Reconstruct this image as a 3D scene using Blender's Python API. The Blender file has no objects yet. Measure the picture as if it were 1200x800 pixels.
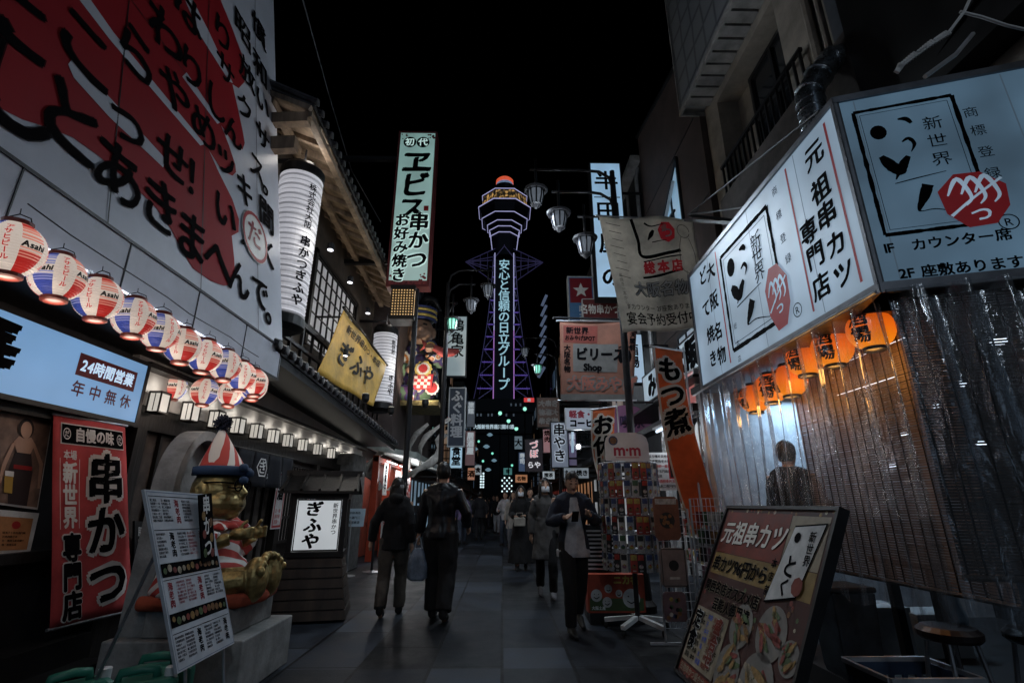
import bpy, bmesh, math, random
from math import sin, cos, pi, radians, sqrt, atan2
from mathutils import Vector as V, Matrix, noise
SC = bpy.context.scene
COL = SC.collection
rnd = random.Random(11)

# ---------------------------------------------------------------- camera, sky, exposure
FPX = 581.0; PITCH = radians(18.1); YAW = radians(1.0); EYE = 1.3
cam_d = bpy.data.cameras.new('camera'); cam = bpy.data.objects.new('camera', cam_d); COL.objects.link(cam)
cam_d.sensor_width = 36.0; cam_d.lens = 36.0 * FPX / 1200.0; cam_d.clip_end = 2000; cam_d.clip_start = 0.05
cam.location = (0, 0, EYE); cam.rotation_euler = (radians(90) + PITCH, 0, -YAW)
SC.camera = cam
wd = bpy.data.worlds.new('World'); SC.world = wd; wd.use_nodes = True
_n = wd.node_tree.nodes; _l = wd.node_tree.links
_sky = _n.new('ShaderNodeTexSky'); _sky.sky_type = 'NISHITA'; _sky.sun_disc = False
_sky.sun_elevation = radians(-6); _sky.sun_rotation = radians(140)
_bg = _n['Background']; _l.new(_sky.outputs[0], _bg.inputs[0]); _bg.inputs[1].default_value = 0.012
sun_d = bpy.data.lights.new('city_glow', 'SUN'); sun = bpy.data.objects.new('city_glow', sun_d); COL.objects.link(sun)
sun_d.energy = 0.13; sun_d.angle = radians(40); sun_d.color = (0.55, 0.74, 1.0)
sun.rotation_euler = V((-.24, .90, -.36)).to_track_quat('-Z', 'Y').to_euler()
vs = SC.view_settings; vs.view_transform = 'Standard'; vs.look = 'None'; vs.exposure = 0.0; vs.gamma = 1.0
try: vs.use_curve_mapping = False
except Exception: pass
SC.render.engine = 'CYCLES'
cy = SC.cycles
cy.use_denoising = True
try: cy.denoiser = 'OPENIMAGEDENOISE'
except Exception: pass
cy.max_bounces = 6; cy.diffuse_bounces = 2; cy.glossy_bounces = 3; cy.transmission_bounces = 4; cy.transparent_max_bounces = 14
cy.caustics_reflective = False; cy.caustics_refractive = False; cy.sample_clamp_indirect = 3.0; cy.sample_clamp_direct = 0
cy.use_adaptive_sampling = True; cy.adaptive_threshold = 0.015

# ---------------------------------------------------------------- sight lines: a pixel of the 1200x800 photograph to a point in the street
def ray(u, v):
    r = (u - 600) / FPX; p = (400 - v) / FPX
    y = cos(PITCH) - p * sin(PITCH); z = sin(PITCH) + p * cos(PITCH)
    return V((r * cos(YAW) + y * sin(YAW), -r * sin(YAW) + y * cos(YAW), z))
EYEP = V((0, 0, EYE))
def at_x(u, v, x): d = ray(u, v); return EYEP + d * (x / d.x)
def at_y(u, v, y): d = ray(u, v); return EYEP + d * (y / d.y)
def at_z(u, v, z): d = ray(u, v); return EYEP + d * ((z - EYE) / d.z)
def at_plane(u, v, o, n):
    d = ray(u, v); return EYEP + d * ((o - EYEP).dot(n) / d.dot(n))

# ---------------------------------------------------------------- materials
def s2l(c): return tuple(((x / 255) / 12.92 if x <= 10 else (((x / 255) + .055) / 1.055) ** 2.4) for x in c)
_mc = {}
def mat(name, col, rough=0.6, metal=0.0, emit=None, es=0.0, var=0.25, scale=6.0, bump=0.0, bscale=40.0, alpha=1.0, spec=0.3, stretch=(1, 1, 1), streak=0.0):
    if name in _mc: return _mc[name]
    m = bpy.data.materials.new(name); m.use_nodes = True; _mc[name] = m
    nt = m.node_tree; b = nt.nodes['Principled BSDF']
    b.inputs['Roughness'].default_value = rough; b.inputs['Metallic'].default_value = metal
    b.inputs['Specular IOR Level'].default_value = spec
    tc = nt.nodes.new('ShaderNodeTexCoord'); mp = nt.nodes.new('ShaderNodeMapping'); mp.inputs['Scale'].default_value = stretch
    nt.links.new(tc.outputs['Object'], mp.inputs[0])
    if var > 0:
        nz = nt.nodes.new('ShaderNodeTexNoise'); nz.inputs['Scale'].default_value = scale; nz.inputs['Detail'].default_value = 6; nz.inputs['Roughness'].default_value = .65
        nt.links.new(mp.outputs[0], nz.inputs['Vector'])
        rp = nt.nodes.new('ShaderNodeValToRGB')
        lo = tuple(max(0, c * (1 - var * 1.6)) for c in col) + (1,); hi = tuple(min(1, c * (1 + var)) for c in col) + (1,)
        rp.color_ramp.elements[0].position = .3; rp.color_ramp.elements[0].color = lo
        rp.color_ramp.elements[1].position = .7; rp.color_ramp.elements[1].color = hi
        nt.links.new(nz.outputs['Fac'], rp.inputs[0]); nt.links.new(rp.outputs[0], b.inputs['Base Color'])
        mr = nt.nodes.new('ShaderNodeMapRange'); mr.inputs[3].default_value = max(.03, rough - .15); mr.inputs[4].default_value = min(1, rough + .15)
        nt.links.new(nz.outputs['Fac'], mr.inputs[0]); nt.links.new(mr.outputs[0], b.inputs['Roughness'])
    else:
        b.inputs['Base Color'].default_value = tuple(col) + (1,)
    if bump > 0:
        n2 = nt.nodes.new('ShaderNodeTexNoise'); n2.inputs['Scale'].default_value = bscale; n2.inputs['Detail'].default_value = 4
        nt.links.new(mp.outputs[0], n2.inputs['Vector'])
        bp = nt.nodes.new('ShaderNodeBump'); bp.inputs['Strength'].default_value = bump; bp.inputs['Distance'].default_value = .02
        nt.links.new(n2.outputs['Fac'], bp.inputs['Height']); nt.links.new(bp.outputs[0], b.inputs['Normal'])
    if emit is not None:
        b.inputs['Emission Strength'].default_value = es
        if streak > 0:     # uneven tubes behind the face of a light box
            n3 = nt.nodes.new('ShaderNodeTexNoise'); n3.inputs['Scale'].default_value = 1.7; n3.inputs['Detail'].default_value = 2
            nt.links.new(tc.outputs['Object'], n3.inputs['Vector'])
            r3 = nt.nodes.new('ShaderNodeValToRGB'); r3.color_ramp.elements[0].position = .25; r3.color_ramp.elements[1].position = .75
            r3.color_ramp.elements[0].color = tuple(c * (1 - streak) for c in emit) + (1,); r3.color_ramp.elements[1].color = tuple(emit) + (1,)
            nt.links.new(n3.outputs['Fac'], r3.inputs[0]); nt.links.new(r3.outputs[0], b.inputs['Emission Color'])
        else:
            b.inputs['Emission Color'].default_value = tuple(emit) + (1,)
    b.inputs['Alpha'].default_value = alpha
    return m
def glow(name, rgb, k=1.0, streak=0.25, base=None):
    c = s2l(rgb); return mat(name, base or (.5, .5, .5), .4, emit=c, es=k, var=0, streak=streak)

def flicker(m, lo, hi):     # every lamp of a kind burns a little differently
    nt = m.node_tree; b = nt.nodes['Principled BSDF']; oi = nt.nodes.new('ShaderNodeObjectInfo'); mr = nt.nodes.new('ShaderNodeMapRange'); k = b.inputs['Emission Strength'].default_value
    mr.inputs[3].default_value = lo * k; mr.inputs[4].default_value = hi * k; nt.links.new(oi.outputs['Random'], mr.inputs[0]); nt.links.new(mr.outputs[0], b.inputs['Emission Strength'])
def wood(name, col, rough=.6): return mat(name, col, rough, var=.45, scale=5, bump=.25, bscale=30, stretch=(1, 1, .12))
M = {}
M['dark'] = mat('dark_paint', (.012, .012, .014), .5, var=.4)
M['black'] = mat('black_paint', (.008, .008, .009), .45, var=.3)
M['ink'] = mat('black_ink', (.003, .003, .004), .9, var=0, spec=.05)
M['white'] = mat('white_paint', (.72, .72, .70), .5, var=.12, scale=4)
M['dirtywhite'] = mat('weathered_white', (.50, .50, .49), .6, var=.3, scale=3)
M['red'] = mat('red_paint', (.30, .018, .018), .5, var=.15)
M['bluep'] = mat('blue_paint', (.03, .07, .35), .5, var=.15)
M['gold'] = mat('gold_leaf', (.34, .26, .11), .42, .8, var=.5, scale=7, bump=.3, bscale=26)
M['wood'] = wood('old_wood', (.045, .032, .024)); M['woodd'] = wood('dark_wood', (.009, .007, .006), .5)
M['woodl'] = wood('pale_wood', (.26, .18, .12))
M['steel'] = mat('steel', (.45, .46, .48), .35, .9, var=.2)
M['alu'] = mat('aluminium', (.55, .56, .58), .45, .7, var=.2)
M['iron'] = mat('cast_iron', (.012, .012, .014), .45, .3, var=.3)
M['tile'] = mat('grey_roof_tile', (.05, .05, .055), .4, var=.4, scale=9)
M['plaster'] = mat('beige_plaster', (.22, .20, .175), .8, var=.25, scale=2.5, bump=.2)
M['brown'] = mat('brown_cladding', (.06, .045, .042), .7, var=.3, scale=2, bump=.1)
M['concrete'] = mat('concrete', (.24, .24, .24), .8, var=.3, scale=3, bump=.2)
M['stone'] = mat('pale_stone', (.22, .225, .22), .6, var=.35, scale=4, bump=.15)
M['cloth'] = mat('grey_cloth', (.62, .58, .52), .85, var=.3, scale=2.2, bump=.6, bscale=7)
M['orange'] = mat('orange_cloth', (.62, .15, .05), .8, var=.2, scale=3, bump=.15, bscale=10)
M['glass'] = mat('dark_glass', (.01, .012, .015), .08, var=0, spec=.8)
def sheer(m, k):      # cloth that lets some light through
    nt = m.node_tree; b = nt.nodes['Principled BSDF']; out = [x for x in nt.nodes if x.type == 'OUTPUT_MATERIAL'][0]
    t = nt.nodes.new('ShaderNodeBsdfTranslucent'); mx = nt.nodes.new('ShaderNodeMixShader'); mx.inputs[0].default_value = k
    src = b.inputs['Base Color'].links[0].from_socket if b.inputs['Base Color'].links else None
    if src: nt.links.new(src, t.inputs[0])
    nt.links.new(b.outputs[0], mx.inputs[1]); nt.links.new(t.outputs[0], mx.inputs[2]); nt.links.new(mx.outputs[0], out.inputs[0])
sheer(M['cloth'], .6); sheer(M['orange'], .35)
M['skin'] = mat('skin', (.42, .25, .17), .55, var=.1)
M['hair'] = mat('black_hair', (.010, .008, .007), .4, var=.5, scale=25, stretch=(1, 1, .15), bump=.3)
M['rubber'] = mat('rubber', (.012, .012, .012), .7, var=.3)

# ---------------------------------------------------------------- mesh builder
class Fr:
    def __init__(s, o, ex, ey):
        s.o = V(o); s.ex = V(ex).normalized(); s.ey = V(ey).normalized(); s.n = s.ex.cross(s.ey).normalized()
    def __call__(s, u, v, w=0): return s.o + s.ex * u + s.ey * v + s.n * w
    def inv(s, p): d = V(p) - s.o; return d.dot(s.ex), d.dot(s.ey)

EACH = set('leg post pillar tube_light foot castor light_strip light_column window bracket drain_pipe rim ring clip bulb rod step beam stay wall_panel slat strip strut gable_beam lit_window window_rail_bar spectacles canopy_beam light_column crown_light ledge stretcher handle side_panel screen mast plinth frame_bar seal awning_bar rail_bar'.split())
class MB:
    def __init__(s, m=None): s.v = []; s.f = []; s.k = []; s.m = m; s.cuts = []
    def add(s, pts, faces, m=None):
        b = len(s.v); s.cuts.append((b, len(s.f))); s.v.extend(tuple(p) for p in pts)
        for f in faces: s.f.append([b + i for i in f]); s.k.append(m or s.m)
        return s
    def quad(s, a, b, c, d, m=None): return s.add([a, b, c, d], [(0, 1, 2, 3)], m)
    def box(s, x0, x1, y0, y1, z0, z1, m=None, X=None):
        P = [(x0, y0, z0), (x1, y0, z0), (x1, y1, z0), (x0, y1, z0), (x0, y0, z1), (x1, y0, z1), (x1, y1, z1), (x0, y1, z1)]
        if X is not None: P = [X(*p) if not isinstance(X, Matrix) else X @ V(p) for p in P]
        return s.add(P, [(0, 3, 2, 1), (4, 5, 6, 7), (0, 1, 5, 4), (1, 2, 6, 5), (2, 3, 7, 6), (3, 0, 4, 7)], m)
    def bar(s, a, b, w, h=None, m=None, up=V((0, 0, 1))):
        a = V(a); b = V(b); d = (b - a).normalized(); h = h or w
        if abs(d.dot(up)) > .98: up = V((1, 0, 0))
        x = d.cross(up).normalized() * w / 2; y = x.normalized().cross(d).normalized() * h / 2
        P = [a - x - y, a + x - y, a + x + y, a - x + y, b - x - y, b + x - y, b + x + y, b - x + y]
        return s.add(P, [(0, 1, 2, 3), (7, 6, 5, 4), (0, 4, 5, 1), (1, 5, 6, 2), (2, 6, 7, 3), (3, 7, 4, 0)], m)
    def tube(s, path, r, n=8, m=None, cap=True):
        path = [V(p) for p in path]; N = len(path); rs = r if isinstance(r, (list, tuple)) else [r] * N
        P = []; F = []; px = None
        for i, p in enumerate(path):
            d = (path[min(i + 1, N - 1)] - path[max(i - 1, 0)]).normalized()
            if px is None: px = d.orthogonal().normalized()
            px = (px - d * px.dot(d)).normalized(); py = d.cross(px)
            ri = rs[i]; ra, rb = ri if isinstance(ri, tuple) else (ri, ri)
            for j in range(n):
                a = 2 * pi * j / n; P.append(p + px * cos(a) * ra + py * sin(a) * rb)
        for i in range(N - 1):
            for j in range(n):
                j2 = (j + 1) % n; F.append((i * n + j, i * n + j2, (i + 1) * n + j2, (i + 1) * n + j))
        if cap: F.append(tuple(range(n - 1, -1, -1))); F.append(tuple((N - 1) * n + j for j in range(n)))
        return s.add(P, F, m)
    def loft(s, rings, m=None, cap=True):
        n = len(rings[0]); P = [p for r in rings for p in r]; F = []
        for i in range(len(rings) - 1):
            for j in range(n):
                j2 = (j + 1) % n; F.append((i * n + j, i * n + j2, (i + 1) * n + j2, (i + 1) * n + j))
        if cap: F.append(tuple(range(n - 1, -1, -1))); F.append(tuple((len(rings) - 1) * n + j for j in range(n)))
        return s.add(P, F, m)
    def lathe(s, prof, c=(0, 0, 0), n=20, m=None, X=None, cap=True, sy=1.0):
        rings = []
        for r, z in prof:
            ring = [V((r * cos(2 * pi * j / n), r * sy * sin(2 * pi * j / n), z)) for j in range(n)]
            rings.append([(X @ p if X is not None else p) + V(c) for p in ring])
        return s.loft(rings, m, cap)
    def ball(s, c, rx, ry=None, rz=None, n=14, k=8, m=None):
        ry = ry or rx; rz = rz or rx; c = V(c); rings = []
        for i in range(k + 1):
            a = -pi / 2 + pi * (i + .02) / (k + .04); rings.append([c + V((rx * cos(a) * cos(2 * pi * j / n), ry * cos(a) * sin(2 * pi * j / n), rz * sin(a))) for j in range(n)])
        return s.loft(rings, m)
    def prism(s, poly, fr, w0, w1, m=None):
        n = len(poly); P = [fr(u, v, w0) for u, v in poly] + [fr(u, v, w1) for u, v in poly]
        F = [tuple(range(n - 1, -1, -1)), tuple(range(n, 2 * n))] + [(i, (i + 1) % n, n + (i + 1) % n, n + i) for i in range(n)]
        return s.add(P, F, m)
    def grid(s, fn, nu, nv, m=None, thick=0.0):
        P = [V(fn(i / nu, j / nv)) for j in range(nv + 1) for i in range(nu + 1)]
        F = [(j * (nu + 1) + i, j * (nu + 1) + i + 1, (j + 1) * (nu + 1) + i + 1, (j + 1) * (nu + 1) + i) for j in range(nv) for i in range(nu)]
        if thick:
            b = len(P)
            nrm = (P[nu] - P[0]).cross(P[-1] - P[0]).normalized() * -thick
            P2 = [p + nrm for p in P]; F2 = [tuple(b + i for i in reversed(f)) for f in F]
            W = nu + 1; edge = list(range(nu)) + [nu + W * j for j in range(nv)] + [nv * W + i for i in range(nu, 0, -1)] + [W * j for j in range(nv, 0, -1)]
            F3 = [(edge[(i + 1) % len(edge)], edge[i], b + edge[i], b + edge[(i + 1) % len(edge)]) for i in range(len(edge))]
            return s.add(P + P2, F + F2 + F3, m)
        return s.add(P, F, m)
    def build(s, name, parent=None, smooth=False, world=True, bevel=0.0, weld=False):
        if parent is not None and name in EACH and 1 < len(s.cuts) <= 100:      # every piece a part of its own
            cs = s.cuts + [(len(s.v), len(s.f))]
            for (v0, f0), (v1, f1) in zip(cs, cs[1:]):
                q = MB(); q.v = s.v[v0:v1]; q.f = [[i - v0 for i in f] for f in s.f[f0:f1]]; q.k = s.k[f0:f1]; last = q.build(name, parent, smooth, world, bevel)
            return last
        me = bpy.data.meshes.new(name)
        o = bpy.data.objects.new(name, me); COL.objects.link(o)
        off = V((0, 0, 0))
        if parent is not None:
            o.parent = parent
            if world:
                q = parent
                while q is not None: off += q.location; q = q.parent
        elif world and s.v:
            xs = [p[0] for p in s.v]; ys = [p[1] for p in s.v]; zs = [p[2] for p in s.v]
            off = V(((min(xs) + max(xs)) / 2, (min(ys) + max(ys)) / 2, min(zs))); o.location = off
        me.from_pydata([V(p) - off for p in s.v], [], s.f)
        ms = []
        for k in s.k:
            if k not in ms: ms.append(k)
        for k in ms: me.materials.append(k)
        ix = {k: i for i, k in enumerate(ms)}
        me.polygons.foreach_set('material_index', [ix[k] for k in s.k])
        if smooth: me.polygons.foreach_set('use_smooth', [True] * len(me.polygons))
        me.update()
        if bevel:
            b = o.modifiers.new('bevel', 'BEVEL'); b.width = bevel; b.segments = 2; b.limit_method = 'ANGLE'; b.angle_limit = radians(40)
        return o

# ---------------------------------------------------------------- lettering
_gc = {}
def glyph(ch):
    if ch not in _gc:
        cu = bpy.data.curves.new('glyph', 'FONT'); cu.body = ch; cu.size = 1; cu.resolution_u = 3
        ob = bpy.data.objects.new('glyph', cu); me = ob.to_mesh()
        pv = [(v.co.x, v.co.y) for v in me.vertices]; pf = [tuple(p.vertices) for p in me.polygons]
        ob.to_mesh_clear(); bpy.data.objects.remove(ob); bpy.data.curves.remove(cu)
        xs = [p[0] for p in pv] or [0]
        _gc[ch] = (pv, pf, min(xs), max(xs))
    return _gc[ch]
class Sheet(MB):
    """flat artwork in (u, v); layers stand off the panel by steps of a few mm; mapped into space by fn(u, v, w)"""
    def __init__(s, fn, step=.003): super().__init__(); s.fn = fn; s.step = step
    def put(s, pts, faces, m, layer): return s.add([s.fn(u, v, layer * s.step) for u, v in pts], faces, m)
    def rect(s, x0, y0, x1, y1, m, layer=1, nu=1, nv=1):
        if not isinstance(s.fn, Fr) and nu == nv == 1: nu = max(1, int(abs(x1 - x0) / .06)); nv = max(1, int(abs(y1 - y0) / .06))
        if nu * nv > 1500: nu = nv = 20
        P = [(x0 + (x1 - x0) * i / nu, y0 + (y1 - y0) * j / nv) for j in range(nv + 1) for i in range(nu + 1)]
        W = nu + 1
        return s.put(P, [(j * W + i, j * W + i + 1, (j + 1) * W + i + 1, (j + 1) * W + i) for j in range(nv) for i in range(nu)], m, layer)
    def frame(s, x0, y0, x1, y1, t, m, layer=1):
        s.rect(x0, y0, x1, y0 + t, m, layer); s.rect(x0, y1 - t, x1, y1, m, layer)
        s.rect(x0, y0 + t, x0 + t, y1 - t, m, layer); s.rect(x1 - t, y0 + t, x1, y1 - t, m, layer)
    def poly(s, pts, m, layer=1): return s.put(pts, [tuple(range(len(pts)))], m, layer)
    def disc(s, x, y, r, m, layer=1, n=22, ry=None):
        return s.poly([(x + r * cos(2 * pi * i / n), y + (ry or r) * sin(2 * pi * i / n)) for i in range(n)], m, layer)
    def ring(s, x, y, r0, r1, m, layer=1, n=26):
        P = [(x + r * cos(2 * pi * i / n), y + r * sin(2 * pi * i / n)) for r in (r0, r1) for i in range(n)]
        return s.put(P, [(i, (i + 1) % n, n + (i + 1) % n, n + i) for i in range(n)][::1], m, layer)
    def ch(s, c, x, y, size, m, layer=2, bold=.02, rot=0.0, sx=1.0, rough=0.0, shear=0.0):
        """one character centred on (x, y)"""
        pv, pf, x0, x1 = glyph(c)
        if not pv: return
        cx = .5 if ord(c) > 0x2000 else (x0 + x1) / 2
        cyy = .36
        P = []
        sd = rnd.random() * 50
        for a, b in pv:
            if rough:
                q = noise.noise_vector((a * 2.6 + sd, b * 2.6, sd)); a += q.x * rough; b += q.y * rough
                q = noise.noise_vector((a * 9 + sd, b * 9, sd)); a += q.x * rough * .35; b += q.y * rough * .35
            a -= cx; b -= cyy
            a = (a + b * shear) * sx
            P.append((a, b))
        # weight: the outline is laid down several times, a pen's width apart (a broad slanted nib for brush writing)
        if bold <= 0: offs = [(0, 0)]
        elif rough and bold < .075: offs = [(0, 0)] + [(bold * k * .85, bold * k * .62) for k in (-1, -.5, .5, 1)] + [(.3 * bold, -.4 * bold), (-.3 * bold, .4 * bold)]
        else:
            n = 4 if size < .10 else (6 if bold < .04 else 10); offs = [(0, 0)] + [(bold * cos(2 * pi * (k + .5) / n), bold * sin(2 * pi * (k + .5) / n)) for k in range(n)]
            if bold > .075: offs += [(.5 * bold * cos(2 * pi * k / 6), .5 * bold * sin(2 * pi * k / 6)) for k in range(6)]
        cr, sr = cos(rot), sin(rot)
        for i, (ox, oy) in enumerate(offs):
            s.put([(x + size * ((a + ox * sx) * cr - (b + oy) * sr), y + size * ((a + ox * sx) * sr + (b + oy) * cr)) for a, b in P], pf, m, layer + i * .03)
    def line(s, t, x, y, size, m, layer=2, bold=.02, sx=1.0, rough=0.0, pitch=1.0, shear=0.0, anchor='l'):
        adv = []
        for c in t:
            g = glyph(c)
            adv.append(size * sx * pitch * (1.0 if ord(c) > 0x2000 else ((g[3] - g[2]) + .1 if g[0] else .35)))
        X = x - (sum(adv) / 2 if anchor == 'c' else 0)
        for c, a in zip(t, adv):
            s.ch(c, X + a / 2, y, size, m, layer, bold, 0, sx, rough, shear); X += a
    def col(s, t, x, y, size, m, layer=2, bold=.02, sx=1.0, rough=0.0, pitch=1.0):
        """vertical writing, y is the top"""
        for i, c in enumerate(t):
            s.ch(c, x, y - size * pitch * (i + .5), size, m, layer, bold, -pi / 2 if c in 'ー～' else 0, sx, rough)
    def outl(s, f, t, x, y, size, mi, mo, layer=2, bold=.02, out=.06, **k):
        getattr(s, f)(t, x, y, size, mo, layer, bold + out, **k)
        getattr(s, f)(t, x, y, size, mi, layer + 1, bold, **k)
    def stroke(s, pts, m, layer=2):
        """brush stroke through (x, y, width)"""
        q = []
        for i in range(len(pts) - 1):
            p0 = pts[max(0, i - 1)]; p1 = pts[i]; p2 = pts[i + 1]; p3 = pts[min(len(pts) - 1, i + 2)]
            for k in range(6):
                t = k / 6
                q.append(tuple(.5 * (2 * p1[j] + (p2[j] - p0[j]) * t + (2 * p0[j] - 5 * p1[j] + 4 * p2[j] - p3[j]) * t * t + (3 * p1[j] - p0[j] - 3 * p2[j] + p3[j]) * t ** 3) for j in range(3)))
        q.append(tuple(pts[-1])); L = []; R = []
        for i, (x, y, w) in enumerate(q):
            a = q[max(0, i - 1)]; b = q[min(len(q) - 1, i + 1)]
            dx, dy = b[0] - a[0], b[1] - a[1]; d = sqrt(dx * dx + dy * dy) or 1
            w = max(w, .002) * (.5 + .07 * noise.noise((x * 60, y * 60, 3)))
            L.append((x - dy / d * w, y + dx / d * w)); R.append((x + dy / d * w, y - dx / d * w))
        n = len(q)
        s.put(L + R, [(i, n + i, n + i + 1, i + 1) for i in range(n - 1)], m, layer)
    def scrawl(s, x0, y0, x1, y1, m, rows, layer=2, seed=0, chars='串焼鶏豚海老貝卵玉葱茄子蓮根牛肉烏賊円丼酒麦水各種一本百二十', fill=.9, size=None):
        """lines of small print, too small in the photograph to read"""
        r = random.Random(seed); h = (y1 - y0) / rows; sz = size or h * .8
        for i in range(rows):
            x = x0; y = y1 - h * (i + .5); stop = x0 + (x1 - x0) * (fill if r.random() < .7 else .6)
            while x < stop - sz * .5:
                s.ch(r.choice(chars), x + sz / 2, y, sz, m, layer, .015); x += sz * .95

# ---------------------------------------------------------------- things and parts
def tag(o, label=None, cat=None, group=None, kind=None):
    if label: o['label'] = label
    if cat: o['category'] = cat
    if group: o['group'] = group
    if kind: o['kind'] = kind
    return o
def thing(name, label, cat, loc=(0, 0, 0), rz=0.0, group=None):
    o = bpy.data.objects.new(name, None); COL.objects.link(o); o.location = loc; o.rotation_euler = (0, 0, rz); o.empty_display_size = .1
    return tag(o, label, cat, group)
def dup(root, loc=None, rz=None, label=None, group=None, sc=None):
    r = root.copy(); COL.objects.link(r)
    if loc is not None: r.location = loc
    if rz is not None: r.rotation_euler = (0, 0, rz)
    if sc is not None: r.scale = (sc,) * 3
    if label: r['label'] = label
    if group: r['group'] = group
    for c in [x for x in root.children]:
        d = c.copy(); COL.objects.link(d); d.parent = r
        for g in c.children:
            e = g.copy(); COL.objects.link(e); e.parent = d
    return r
def lamp(name, kind, loc, e, col, parent, size=.1, rot=None, spot=None):
    d = bpy.data.lights.new(name, kind); o = bpy.data.objects.new(name, d); COL.objects.link(o)
    d.energy = e; d.color = col
    if kind == 'AREA': d.size = size
    else: d.shadow_soft_size = size
    if spot: d.spot_size = spot; d.spot_blend = .6
    off = V((0, 0, 0)); q = parent
    while q is not None: off += q.location; q = q.parent
    o.location = V(loc) - off
    if rot: o.rotation_euler = rot
    o.parent = parent
    return o
WORK = bpy.data.scenes.new('work')    # a scratch scene for evaluating modifiers, removed at the end
def remesh(o, vox, smooth=2, relax=.5):
    m = o.modifiers.new('r', 'REMESH'); m.mode = 'VOXEL'; m.voxel_size = vox; m.use_smooth_shade = True
    if smooth:
        sm = o.modifiers.new('s', 'SMOOTH'); sm.iterations = smooth; sm.factor = relax
    q = bpy.data.objects.new('work', o.data); WORK.collection.objects.link(q)
    for k in o.modifiers:
        w = q.modifiers.new(k.name, k.type)
        if k.type == 'REMESH': w.mode = 'VOXEL'; w.voxel_size = vox; w.use_smooth_shade = True
        else: w.iterations = smooth; w.factor = relax
    vl = WORK.view_layers[0]; vl.update(); dg = vl.depsgraph; me = bpy.data.meshes.new_from_object(q.evaluated_get(dg))
    bpy.data.objects.remove(q)
    mats = list(o.data.materials); old = o.data; o.modifiers.clear(); o.data = me; me.name = o.name
    me.materials.clear()
    for k in mats: me.materials.append(k)
    me.polygons.foreach_set('use_smooth', [True] * len(me.polygons)); bpy.data.meshes.remove(old)
    return o
def sign_box(root, fr, w, h, depth, face_m, frame_m, ft=.03, frame_name='frame', face_name='face'):
    """light box or board: face at w=0 looking along fr.n, case behind it, rim standing 8 mm proud"""
    MB(face_m).box(0, w, 0, h, -depth * .5, 0, X=fr).build(face_name, root)
    b = MB(frame_m)
    b.box(-ft, 0, -ft, h + ft, -depth, .008, X=fr); b.box(w, w + ft, -ft, h + ft, -depth, .008, X=fr)
    b.box(0, w, -ft, 0, -depth, .008, X=fr); b.box(0, w, h, h + ft, -depth, .008, X=fr)
    b.box(0, w, 0, h, -depth, -depth * .5 - .004, X=fr)
    b.build(frame_name, root)
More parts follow.
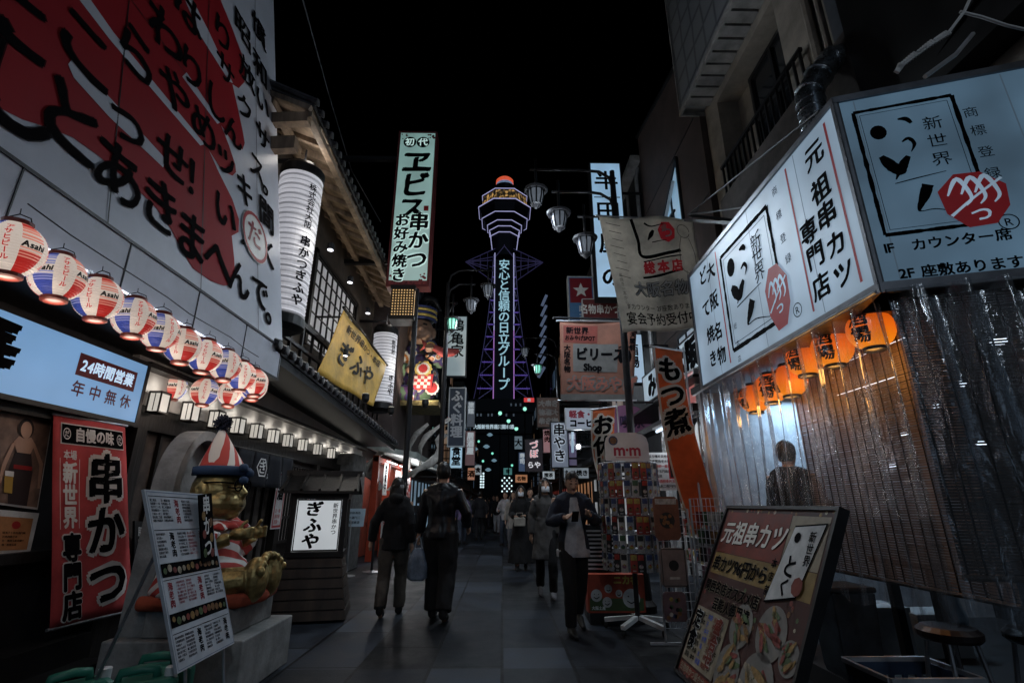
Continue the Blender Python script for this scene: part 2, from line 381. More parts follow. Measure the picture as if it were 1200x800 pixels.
# ================================================================ the street
def paving():
    m = bpy.data.materials.new('paving'); m.use_nodes = True; nt = m.node_tree; b = nt.nodes['Principled BSDF']; L = nt.links.new; b.inputs['Specular IOR Level'].default_value = .14
    geo = nt.nodes.new('ShaderNodeNewGeometry')
    mp = nt.nodes.new('ShaderNodeMapping'); mp.inputs['Rotation'].default_value = (0, 0, radians(90)); L(geo.outputs['Position'], mp.inputs[0])
    br = nt.nodes.new('ShaderNodeTexBrick'); br.inputs['Scale'].default_value = 1.0; br.inputs['Brick Width'].default_value = 1.2; br.inputs['Row Height'].default_value = .6
    br.inputs['Mortar Size'].default_value = .014; br.inputs['Color1'].default_value = (.006, .008, .012, 1); br.inputs['Color2'].default_value = (.030, .037, .049, 1); br.inputs['Mortar'].default_value = (.002, .002, .003, 1)
    br.offset = .5
    L(mp.outputs[0], br.inputs['Vector'])
    # broader bands of darker stone
    m2 = nt.nodes.new('ShaderNodeMapping'); m2.inputs['Scale'].default_value = (.83, .42, 1); L(geo.outputs['Position'], m2.inputs[0])
    ck = nt.nodes.new('ShaderNodeTexChecker'); ck.inputs['Scale'].default_value = 1.0; ck.inputs['Color1'].default_value = (.40, .40, .40, 1); ck.inputs['Color2'].default_value = (1.25, 1.25, 1.25, 1); L(m2.outputs[0], ck.inputs['Vector'])
    mu = nt.nodes.new('ShaderNodeMixRGB'); mu.blend_type = 'MULTIPLY'; mu.inputs[0].default_value = 1; L(br.outputs['Color'], mu.inputs[1]); L(ck.outputs['Color'], mu.inputs[2])
    nz = nt.nodes.new('ShaderNodeTexNoise'); nz.inputs['Scale'].default_value = 2.1; nz.inputs['Detail'].default_value = 8; nz.inputs['Roughness'].default_value = .7; L(geo.outputs['Position'], nz.inputs['Vector'])
    rp = nt.nodes.new('ShaderNodeValToRGB'); rp.color_ramp.elements[0].position = .32; rp.color_ramp.elements[0].color = (.30, .30, .30, 1); rp.color_ramp.elements[1].position = .68; rp.color_ramp.elements[1].color = (1.45, 1.45, 1.45, 1); L(nz.outputs['Fac'], rp.inputs[0])
    m3 = nt.nodes.new('ShaderNodeMixRGB'); m3.blend_type = 'MULTIPLY'; m3.inputs[0].default_value = 1; L(mu.outputs[0], m3.inputs[1]); L(rp.outputs[0], m3.inputs[2]); L(m3.outputs[0], b.inputs['Base Color'])
    mr = nt.nodes.new('ShaderNodeMapRange'); mr.inputs[3].default_value = .28; mr.inputs[4].default_value = .8; L(nz.outputs['Fac'], mr.inputs[0]); L(mr.outputs[0], b.inputs['Roughness'])
    n2 = nt.nodes.new('ShaderNodeTexNoise'); n2.inputs['Scale'].default_value = 60; L(geo.outputs['Position'], n2.inputs['Vector'])
    ad = nt.nodes.new('ShaderNodeMath'); ad.operation = 'MULTIPLY_ADD'; L(n2.outputs['Fac'], ad.inputs[0]); ad.inputs[1].default_value = .18; L(br.outputs['Fac'], ad.inputs[2])
    inv = nt.nodes.new('ShaderNodeMath'); inv.operation = 'SUBTRACT'; inv.inputs[0].default_value = 1; L(ad.outputs[0], inv.inputs[1])
    bp = nt.nodes.new('ShaderNodeBump'); bp.inputs['Strength'].default_value = .6; bp.inputs['Distance'].default_value = .015; L(inv.outputs[0], bp.inputs['Height']); L(bp.outputs[0], b.inputs['Normal'])
    return m
g = MB(paving()); g.quad((-160, -30, 0), (160, -30, 0), (160, 420, 0), (-160, 420, 0)); tag(g.build('street', world=False), kind='structure')

# ================================================================ left: skewer restaurant under the big red hand board
E_tube = glow('tube_light', (235, 240, 255), 2.2, 0)
XA = -3.5
ra = thing('restaurant_building', 'dark restaurant front at far left under the big white board with the red hand', 'building', (XA, 2, 0))
MB(M['dark']).box(XA - 4, XA, -3, 4.55, 0, 9.5).build('wall', ra)
b = MB(M['dark']); b.box(XA, -2.64, -3, 5.42, 2.64, 2.70); b.box(-4.2, -2.75, -3, 5.42, 2.72, 2.9); b.build('soffit', ra)
b = MB(M['black']); b.box(XA, -3.05, -3, 4.5, 0, .16); b.box(XA, -3.25, -3, 4.5, .16, .34); b.build('step', ra)
b = MB(M['woodd'])
for y in (1.2, 2.35, 3.05, 4.42): b.box(XA, XA + .1, y, y + .09, .34, 2.0)
b.box(XA, XA + .12, -3, 4.5, 1.9, 1.98); b.box(XA, XA + .11, -3, 4.5, .9, .97); b.build('window_frame', ra)
b = MB(M['glass']); b.box(XA, XA + .02, 1.29, 2.35, .97, 1.9); b.box(XA, XA + .02, 2.44, 3.05, .97, 1.9); b.build('window', ra)
# posters in the window
def poster(pts, name, label, draw, w, h, cat='poster'):
    fn = bil(*pts, w, h); t = thing(name, label, cat, pts[0])
    sh = Sheet(fn); sh.rect(0, 0, w, h, M['dirtywhite'], 0); sh.build('sheet', t)
    s2 = Sheet(fn); draw(s2); s2.build('print', t); return t
def bil(bl, br, tr, tl, w, h, rip=0.0, rn=3.0, ph=0.0, rv=0.0):
    bl, br, tr, tl = map(V, (bl, br, tr, tl)); nrm = (br - bl).cross(tl - bl).normalized()
    def fn(u, v, z=0):
        a = u / w; c = v / h
        p = bl * (1 - a) * (1 - c) + br * a * (1 - c) + tr * a * c + tl * (1 - a) * c
        d = rip * (sin(a * rn * 2 * pi + ph + c * 2.2) * (1 - .35 * c) + .5 * sin(c * 5 + ph + a * 3)) if rip else 0
        return p + nrm * (z + d)
    fn.n = nrm
    return fn
XW = XA + .035
def dr(s):
    sk = mat('printed_skin', (.45, .27, .19), .5, var=.1); sw = mat('printed_dress', (.03, .02, .02), .5, var=0); hr = mat('printed_hair', (.02, .012, .01), .5, var=0)
    s.rect(.02, .02, .68, .88, mat('poster_ground', (.20, .13, .10), .5, var=.4), 1)
    s.poly([(.2, .02), (.5, .02), (.52, .35), (.46, .55), (.26, .55), (.18, .35)], sw, 2); s.poly([(.27, .52), (.45, .52), (.5, .62), (.44, .68), (.28, .68), (.22, .62)], sk, 3)
    s.disc(.36, .76, .1, hr, 3); s.disc(.36, .745, .07, sk, 4, ry=.085); s.poly([(.2, .6), (.25, .62), (.14, .38), (.08, .2), (.04, .22), (.1, .42)], sk, 3)
    s.poly([(.5, .62), (.47, .6), (.6, .42), (.62, .2), (.66, .2), (.65, .44)], sk, 3); s.rect(.24, .36, .5, .4, M['red'], 3); s.rect(.12, .12, .24, .28, mat('printed_beer', (.45, .28, .06), .5, var=.1), 4); s.rect(.12, .28, .24, .33, M['white'], 5)
pp = lambda u, v: at_x(u, v, XW)
poster([pp(-8, 590), pp(44, 597), pp(62, 490), pp(-6, 480)], 'poster', 'faded poster of a woman in a dark dress behind the left window', dr, .7, .9)
def dr2(s):
    s.rect(.06, .1, .44, .52, mat('printed_orange', (.38, .17, .07), .5, var=.2), 1); s.disc(.25, .42, .05, M['red'], 2)
    for i in range(4): s.scrawl(.1, .15 + i * .05, .4, .19 + i * .05, M['ink'], 1, 2, i)
poster([pp(-10, 655), pp(34, 652), pp(46, 601), pp(-8, 596)], 'poster', 'small orange notice in the left window under the poster of a woman', dr2, .5, .6)

# blue light box
t = thing('lightbox_sign', 'long pale blue light box with a red 24 hour panel above the left shop window', 'sign', (-3.3, 3, 1.98))
fr = Fr((-3.3, 1.7, 1.99), (0, 1, 0), (0, 0, 1)); W = 2.80; H = .52
sign_box(t, fr, W, H, .2, glow('blue_lightbox', (112, 154, 198), .95, .22, (.08, .12, .16)), M['black'], .035)
s = Sheet(fr)
s.ch('寿', at_x(-22, 398, -3.3).y - 1.7, .25, .52, M['ink'], 1, .06, rough=.04)
y0 = at_x(84, 450, -3.3).y - 1.7; y1 = at_x(158, 450, -3.3).y - 1.7
rb = mat('dark_red_panel', (.12, .012, .02), .5, var=.1); s.rect(y0, .255, y1, .43, rb, 1)
s.line('24時間営業', (y0 + y1) / 2, .342, .118, glow('blue_letters', (165, 195, 225), 1.0, 0), 2, .035, .95, anchor='c', shear=.12)
for i, c in enumerate('年中無休'): s.ch(c, y0 + (y1 - y0) * (.1 + i * .265), .155, .125, rb, 1, .02)
s.build('lettering', t)

# red vertical cloth banner
P4 = [at_x(57, 736, -3.32), at_x(155, 713, -3.22), at_x(147, 500, -3.28), at_x(63, 486, -3.36)]
t = thing('cloth_banner', 'tall red cloth banner with black outlined characters hanging by the left window', 'banner', P4[0])
W, H = .98, 1.75; fn = bil(*P4, W, H, .012, 1.3, .6)
rc = mat('red_cloth', (.45, .06, .06), .85, var=.18, scale=4, bump=.15, bscale=14)
MB(rc).grid(lambda a, c: fn(a * W, c * H, 0), 14, 20, thick=.004).build('cloth', t, smooth=True)
s = Sheet(fn, .004)
wh = mat('banner_white', (.62, .58, .55), .8, var=.1)
s.rect(.09, 1.52, .93, 1.70, wh, 1, 8); s.rect(.10, 1.53, .92, 1.69, M['ink'], 2, 8)
s.line('自慢の味', .51, 1.61, .125, wh, 3, .04, anchor='c')
for x in (.16, .86): s.ring(x, 1.61, .04, .05, wh, 3); s.ch('だ', x, 1.61, .06, wh, 3, .03)
s.outl('col', '串かつ', .66, 1.47, .47, M['ink'], wh, 1, .05, .055, rough=.03, sx=1.05)
s.line('本場', .125, 1.43, .085, wh, 2, .03)
s.col('新世界', .21, 1.37, .19, wh, 2, .04); s.rect(.33, .80, .336, 1.40, wh, 1); s.rect(.085, .80, .091, 1.40, wh, 1)
s.outl('col', '専門店', .23, .76, .245, M['ink'], wh, 1, .05, .05)
s.build('lettering', t)
b = MB(M['steel']); b.tube([fn(-.03, H + .01), fn(W + .03, H + .01)], .012); b.tube([fn(-.03, -.01), fn(W + .03, -.01)], .012); b.build('rod', t)

# dark notice board with white writing beside the banner
P4 = [at_x(157, 706, -3.3), at_x(186, 700, -3.3), at_x(190, 612, -3.3), at_x(158, 610, -3.3)]
t = thing('notice_board', 'narrow black notice board with white writing behind the gold statue', 'board', P4[0]); fn = bil(*P4, .5, .9)
MB(M['black']).grid(lambda a, c: fn(a * .5, c * .9), 1, 1, thick=.02).build('board', t)
s = Sheet(fn); s.scrawl(.05, .05, .47, .85, M['dirtywhite'], 6, 1, 4, size=.11); s.build('lettering', t)

# ---- the great board
c0 = at_x(331, 407, -2.6)
BW = 7.2; fr = Fr(c0 - V((0, BW, 0)), (0, 1, 0), (-.167, 0, 1)); BH = 5.6
t = thing('billboard', 'huge white board with a red open hand behind brush writing at upper left', 'billboard', (-2.6, 3, 2.67))
bwm = mat('billboard_white', (.50, .52, .58), .45, var=.10, scale=1.2); MB(bwm).box(0, BW, 0, BH, -.12, 0, X=fr).build('panel', t)
b = MB(mat('billboard_skirt', (.46, .48, .54), .5, var=.15, scale=1.5)); zb = 2.67
b.box(-2.72, -2.6, c0.y - BW, c0.y, zb, c0.z - .022); b.build('skirt', t)
b = MB(M['dark'])
b.box(-2.72, -2.59, c0.y - BW, c0.y, c0.z - .022, c0.z)
for i in range(9): y = c0.y - .02 - i * .82; b.box(-2.6, -2.594, y - .009, y, zb, c0.z - .022)
b.box(-2.72, -2.59, c0.y - BW, c0.y, zb - .03, zb); b.build('trim', t)
hand_red = mat('hand_red', (.27, .004, .010), .7, var=.10, scale=1.0)
ov = bpy.data.materials.new('brush_black'); ov.use_nodes = True
_b = ov.node_tree.nodes['Principled BSDF']; _b.inputs['Base Color'].default_value = (.006, .005, .006, 1); _b.inputs['Alpha'].default_value = .88; _b.inputs['Roughness'].default_value = .9; _b.inputs['Specular IOR Level'].default_value = .03
def bz(x, y):   # enlarged crop of the photograph to the board's plane
    return fr.inv(at_plane(x / 2.353, y / 2.353, fr.o, fr.n))
s = Sheet(fr, .004)
out = [(-150, -150), (590, -150), (607, 0), (640, 80), (666, 150), (676, 200), (672, 228), (657, 244), (640, 233), (655, 300), (668, 360), (674, 395), (668, 413), (645, 398), (608, 345), (630, 400), (648, 455), (650, 475), (640, 485), (612, 472), (575, 415), (600, 470), (640, 550), (658, 605), (657, 640), (638, 650), (645, 715), (646, 765), (636, 785), (615, 788), (580, 775), (530, 740), (500, 690), (470, 632), (430, 575), (380, 525), (330, 482), (270, 430), (200, 380), (130, 352), (60, 330), (0, 300), (-100, 270)]
s.poly([bz(*p) for p in out], hand_red, 1)
for sl in ([(184, 178), (200, 160), (300, 270), (455, 440), (447, 462), (300, 325), (200, 215)], [(200, -20), (232, -20), (310, 90), (420, 225), (562, 398), (550, 402), (400, 228), (300, 110)], [(500, 212), (512, 200), (606, 338), (597, 342)], [(503, -10), (524, -10), (575, 90), (640, 230), (630, 225), (548, 95)]):
    s.poly([bz(*p) for p in sl], bwm, 2)
def bch(c, x, y, k=1.0, rot=0):
    u, v = bz(x, y); s.ch(c, u, v, .50 * k, ov, 3, .036, rot, rough=.055)
for c, x, y, k in [('し', 35, 255, 1.2), ('こ', 235, 135, 1.1), ('と', 190, 335, 1.1), ('あ', 325, 480, 1.0), ('き', 440, 570, 1), ('ま', 525, 655, 1), ('へ', 600, 720, 1), ('ん', 657, 770, .9), ('っ', 350, 335, .9), ('せ', 475, 440, .9), ('！', 546, 510, .9), ('い', 620, 590, .9),
                   ('ら', 372, 150, 1), ('や', 480, 255, .9), ('め', 560, 355, .9), ('ッ', 620, 440, .9), ('わ', 455, 95, 1), ('り', 527, 195, .9), ('し', 592, 285, .9), ('ん', 640, 365, .8), ('は', 515, 25, 1), ('り', 612, 100, .9), ('サ', 620, 195, .8), ('と', 30, 20, 1.2), ('く', -60, 120, 1.3),
                   ('昭', 668, 85, .85), ('放', 680, 205, .8), ('ク', 672, 300, .8), ('キ', 672, 525, .8), ('慣', 712, 85, .85), ('和', 716, 195, .85), ('い', 722, 285, .8), ('サ', 722, 380, .8), ('ス', 706, 465, .8), ('。', 742, 520, .9), ('間', 733, 595, .85), ('人', 688, 655, .8), ('く', 742, 705, .8), ('で', 714, 808, .85), ('。', 752, 865, .9)]:
    bch(c, x, y, k)
u, v = bz(700, 655); s.disc(u, v, .30, M['white'], 4); s.ring(u, v, .25, .29, mat('logo_red', (.3, .01, .02), .5, var=0), 5)
s.ch('だ', u - .02, v + .02, .33, mat('logo_ink', (.2, .01, .02), .5, var=0), 5, .03, rough=.06)
for i in range(7): uu = BW - .62 - i * 1.05; s.rect(uu - .006, 0, uu + .006, BH, M['dark'], 2 if i else 2)
s.rect(0, 2.02, BW - 1.6, 2.028, M['dark'], 2)
s.build('lettering', t)
tl = thing('light_tube', 'thin white light tube along the lower edge of the big left board', 'light', (-2.56, 3, 2.66))
MB(E_tube).tube([(-2.56, -1, 2.655), (-2.56, 4.6, 2.655)], .008).build('tube', tl)
b = MB(M['alu'])
for i in range(6): b.box(-2.575, -2.545, .4 + i * .8, .43 + i * .8, 2.64, 2.664)
b.build('clip', tl)

# ---- paper lanterns on the wire
def lantern_proto():
    R = .155; RZ = .165
    t = thing('paper_lantern', 'x', 'lantern', (0, 0, 0))
    Lw = glow('lantern_white', (216, 198, 184), .95, .3, (.6, .55, .5)); Lr = glow('lantern_red', (184, 42, 36), .95, .3, (.4, .05, .05)); Lb = glow('lantern_blue', (44, 56, 112), .9, .3, (.05, .08, .4))
    Lp = glow('lantern_pale_red', (210, 130, 112), 1.0, .2, (.5, .2, .15)); Lk = glow('lantern_pale_blue', (130, 135, 170), 1.0, .2, (.2, .2, .5)); Li = mat('lantern_ink', (.01, .01, .01), .6, var=0); Lt = glow('lantern_text', (176, 30, 30), .8, 0, (.3, .02, .02))
    for q in (Lw, Lr, Lb, Lp, Lk): flicker(q, .62, 1.02)
    n, k = 48, 44
    b = MB(); zmax = radians(66)
    def pt(a, f, d=0):
        r = (R + d) * cos(f); return V((r * cos(a), r * sin(a), (RZ + d) * sin(f)))
    for j in range(k):
        f0 = -zmax + 2 * zmax * j / k; f1 = -zmax + 2 * zmax * (j + 1) / k; tt = (j + .5) / k
        rib = .0016 if j % 2 else -.0016
        for i in range(n):
            a0 = 2 * pi * i / n; a1 = 2 * pi * (i + 1) / n; sec = (i * 8 // n)
            if sec % 2 == 0: m = Lw
            else:
                strong, pale = (Lr, Lp) if sec % 4 == 1 else (Lb, Lk)
                if tt < .30: m = strong
                elif tt < .40: m = pale if j % 2 else strong
                elif .45 < tt < .60: m = Lw
                elif tt < .80: m = pale if j % 3 else Lw
                else: m = strong if j % 3 else pale
            b.add([pt(a0, f0, rib), pt(a1, f0, rib), pt(a1, f1, -rib), pt(a0, f1, -rib)], [(0, 1, 2, 3)], m)
    b.build('paper_shade', t, smooth=True)
    b = MB(mat('lantern_ring', (.16, .03, .02), .5, var=.2))
    for sgn in (-1, 1):
        zc = RZ * sin(zmax); r = R * cos(zmax)
        b.lathe([(r * 1.0, zc - .006), (r * 1.18, zc), (r * 1.18, zc + .022), (r * .9, zc + .03), (.012, zc + .03)], n=20, X=Matrix.Diagonal((1, 1, sgn, 1)).to_3x3())
    b.build('ring', t, smooth=False)
    b = MB(M['iron']); b.tube([(0, .07, .165), (0, .06, .20), (0, 0, .225), (0, -.06, .20), (0, -.07, .165)], .004, 6); b.tube([(0, 0, .225), (0, 0, .26)], .003, 6); b.build('wire_handle', t)
    s = Sheet(None, .0032)
    for sec in range(8):
        ac = (sec + .5) * pi / 4
        s.fn = lambda u, v, w, ac=ac: pt(ac + u / (R * max(.3, cos(v / RZ))), v / RZ, w)
        if sec % 2 == 0: s.col('アサヒビール', 0, .115, .038, Lt, 1, .03)
        else: s.line('Asahi', 0, .004, .05, Li, 1, .05, anchor='c', shear=.15)
    s.build('lettering', t); lamp('lantern_bulb', 'POINT', (0, 0, -.21), 1.6, (1, .82, .68), t, .06)
    return t
LP = lantern_proto()
G = 'round beer lanterns hung under the board'
lbl = ['round beer lantern cut by the left edge of the picture', 'largest whole red and white lantern, second along the row', 'dimmer round lantern just past the largest whole lantern', 'bright round lantern over the red 24 hour panel', 'bright round lantern, fifth along the row under the board', 'cream round lantern, sixth along the row under the board', 'dull round lantern, seventh along the row under the board', 'peach round lantern, eighth along the row under the board', 'bright small lantern near the far end of the row', 'last lantern at the far end of the upper row',
       'lowest dim lantern nearest the wall in the cross row', 'lower lantern with a blue panel, second from the wall in the cross row', 'dim lower lantern, third from the wall in the cross row', 'lower lantern nearest the street in the cross row']
pos = [at_x(u, v, -2.44) for u, v in [(14, 292), (68, 325), (115, 350), (157, 372), (187, 388), (214, 405), (240, 417), (264, 428), (282, 440), (298, 448)]] + [at_y(u, v, 5.15) for u, v in [(203, 453), (240, 459), (271, 461), (297, 453)]]
for i, p in enumerate(pos):
    o = LP if i == 0 else dup(LP)
    o.location = p; o.rotation_euler = (rnd.uniform(-.11, .11), rnd.uniform(-.11, .11), radians([-55, -35, -70, -40, -20, -75, -60, -30, -45, -80, -110, -150, -120, -60][i]) - .4)
    o.scale = ([.85, .80, .80, .80, .80, .82, .83, .83, .83, .8, .84, .86, .82, .86][i],) * 3
    o['label'] = lbl[i]; o['group'] = G
b = MB(M['iron']); b.tube([p + V((0, 0, .26)) for p in pos[:10]], .004, 6); tag(b.build('lantern_wire'), 'thin wire the upper row of round lanterns hangs from', 'wire')
b = MB(M['iron']); b.tube([p + V((0, 0, .26)) for p in pos[10:]], .004, 6); tag(b.build('lantern_wire'), 'thin wire the lower cross row of round lanterns hangs from', 'wire')
# ================================================================ gold statue, easel, jerry cans
def stripes(name, ca, cb, scale, axis='Z', rot=(0, 0, 0)):
    m = bpy.data.materials.new(name); m.use_nodes = True; nt = m.node_tree; b = nt.nodes['Principled BSDF']; L = nt.links.new
    tc = nt.nodes.new('ShaderNodeTexCoord'); mp = nt.nodes.new('ShaderNodeMapping'); mp.inputs['Rotation'].default_value = rot; L(tc.outputs['Object'], mp.inputs[0])
    w = nt.nodes.new('ShaderNodeTexWave'); w.bands_direction = axis; w.inputs['Scale'].default_value = scale; w.inputs['Distortion'].default_value = .8; L(mp.outputs[0], w.inputs['Vector'])
    r = nt.nodes.new('ShaderNodeValToRGB'); r.color_ramp.interpolation = 'CONSTANT'; r.color_ramp.elements[0].color = ca + (1,); r.color_ramp.elements[1].color = cb + (1,); r.color_ramp.elements[1].position = .5
    L(w.outputs['Fac'], r.inputs[0]); L(r.outputs[0], b.inputs['Base Color']); b.inputs['Roughness'].default_value = .8; return m
RW = stripes('red_white_stripes', (.42, .05, .04), (.62, .60, .56), 3.2, 'Z', (.5, .5, 0))
RH = stripes('hat_stripes', (.42, .05, .04), (.62, .60, .56), 4.2, 'Y', (.55, .2, 0))
st = thing('statue', 'golden seated statue in a striped pointed hat and robe on a pale plinth', 'statue', (-2.35, 4.4, 0))
pl = M['stone']
b = MB(pl); b.box(-2.85, -1.85, 4.06, 4.95, 0, .37); b.build('plinth', st, bevel=.012)
b = MB(pl); b.box(-2.62, -2.0, 4.12, 4.85, .372, .56); b.build('seat_block', st, bevel=.012)
# arched back: outline in y-z, 0.16 thick, with a hollow front
N = 22; arc = [(4.56 + .37 * cos(pi * i / N), 1.42 + .50 * sin(pi * i / N)) for i in range(N + 1)]
oy = [(4.93, .373)] + arc + [(4.16, .373)]; iy = [(4.56 + (y - 4.56) * .78, .40 + (z - .373) * .93) for y, z in oy]
b = MB(pl); n = len(oy)
P = [(-2.82, y, z) for y, z in oy] + [(-2.64, y, z) for y, z in oy] + [(-2.64, y, z) for y, z in iy] + [(-2.76, y, z) for y, z in iy]
F = [tuple(range(n))] + [(k * n + i, (k + 1) * n + i, (k + 1) * n + (i + 1) % n, k * n + (i + 1) % n) for k in range(3) for i in range(n)] + [tuple(3 * n + i for i in reversed(range(n)))]
b.add(P, F); b.build('arched_back', st)
b = MB(mat('red_cushion', (.30, .06, .03), .8, var=.3, bump=.3, bscale=9))
b.tube([(-2.68, 4.12, .60), (-2.3, 4.10, .60), (-1.97, 4.16, .61), (-1.92, 4.4, .61), (-1.97, 4.72, .61), (-2.3, 4.8, .6), (-2.68, 4.78, .6)], .055, 10); b.box(-2.7, -1.98, 4.13, 4.75, .562, .62)
remesh(b.build('cushion', st), .018, 3)
# the figure (head, arms, legs: one gold casting)
b = MB(M['gold']); H = V((-2.40, 4.40, 1.40))
b.ball(H, .205, .195, .225, 20, 12); b.ball(H + V((.04, 0, -.10)), .19, .205, .13, 18, 10); b.ball(H + V((.10, .09, -.06)), .09, .09, .08); b.ball(H + V((.10, -.09, -.06)), .09, .09, .08)
b.ball(H + V((.13, 0, -.175)), .075, .08, .05); b.tube([H + V((.17, 0, .06)), H + V((.225, 0, -.02)), H + V((.20, 0, -.055))], [.02, .032, .03], 8)
b.tube([H + V((.15, -.10, .065)), H + V((.185, -.05, .085)), H + V((.195, 0, .07)), H + V((.185, .05, .085)), H + V((.15, .10, .065))], .016, 6)
b.tube([H + V((.15, -.10, -.09)), H + V((.195, -.05, -.105)), H + V((.205, 0, -.108)), H + V((.195, .05, -.105)), H + V((.15, .10, -.09))], .017, 6)
b.tube([H + V((.155, -.08, -.125)), H + V((.19, 0, -.145)), H + V((.155, .08, -.125))], .017, 6)
for sg in (-1, 1):
    b.ball(H + V((-.02, sg * .195, -.01)), .05, .03, .085); b.tube([H + V((-.02, sg * .20, .07)), H + V((-.06, sg * .215, .02)), H + V((-.045, sg * .21, -.06)), H + V((.0, sg * .2, -.09))], .02, 6)
b.ball((-2.42, 4.40, .93), .24, .25, .30, 18, 12); b.tube([(-2.42, 4.4, 1.1), H], .12, 12)
for sg in (-1, 1):
    b.tube([(-2.42, 4.40 + sg * .24, 1.10), (-2.28, 4.40 + sg * .29, .98), (-2.14, 4.40 + sg * .20, 1.04)], [.085, .07, .05], 10)
    hb = V((-2.10, 4.40 + sg * .15, 1.07)); b.ball(hb, .07, .045, .05)
    for k in range(4): b.tube([hb + V((.03, sg * .01, .03 - k * .022)), hb + V((.09, -sg * .015, .045 - k * .022)), hb + V((.10, -sg * .05, .04 - k * .022))], .013, 6)
    b.tube([hb + V((0, 0, .03)), hb + V((.03, -sg * .02, .085)), hb + V((.05, -sg * .03, .10))], .015, 6)
    b.tube([(-2.40, 4.40 + sg * .15, .70), (-2.12, 4.40 + sg * .19, .72), (-1.98, 4.40 + sg * .15, .74)], [.13, .115, .10], 12)
    b.ball((-1.93, 4.40 + sg * .12, .74), .10, .11, .165, 14, 9)
    for k in range(5): b.ball((-1.905 + .012 * k, 4.40 + sg * (.03 + .042 * k), .90 - .010 * k * k * .6), .035, .024, .035)
o = remesh(b.build('figure', st), .008, 1, .5)
b = MB(RW); b.ball((-2.42, 4.40, .90), .275, .285, .33, 22, 12)
for sg in (-1, 1): b.tube([(-2.42, 4.40 + sg * .20, 1.14), (-2.33, 4.40 + sg * .31, 1.02), (-2.21, 4.40 + sg * .29, .98)], [.11, .115, .125], 12)
b.lathe([(.30, .60), (.36, .66), (.30, .86), (.2, .9)], (-2.40, 4.40, 0), 22)
remesh(b.build('robe', st), .016, 2)
b = MB(stripes('ruff_stripes', (.42, .05, .04), (.62, .60, .56), 3.0, 'Y'))
rings = []
for r, z in ((.13, 1.175), (.23, 1.15), (.265, 1.115), (.24, 1.095), (.14, 1.12)):
    rings.append([V((-2.40 + r * (1 + .10 * sin(14 * a) * (r > .2)) * cos(a), 4.40 + r * (1 + .10 * sin(14 * a) * (r > .2)) * sin(a), z + .012 * cos(14 * a) * (r > .2))) for a in [2 * pi * i / 84 for i in range(84)]])
b.loft(rings); b.build('ruff', st, smooth=True)
b = MB(RH); tip = V((-2.46, 4.40, 1.93)); base = V((-2.39, 4.40, 1.555))
b.loft([[base.lerp(tip, k / 6) + V((cos(a), sin(a), 0)) * (.19 * (1 - k / 6) + .012) for a in [2 * pi * i / 26 for i in range(26)]] for k in range(7)]); hat = b.build('hat', st, smooth=True)
b = MB(mat('hat_band_blue', (.03, .06, .12), .8, var=.2)); b.lathe([(.185, -.03), (.222, -.03), (.222, .035), (.18, .045)], base, 26); bow = base + V((.2, -.05, -.01))
for q in ((.02, -.04, .04), (.03, .05, .0), (.02, -.01, -.06)): b.ball(bow + V(q), .035, .05, .035)
b.build('hat_band', hat, smooth=True)
b = MB(mat('pompom_navy', (.008, .012, .03), .9, var=.3))
for i in range(120):
    d = V((rnd.gauss(0, 1), rnd.gauss(0, 1), rnd.gauss(0, 1))).normalized(); b.tube([tip + V((0, 0, .04)), tip + V((0, 0, .04)) + d * rnd.uniform(.065, .085)], [.012, .006], 4)
b.build('pompom', hat)
b = MB(mat('bronze_line', (.03, .02, .008), .5, .5, var=0))
for sg in (-1, 1):
    b.tube([H + V((.150, sg * .135, .030)), H + V((.185, sg * .085, .022)), H + V((.200, sg * .035, .030))], .007, 5)
    b.tube([H + V((.120, sg * .150, -.03)), H + V((.160, sg * .125, -.075)), H + V((.150, sg * .12, -.12))], .005, 5)
b.tube([H + V((.15, -.10, -.088)), H + V((.210, -.05, -.112)), H + V((.222, 0, -.118)), H + V((.210, .05, -.112)), H + V((.15, .10, -.088))], .009, 5)
b.build('face_line', st)
b = MB(M['ink']); b.tube([H + V((-.03, -.207, .06)), H + V((.12, -.20, .065)), H + V((.19, -.13, .06))], .007, 6); b.tube([H + V((-.03, .207, .06)), H + V((.12, .20, .065)), H + V((.19, .13, .06))], .007, 6)
for sg in (-1, 1): b.tube([H + V((.205, sg * .075 + .06 * cos(a), .045 + .045 * sin(a))) for a in [2 * pi * i / 16 for i in range(17)]], .006, 5)
b.build('spectacles', st)

# easel with menu
q = lambda u, v, x: at_x(u, v, x)
P4 = [q(208, 789, -1.82), q(275, 753, -1.80), q(243, 579, -1.98), q(169, 573, -2.02)]
W, H2 = .72, 1.05; fn = bil(*P4, W, H2)
t = thing('menu_easel', 'white menu board on a steel easel in front of the gold statue', 'menu board', (P4[0].x, P4[0].y, 0))
MB(mat('menu_white', (.50, .53, .57), .5, var=.12)).grid(lambda a, c: fn(a * W, c * H2), 2, 2, thick=.018).build('board', t)
s = Sheet(fn, .002)
fm = [mat('food_' + n, c, .6, var=.4, scale=30) for n, c in (('brown', (.18, .09, .04)), ('gold', (.28, .17, .06)), ('red', (.22, .05, .04)), ('green', (.08, .12, .05)), ('cream', (.35, .30, .22)))]
red_ink = mat('red_ink', (.25, .02, .03), .6, var=0)
for y0, y1 in ((.54, .62), (.25, .33)):
    s.rect(.02, y0, .70, y1, M['ink'], 1)
    for i in range(13): s.disc(.055 + i * .051, (y0 + y1) / 2 + rnd.uniform(-.01, .01), rnd.uniform(.016, .026), rnd.choice(fm), 2, 9)
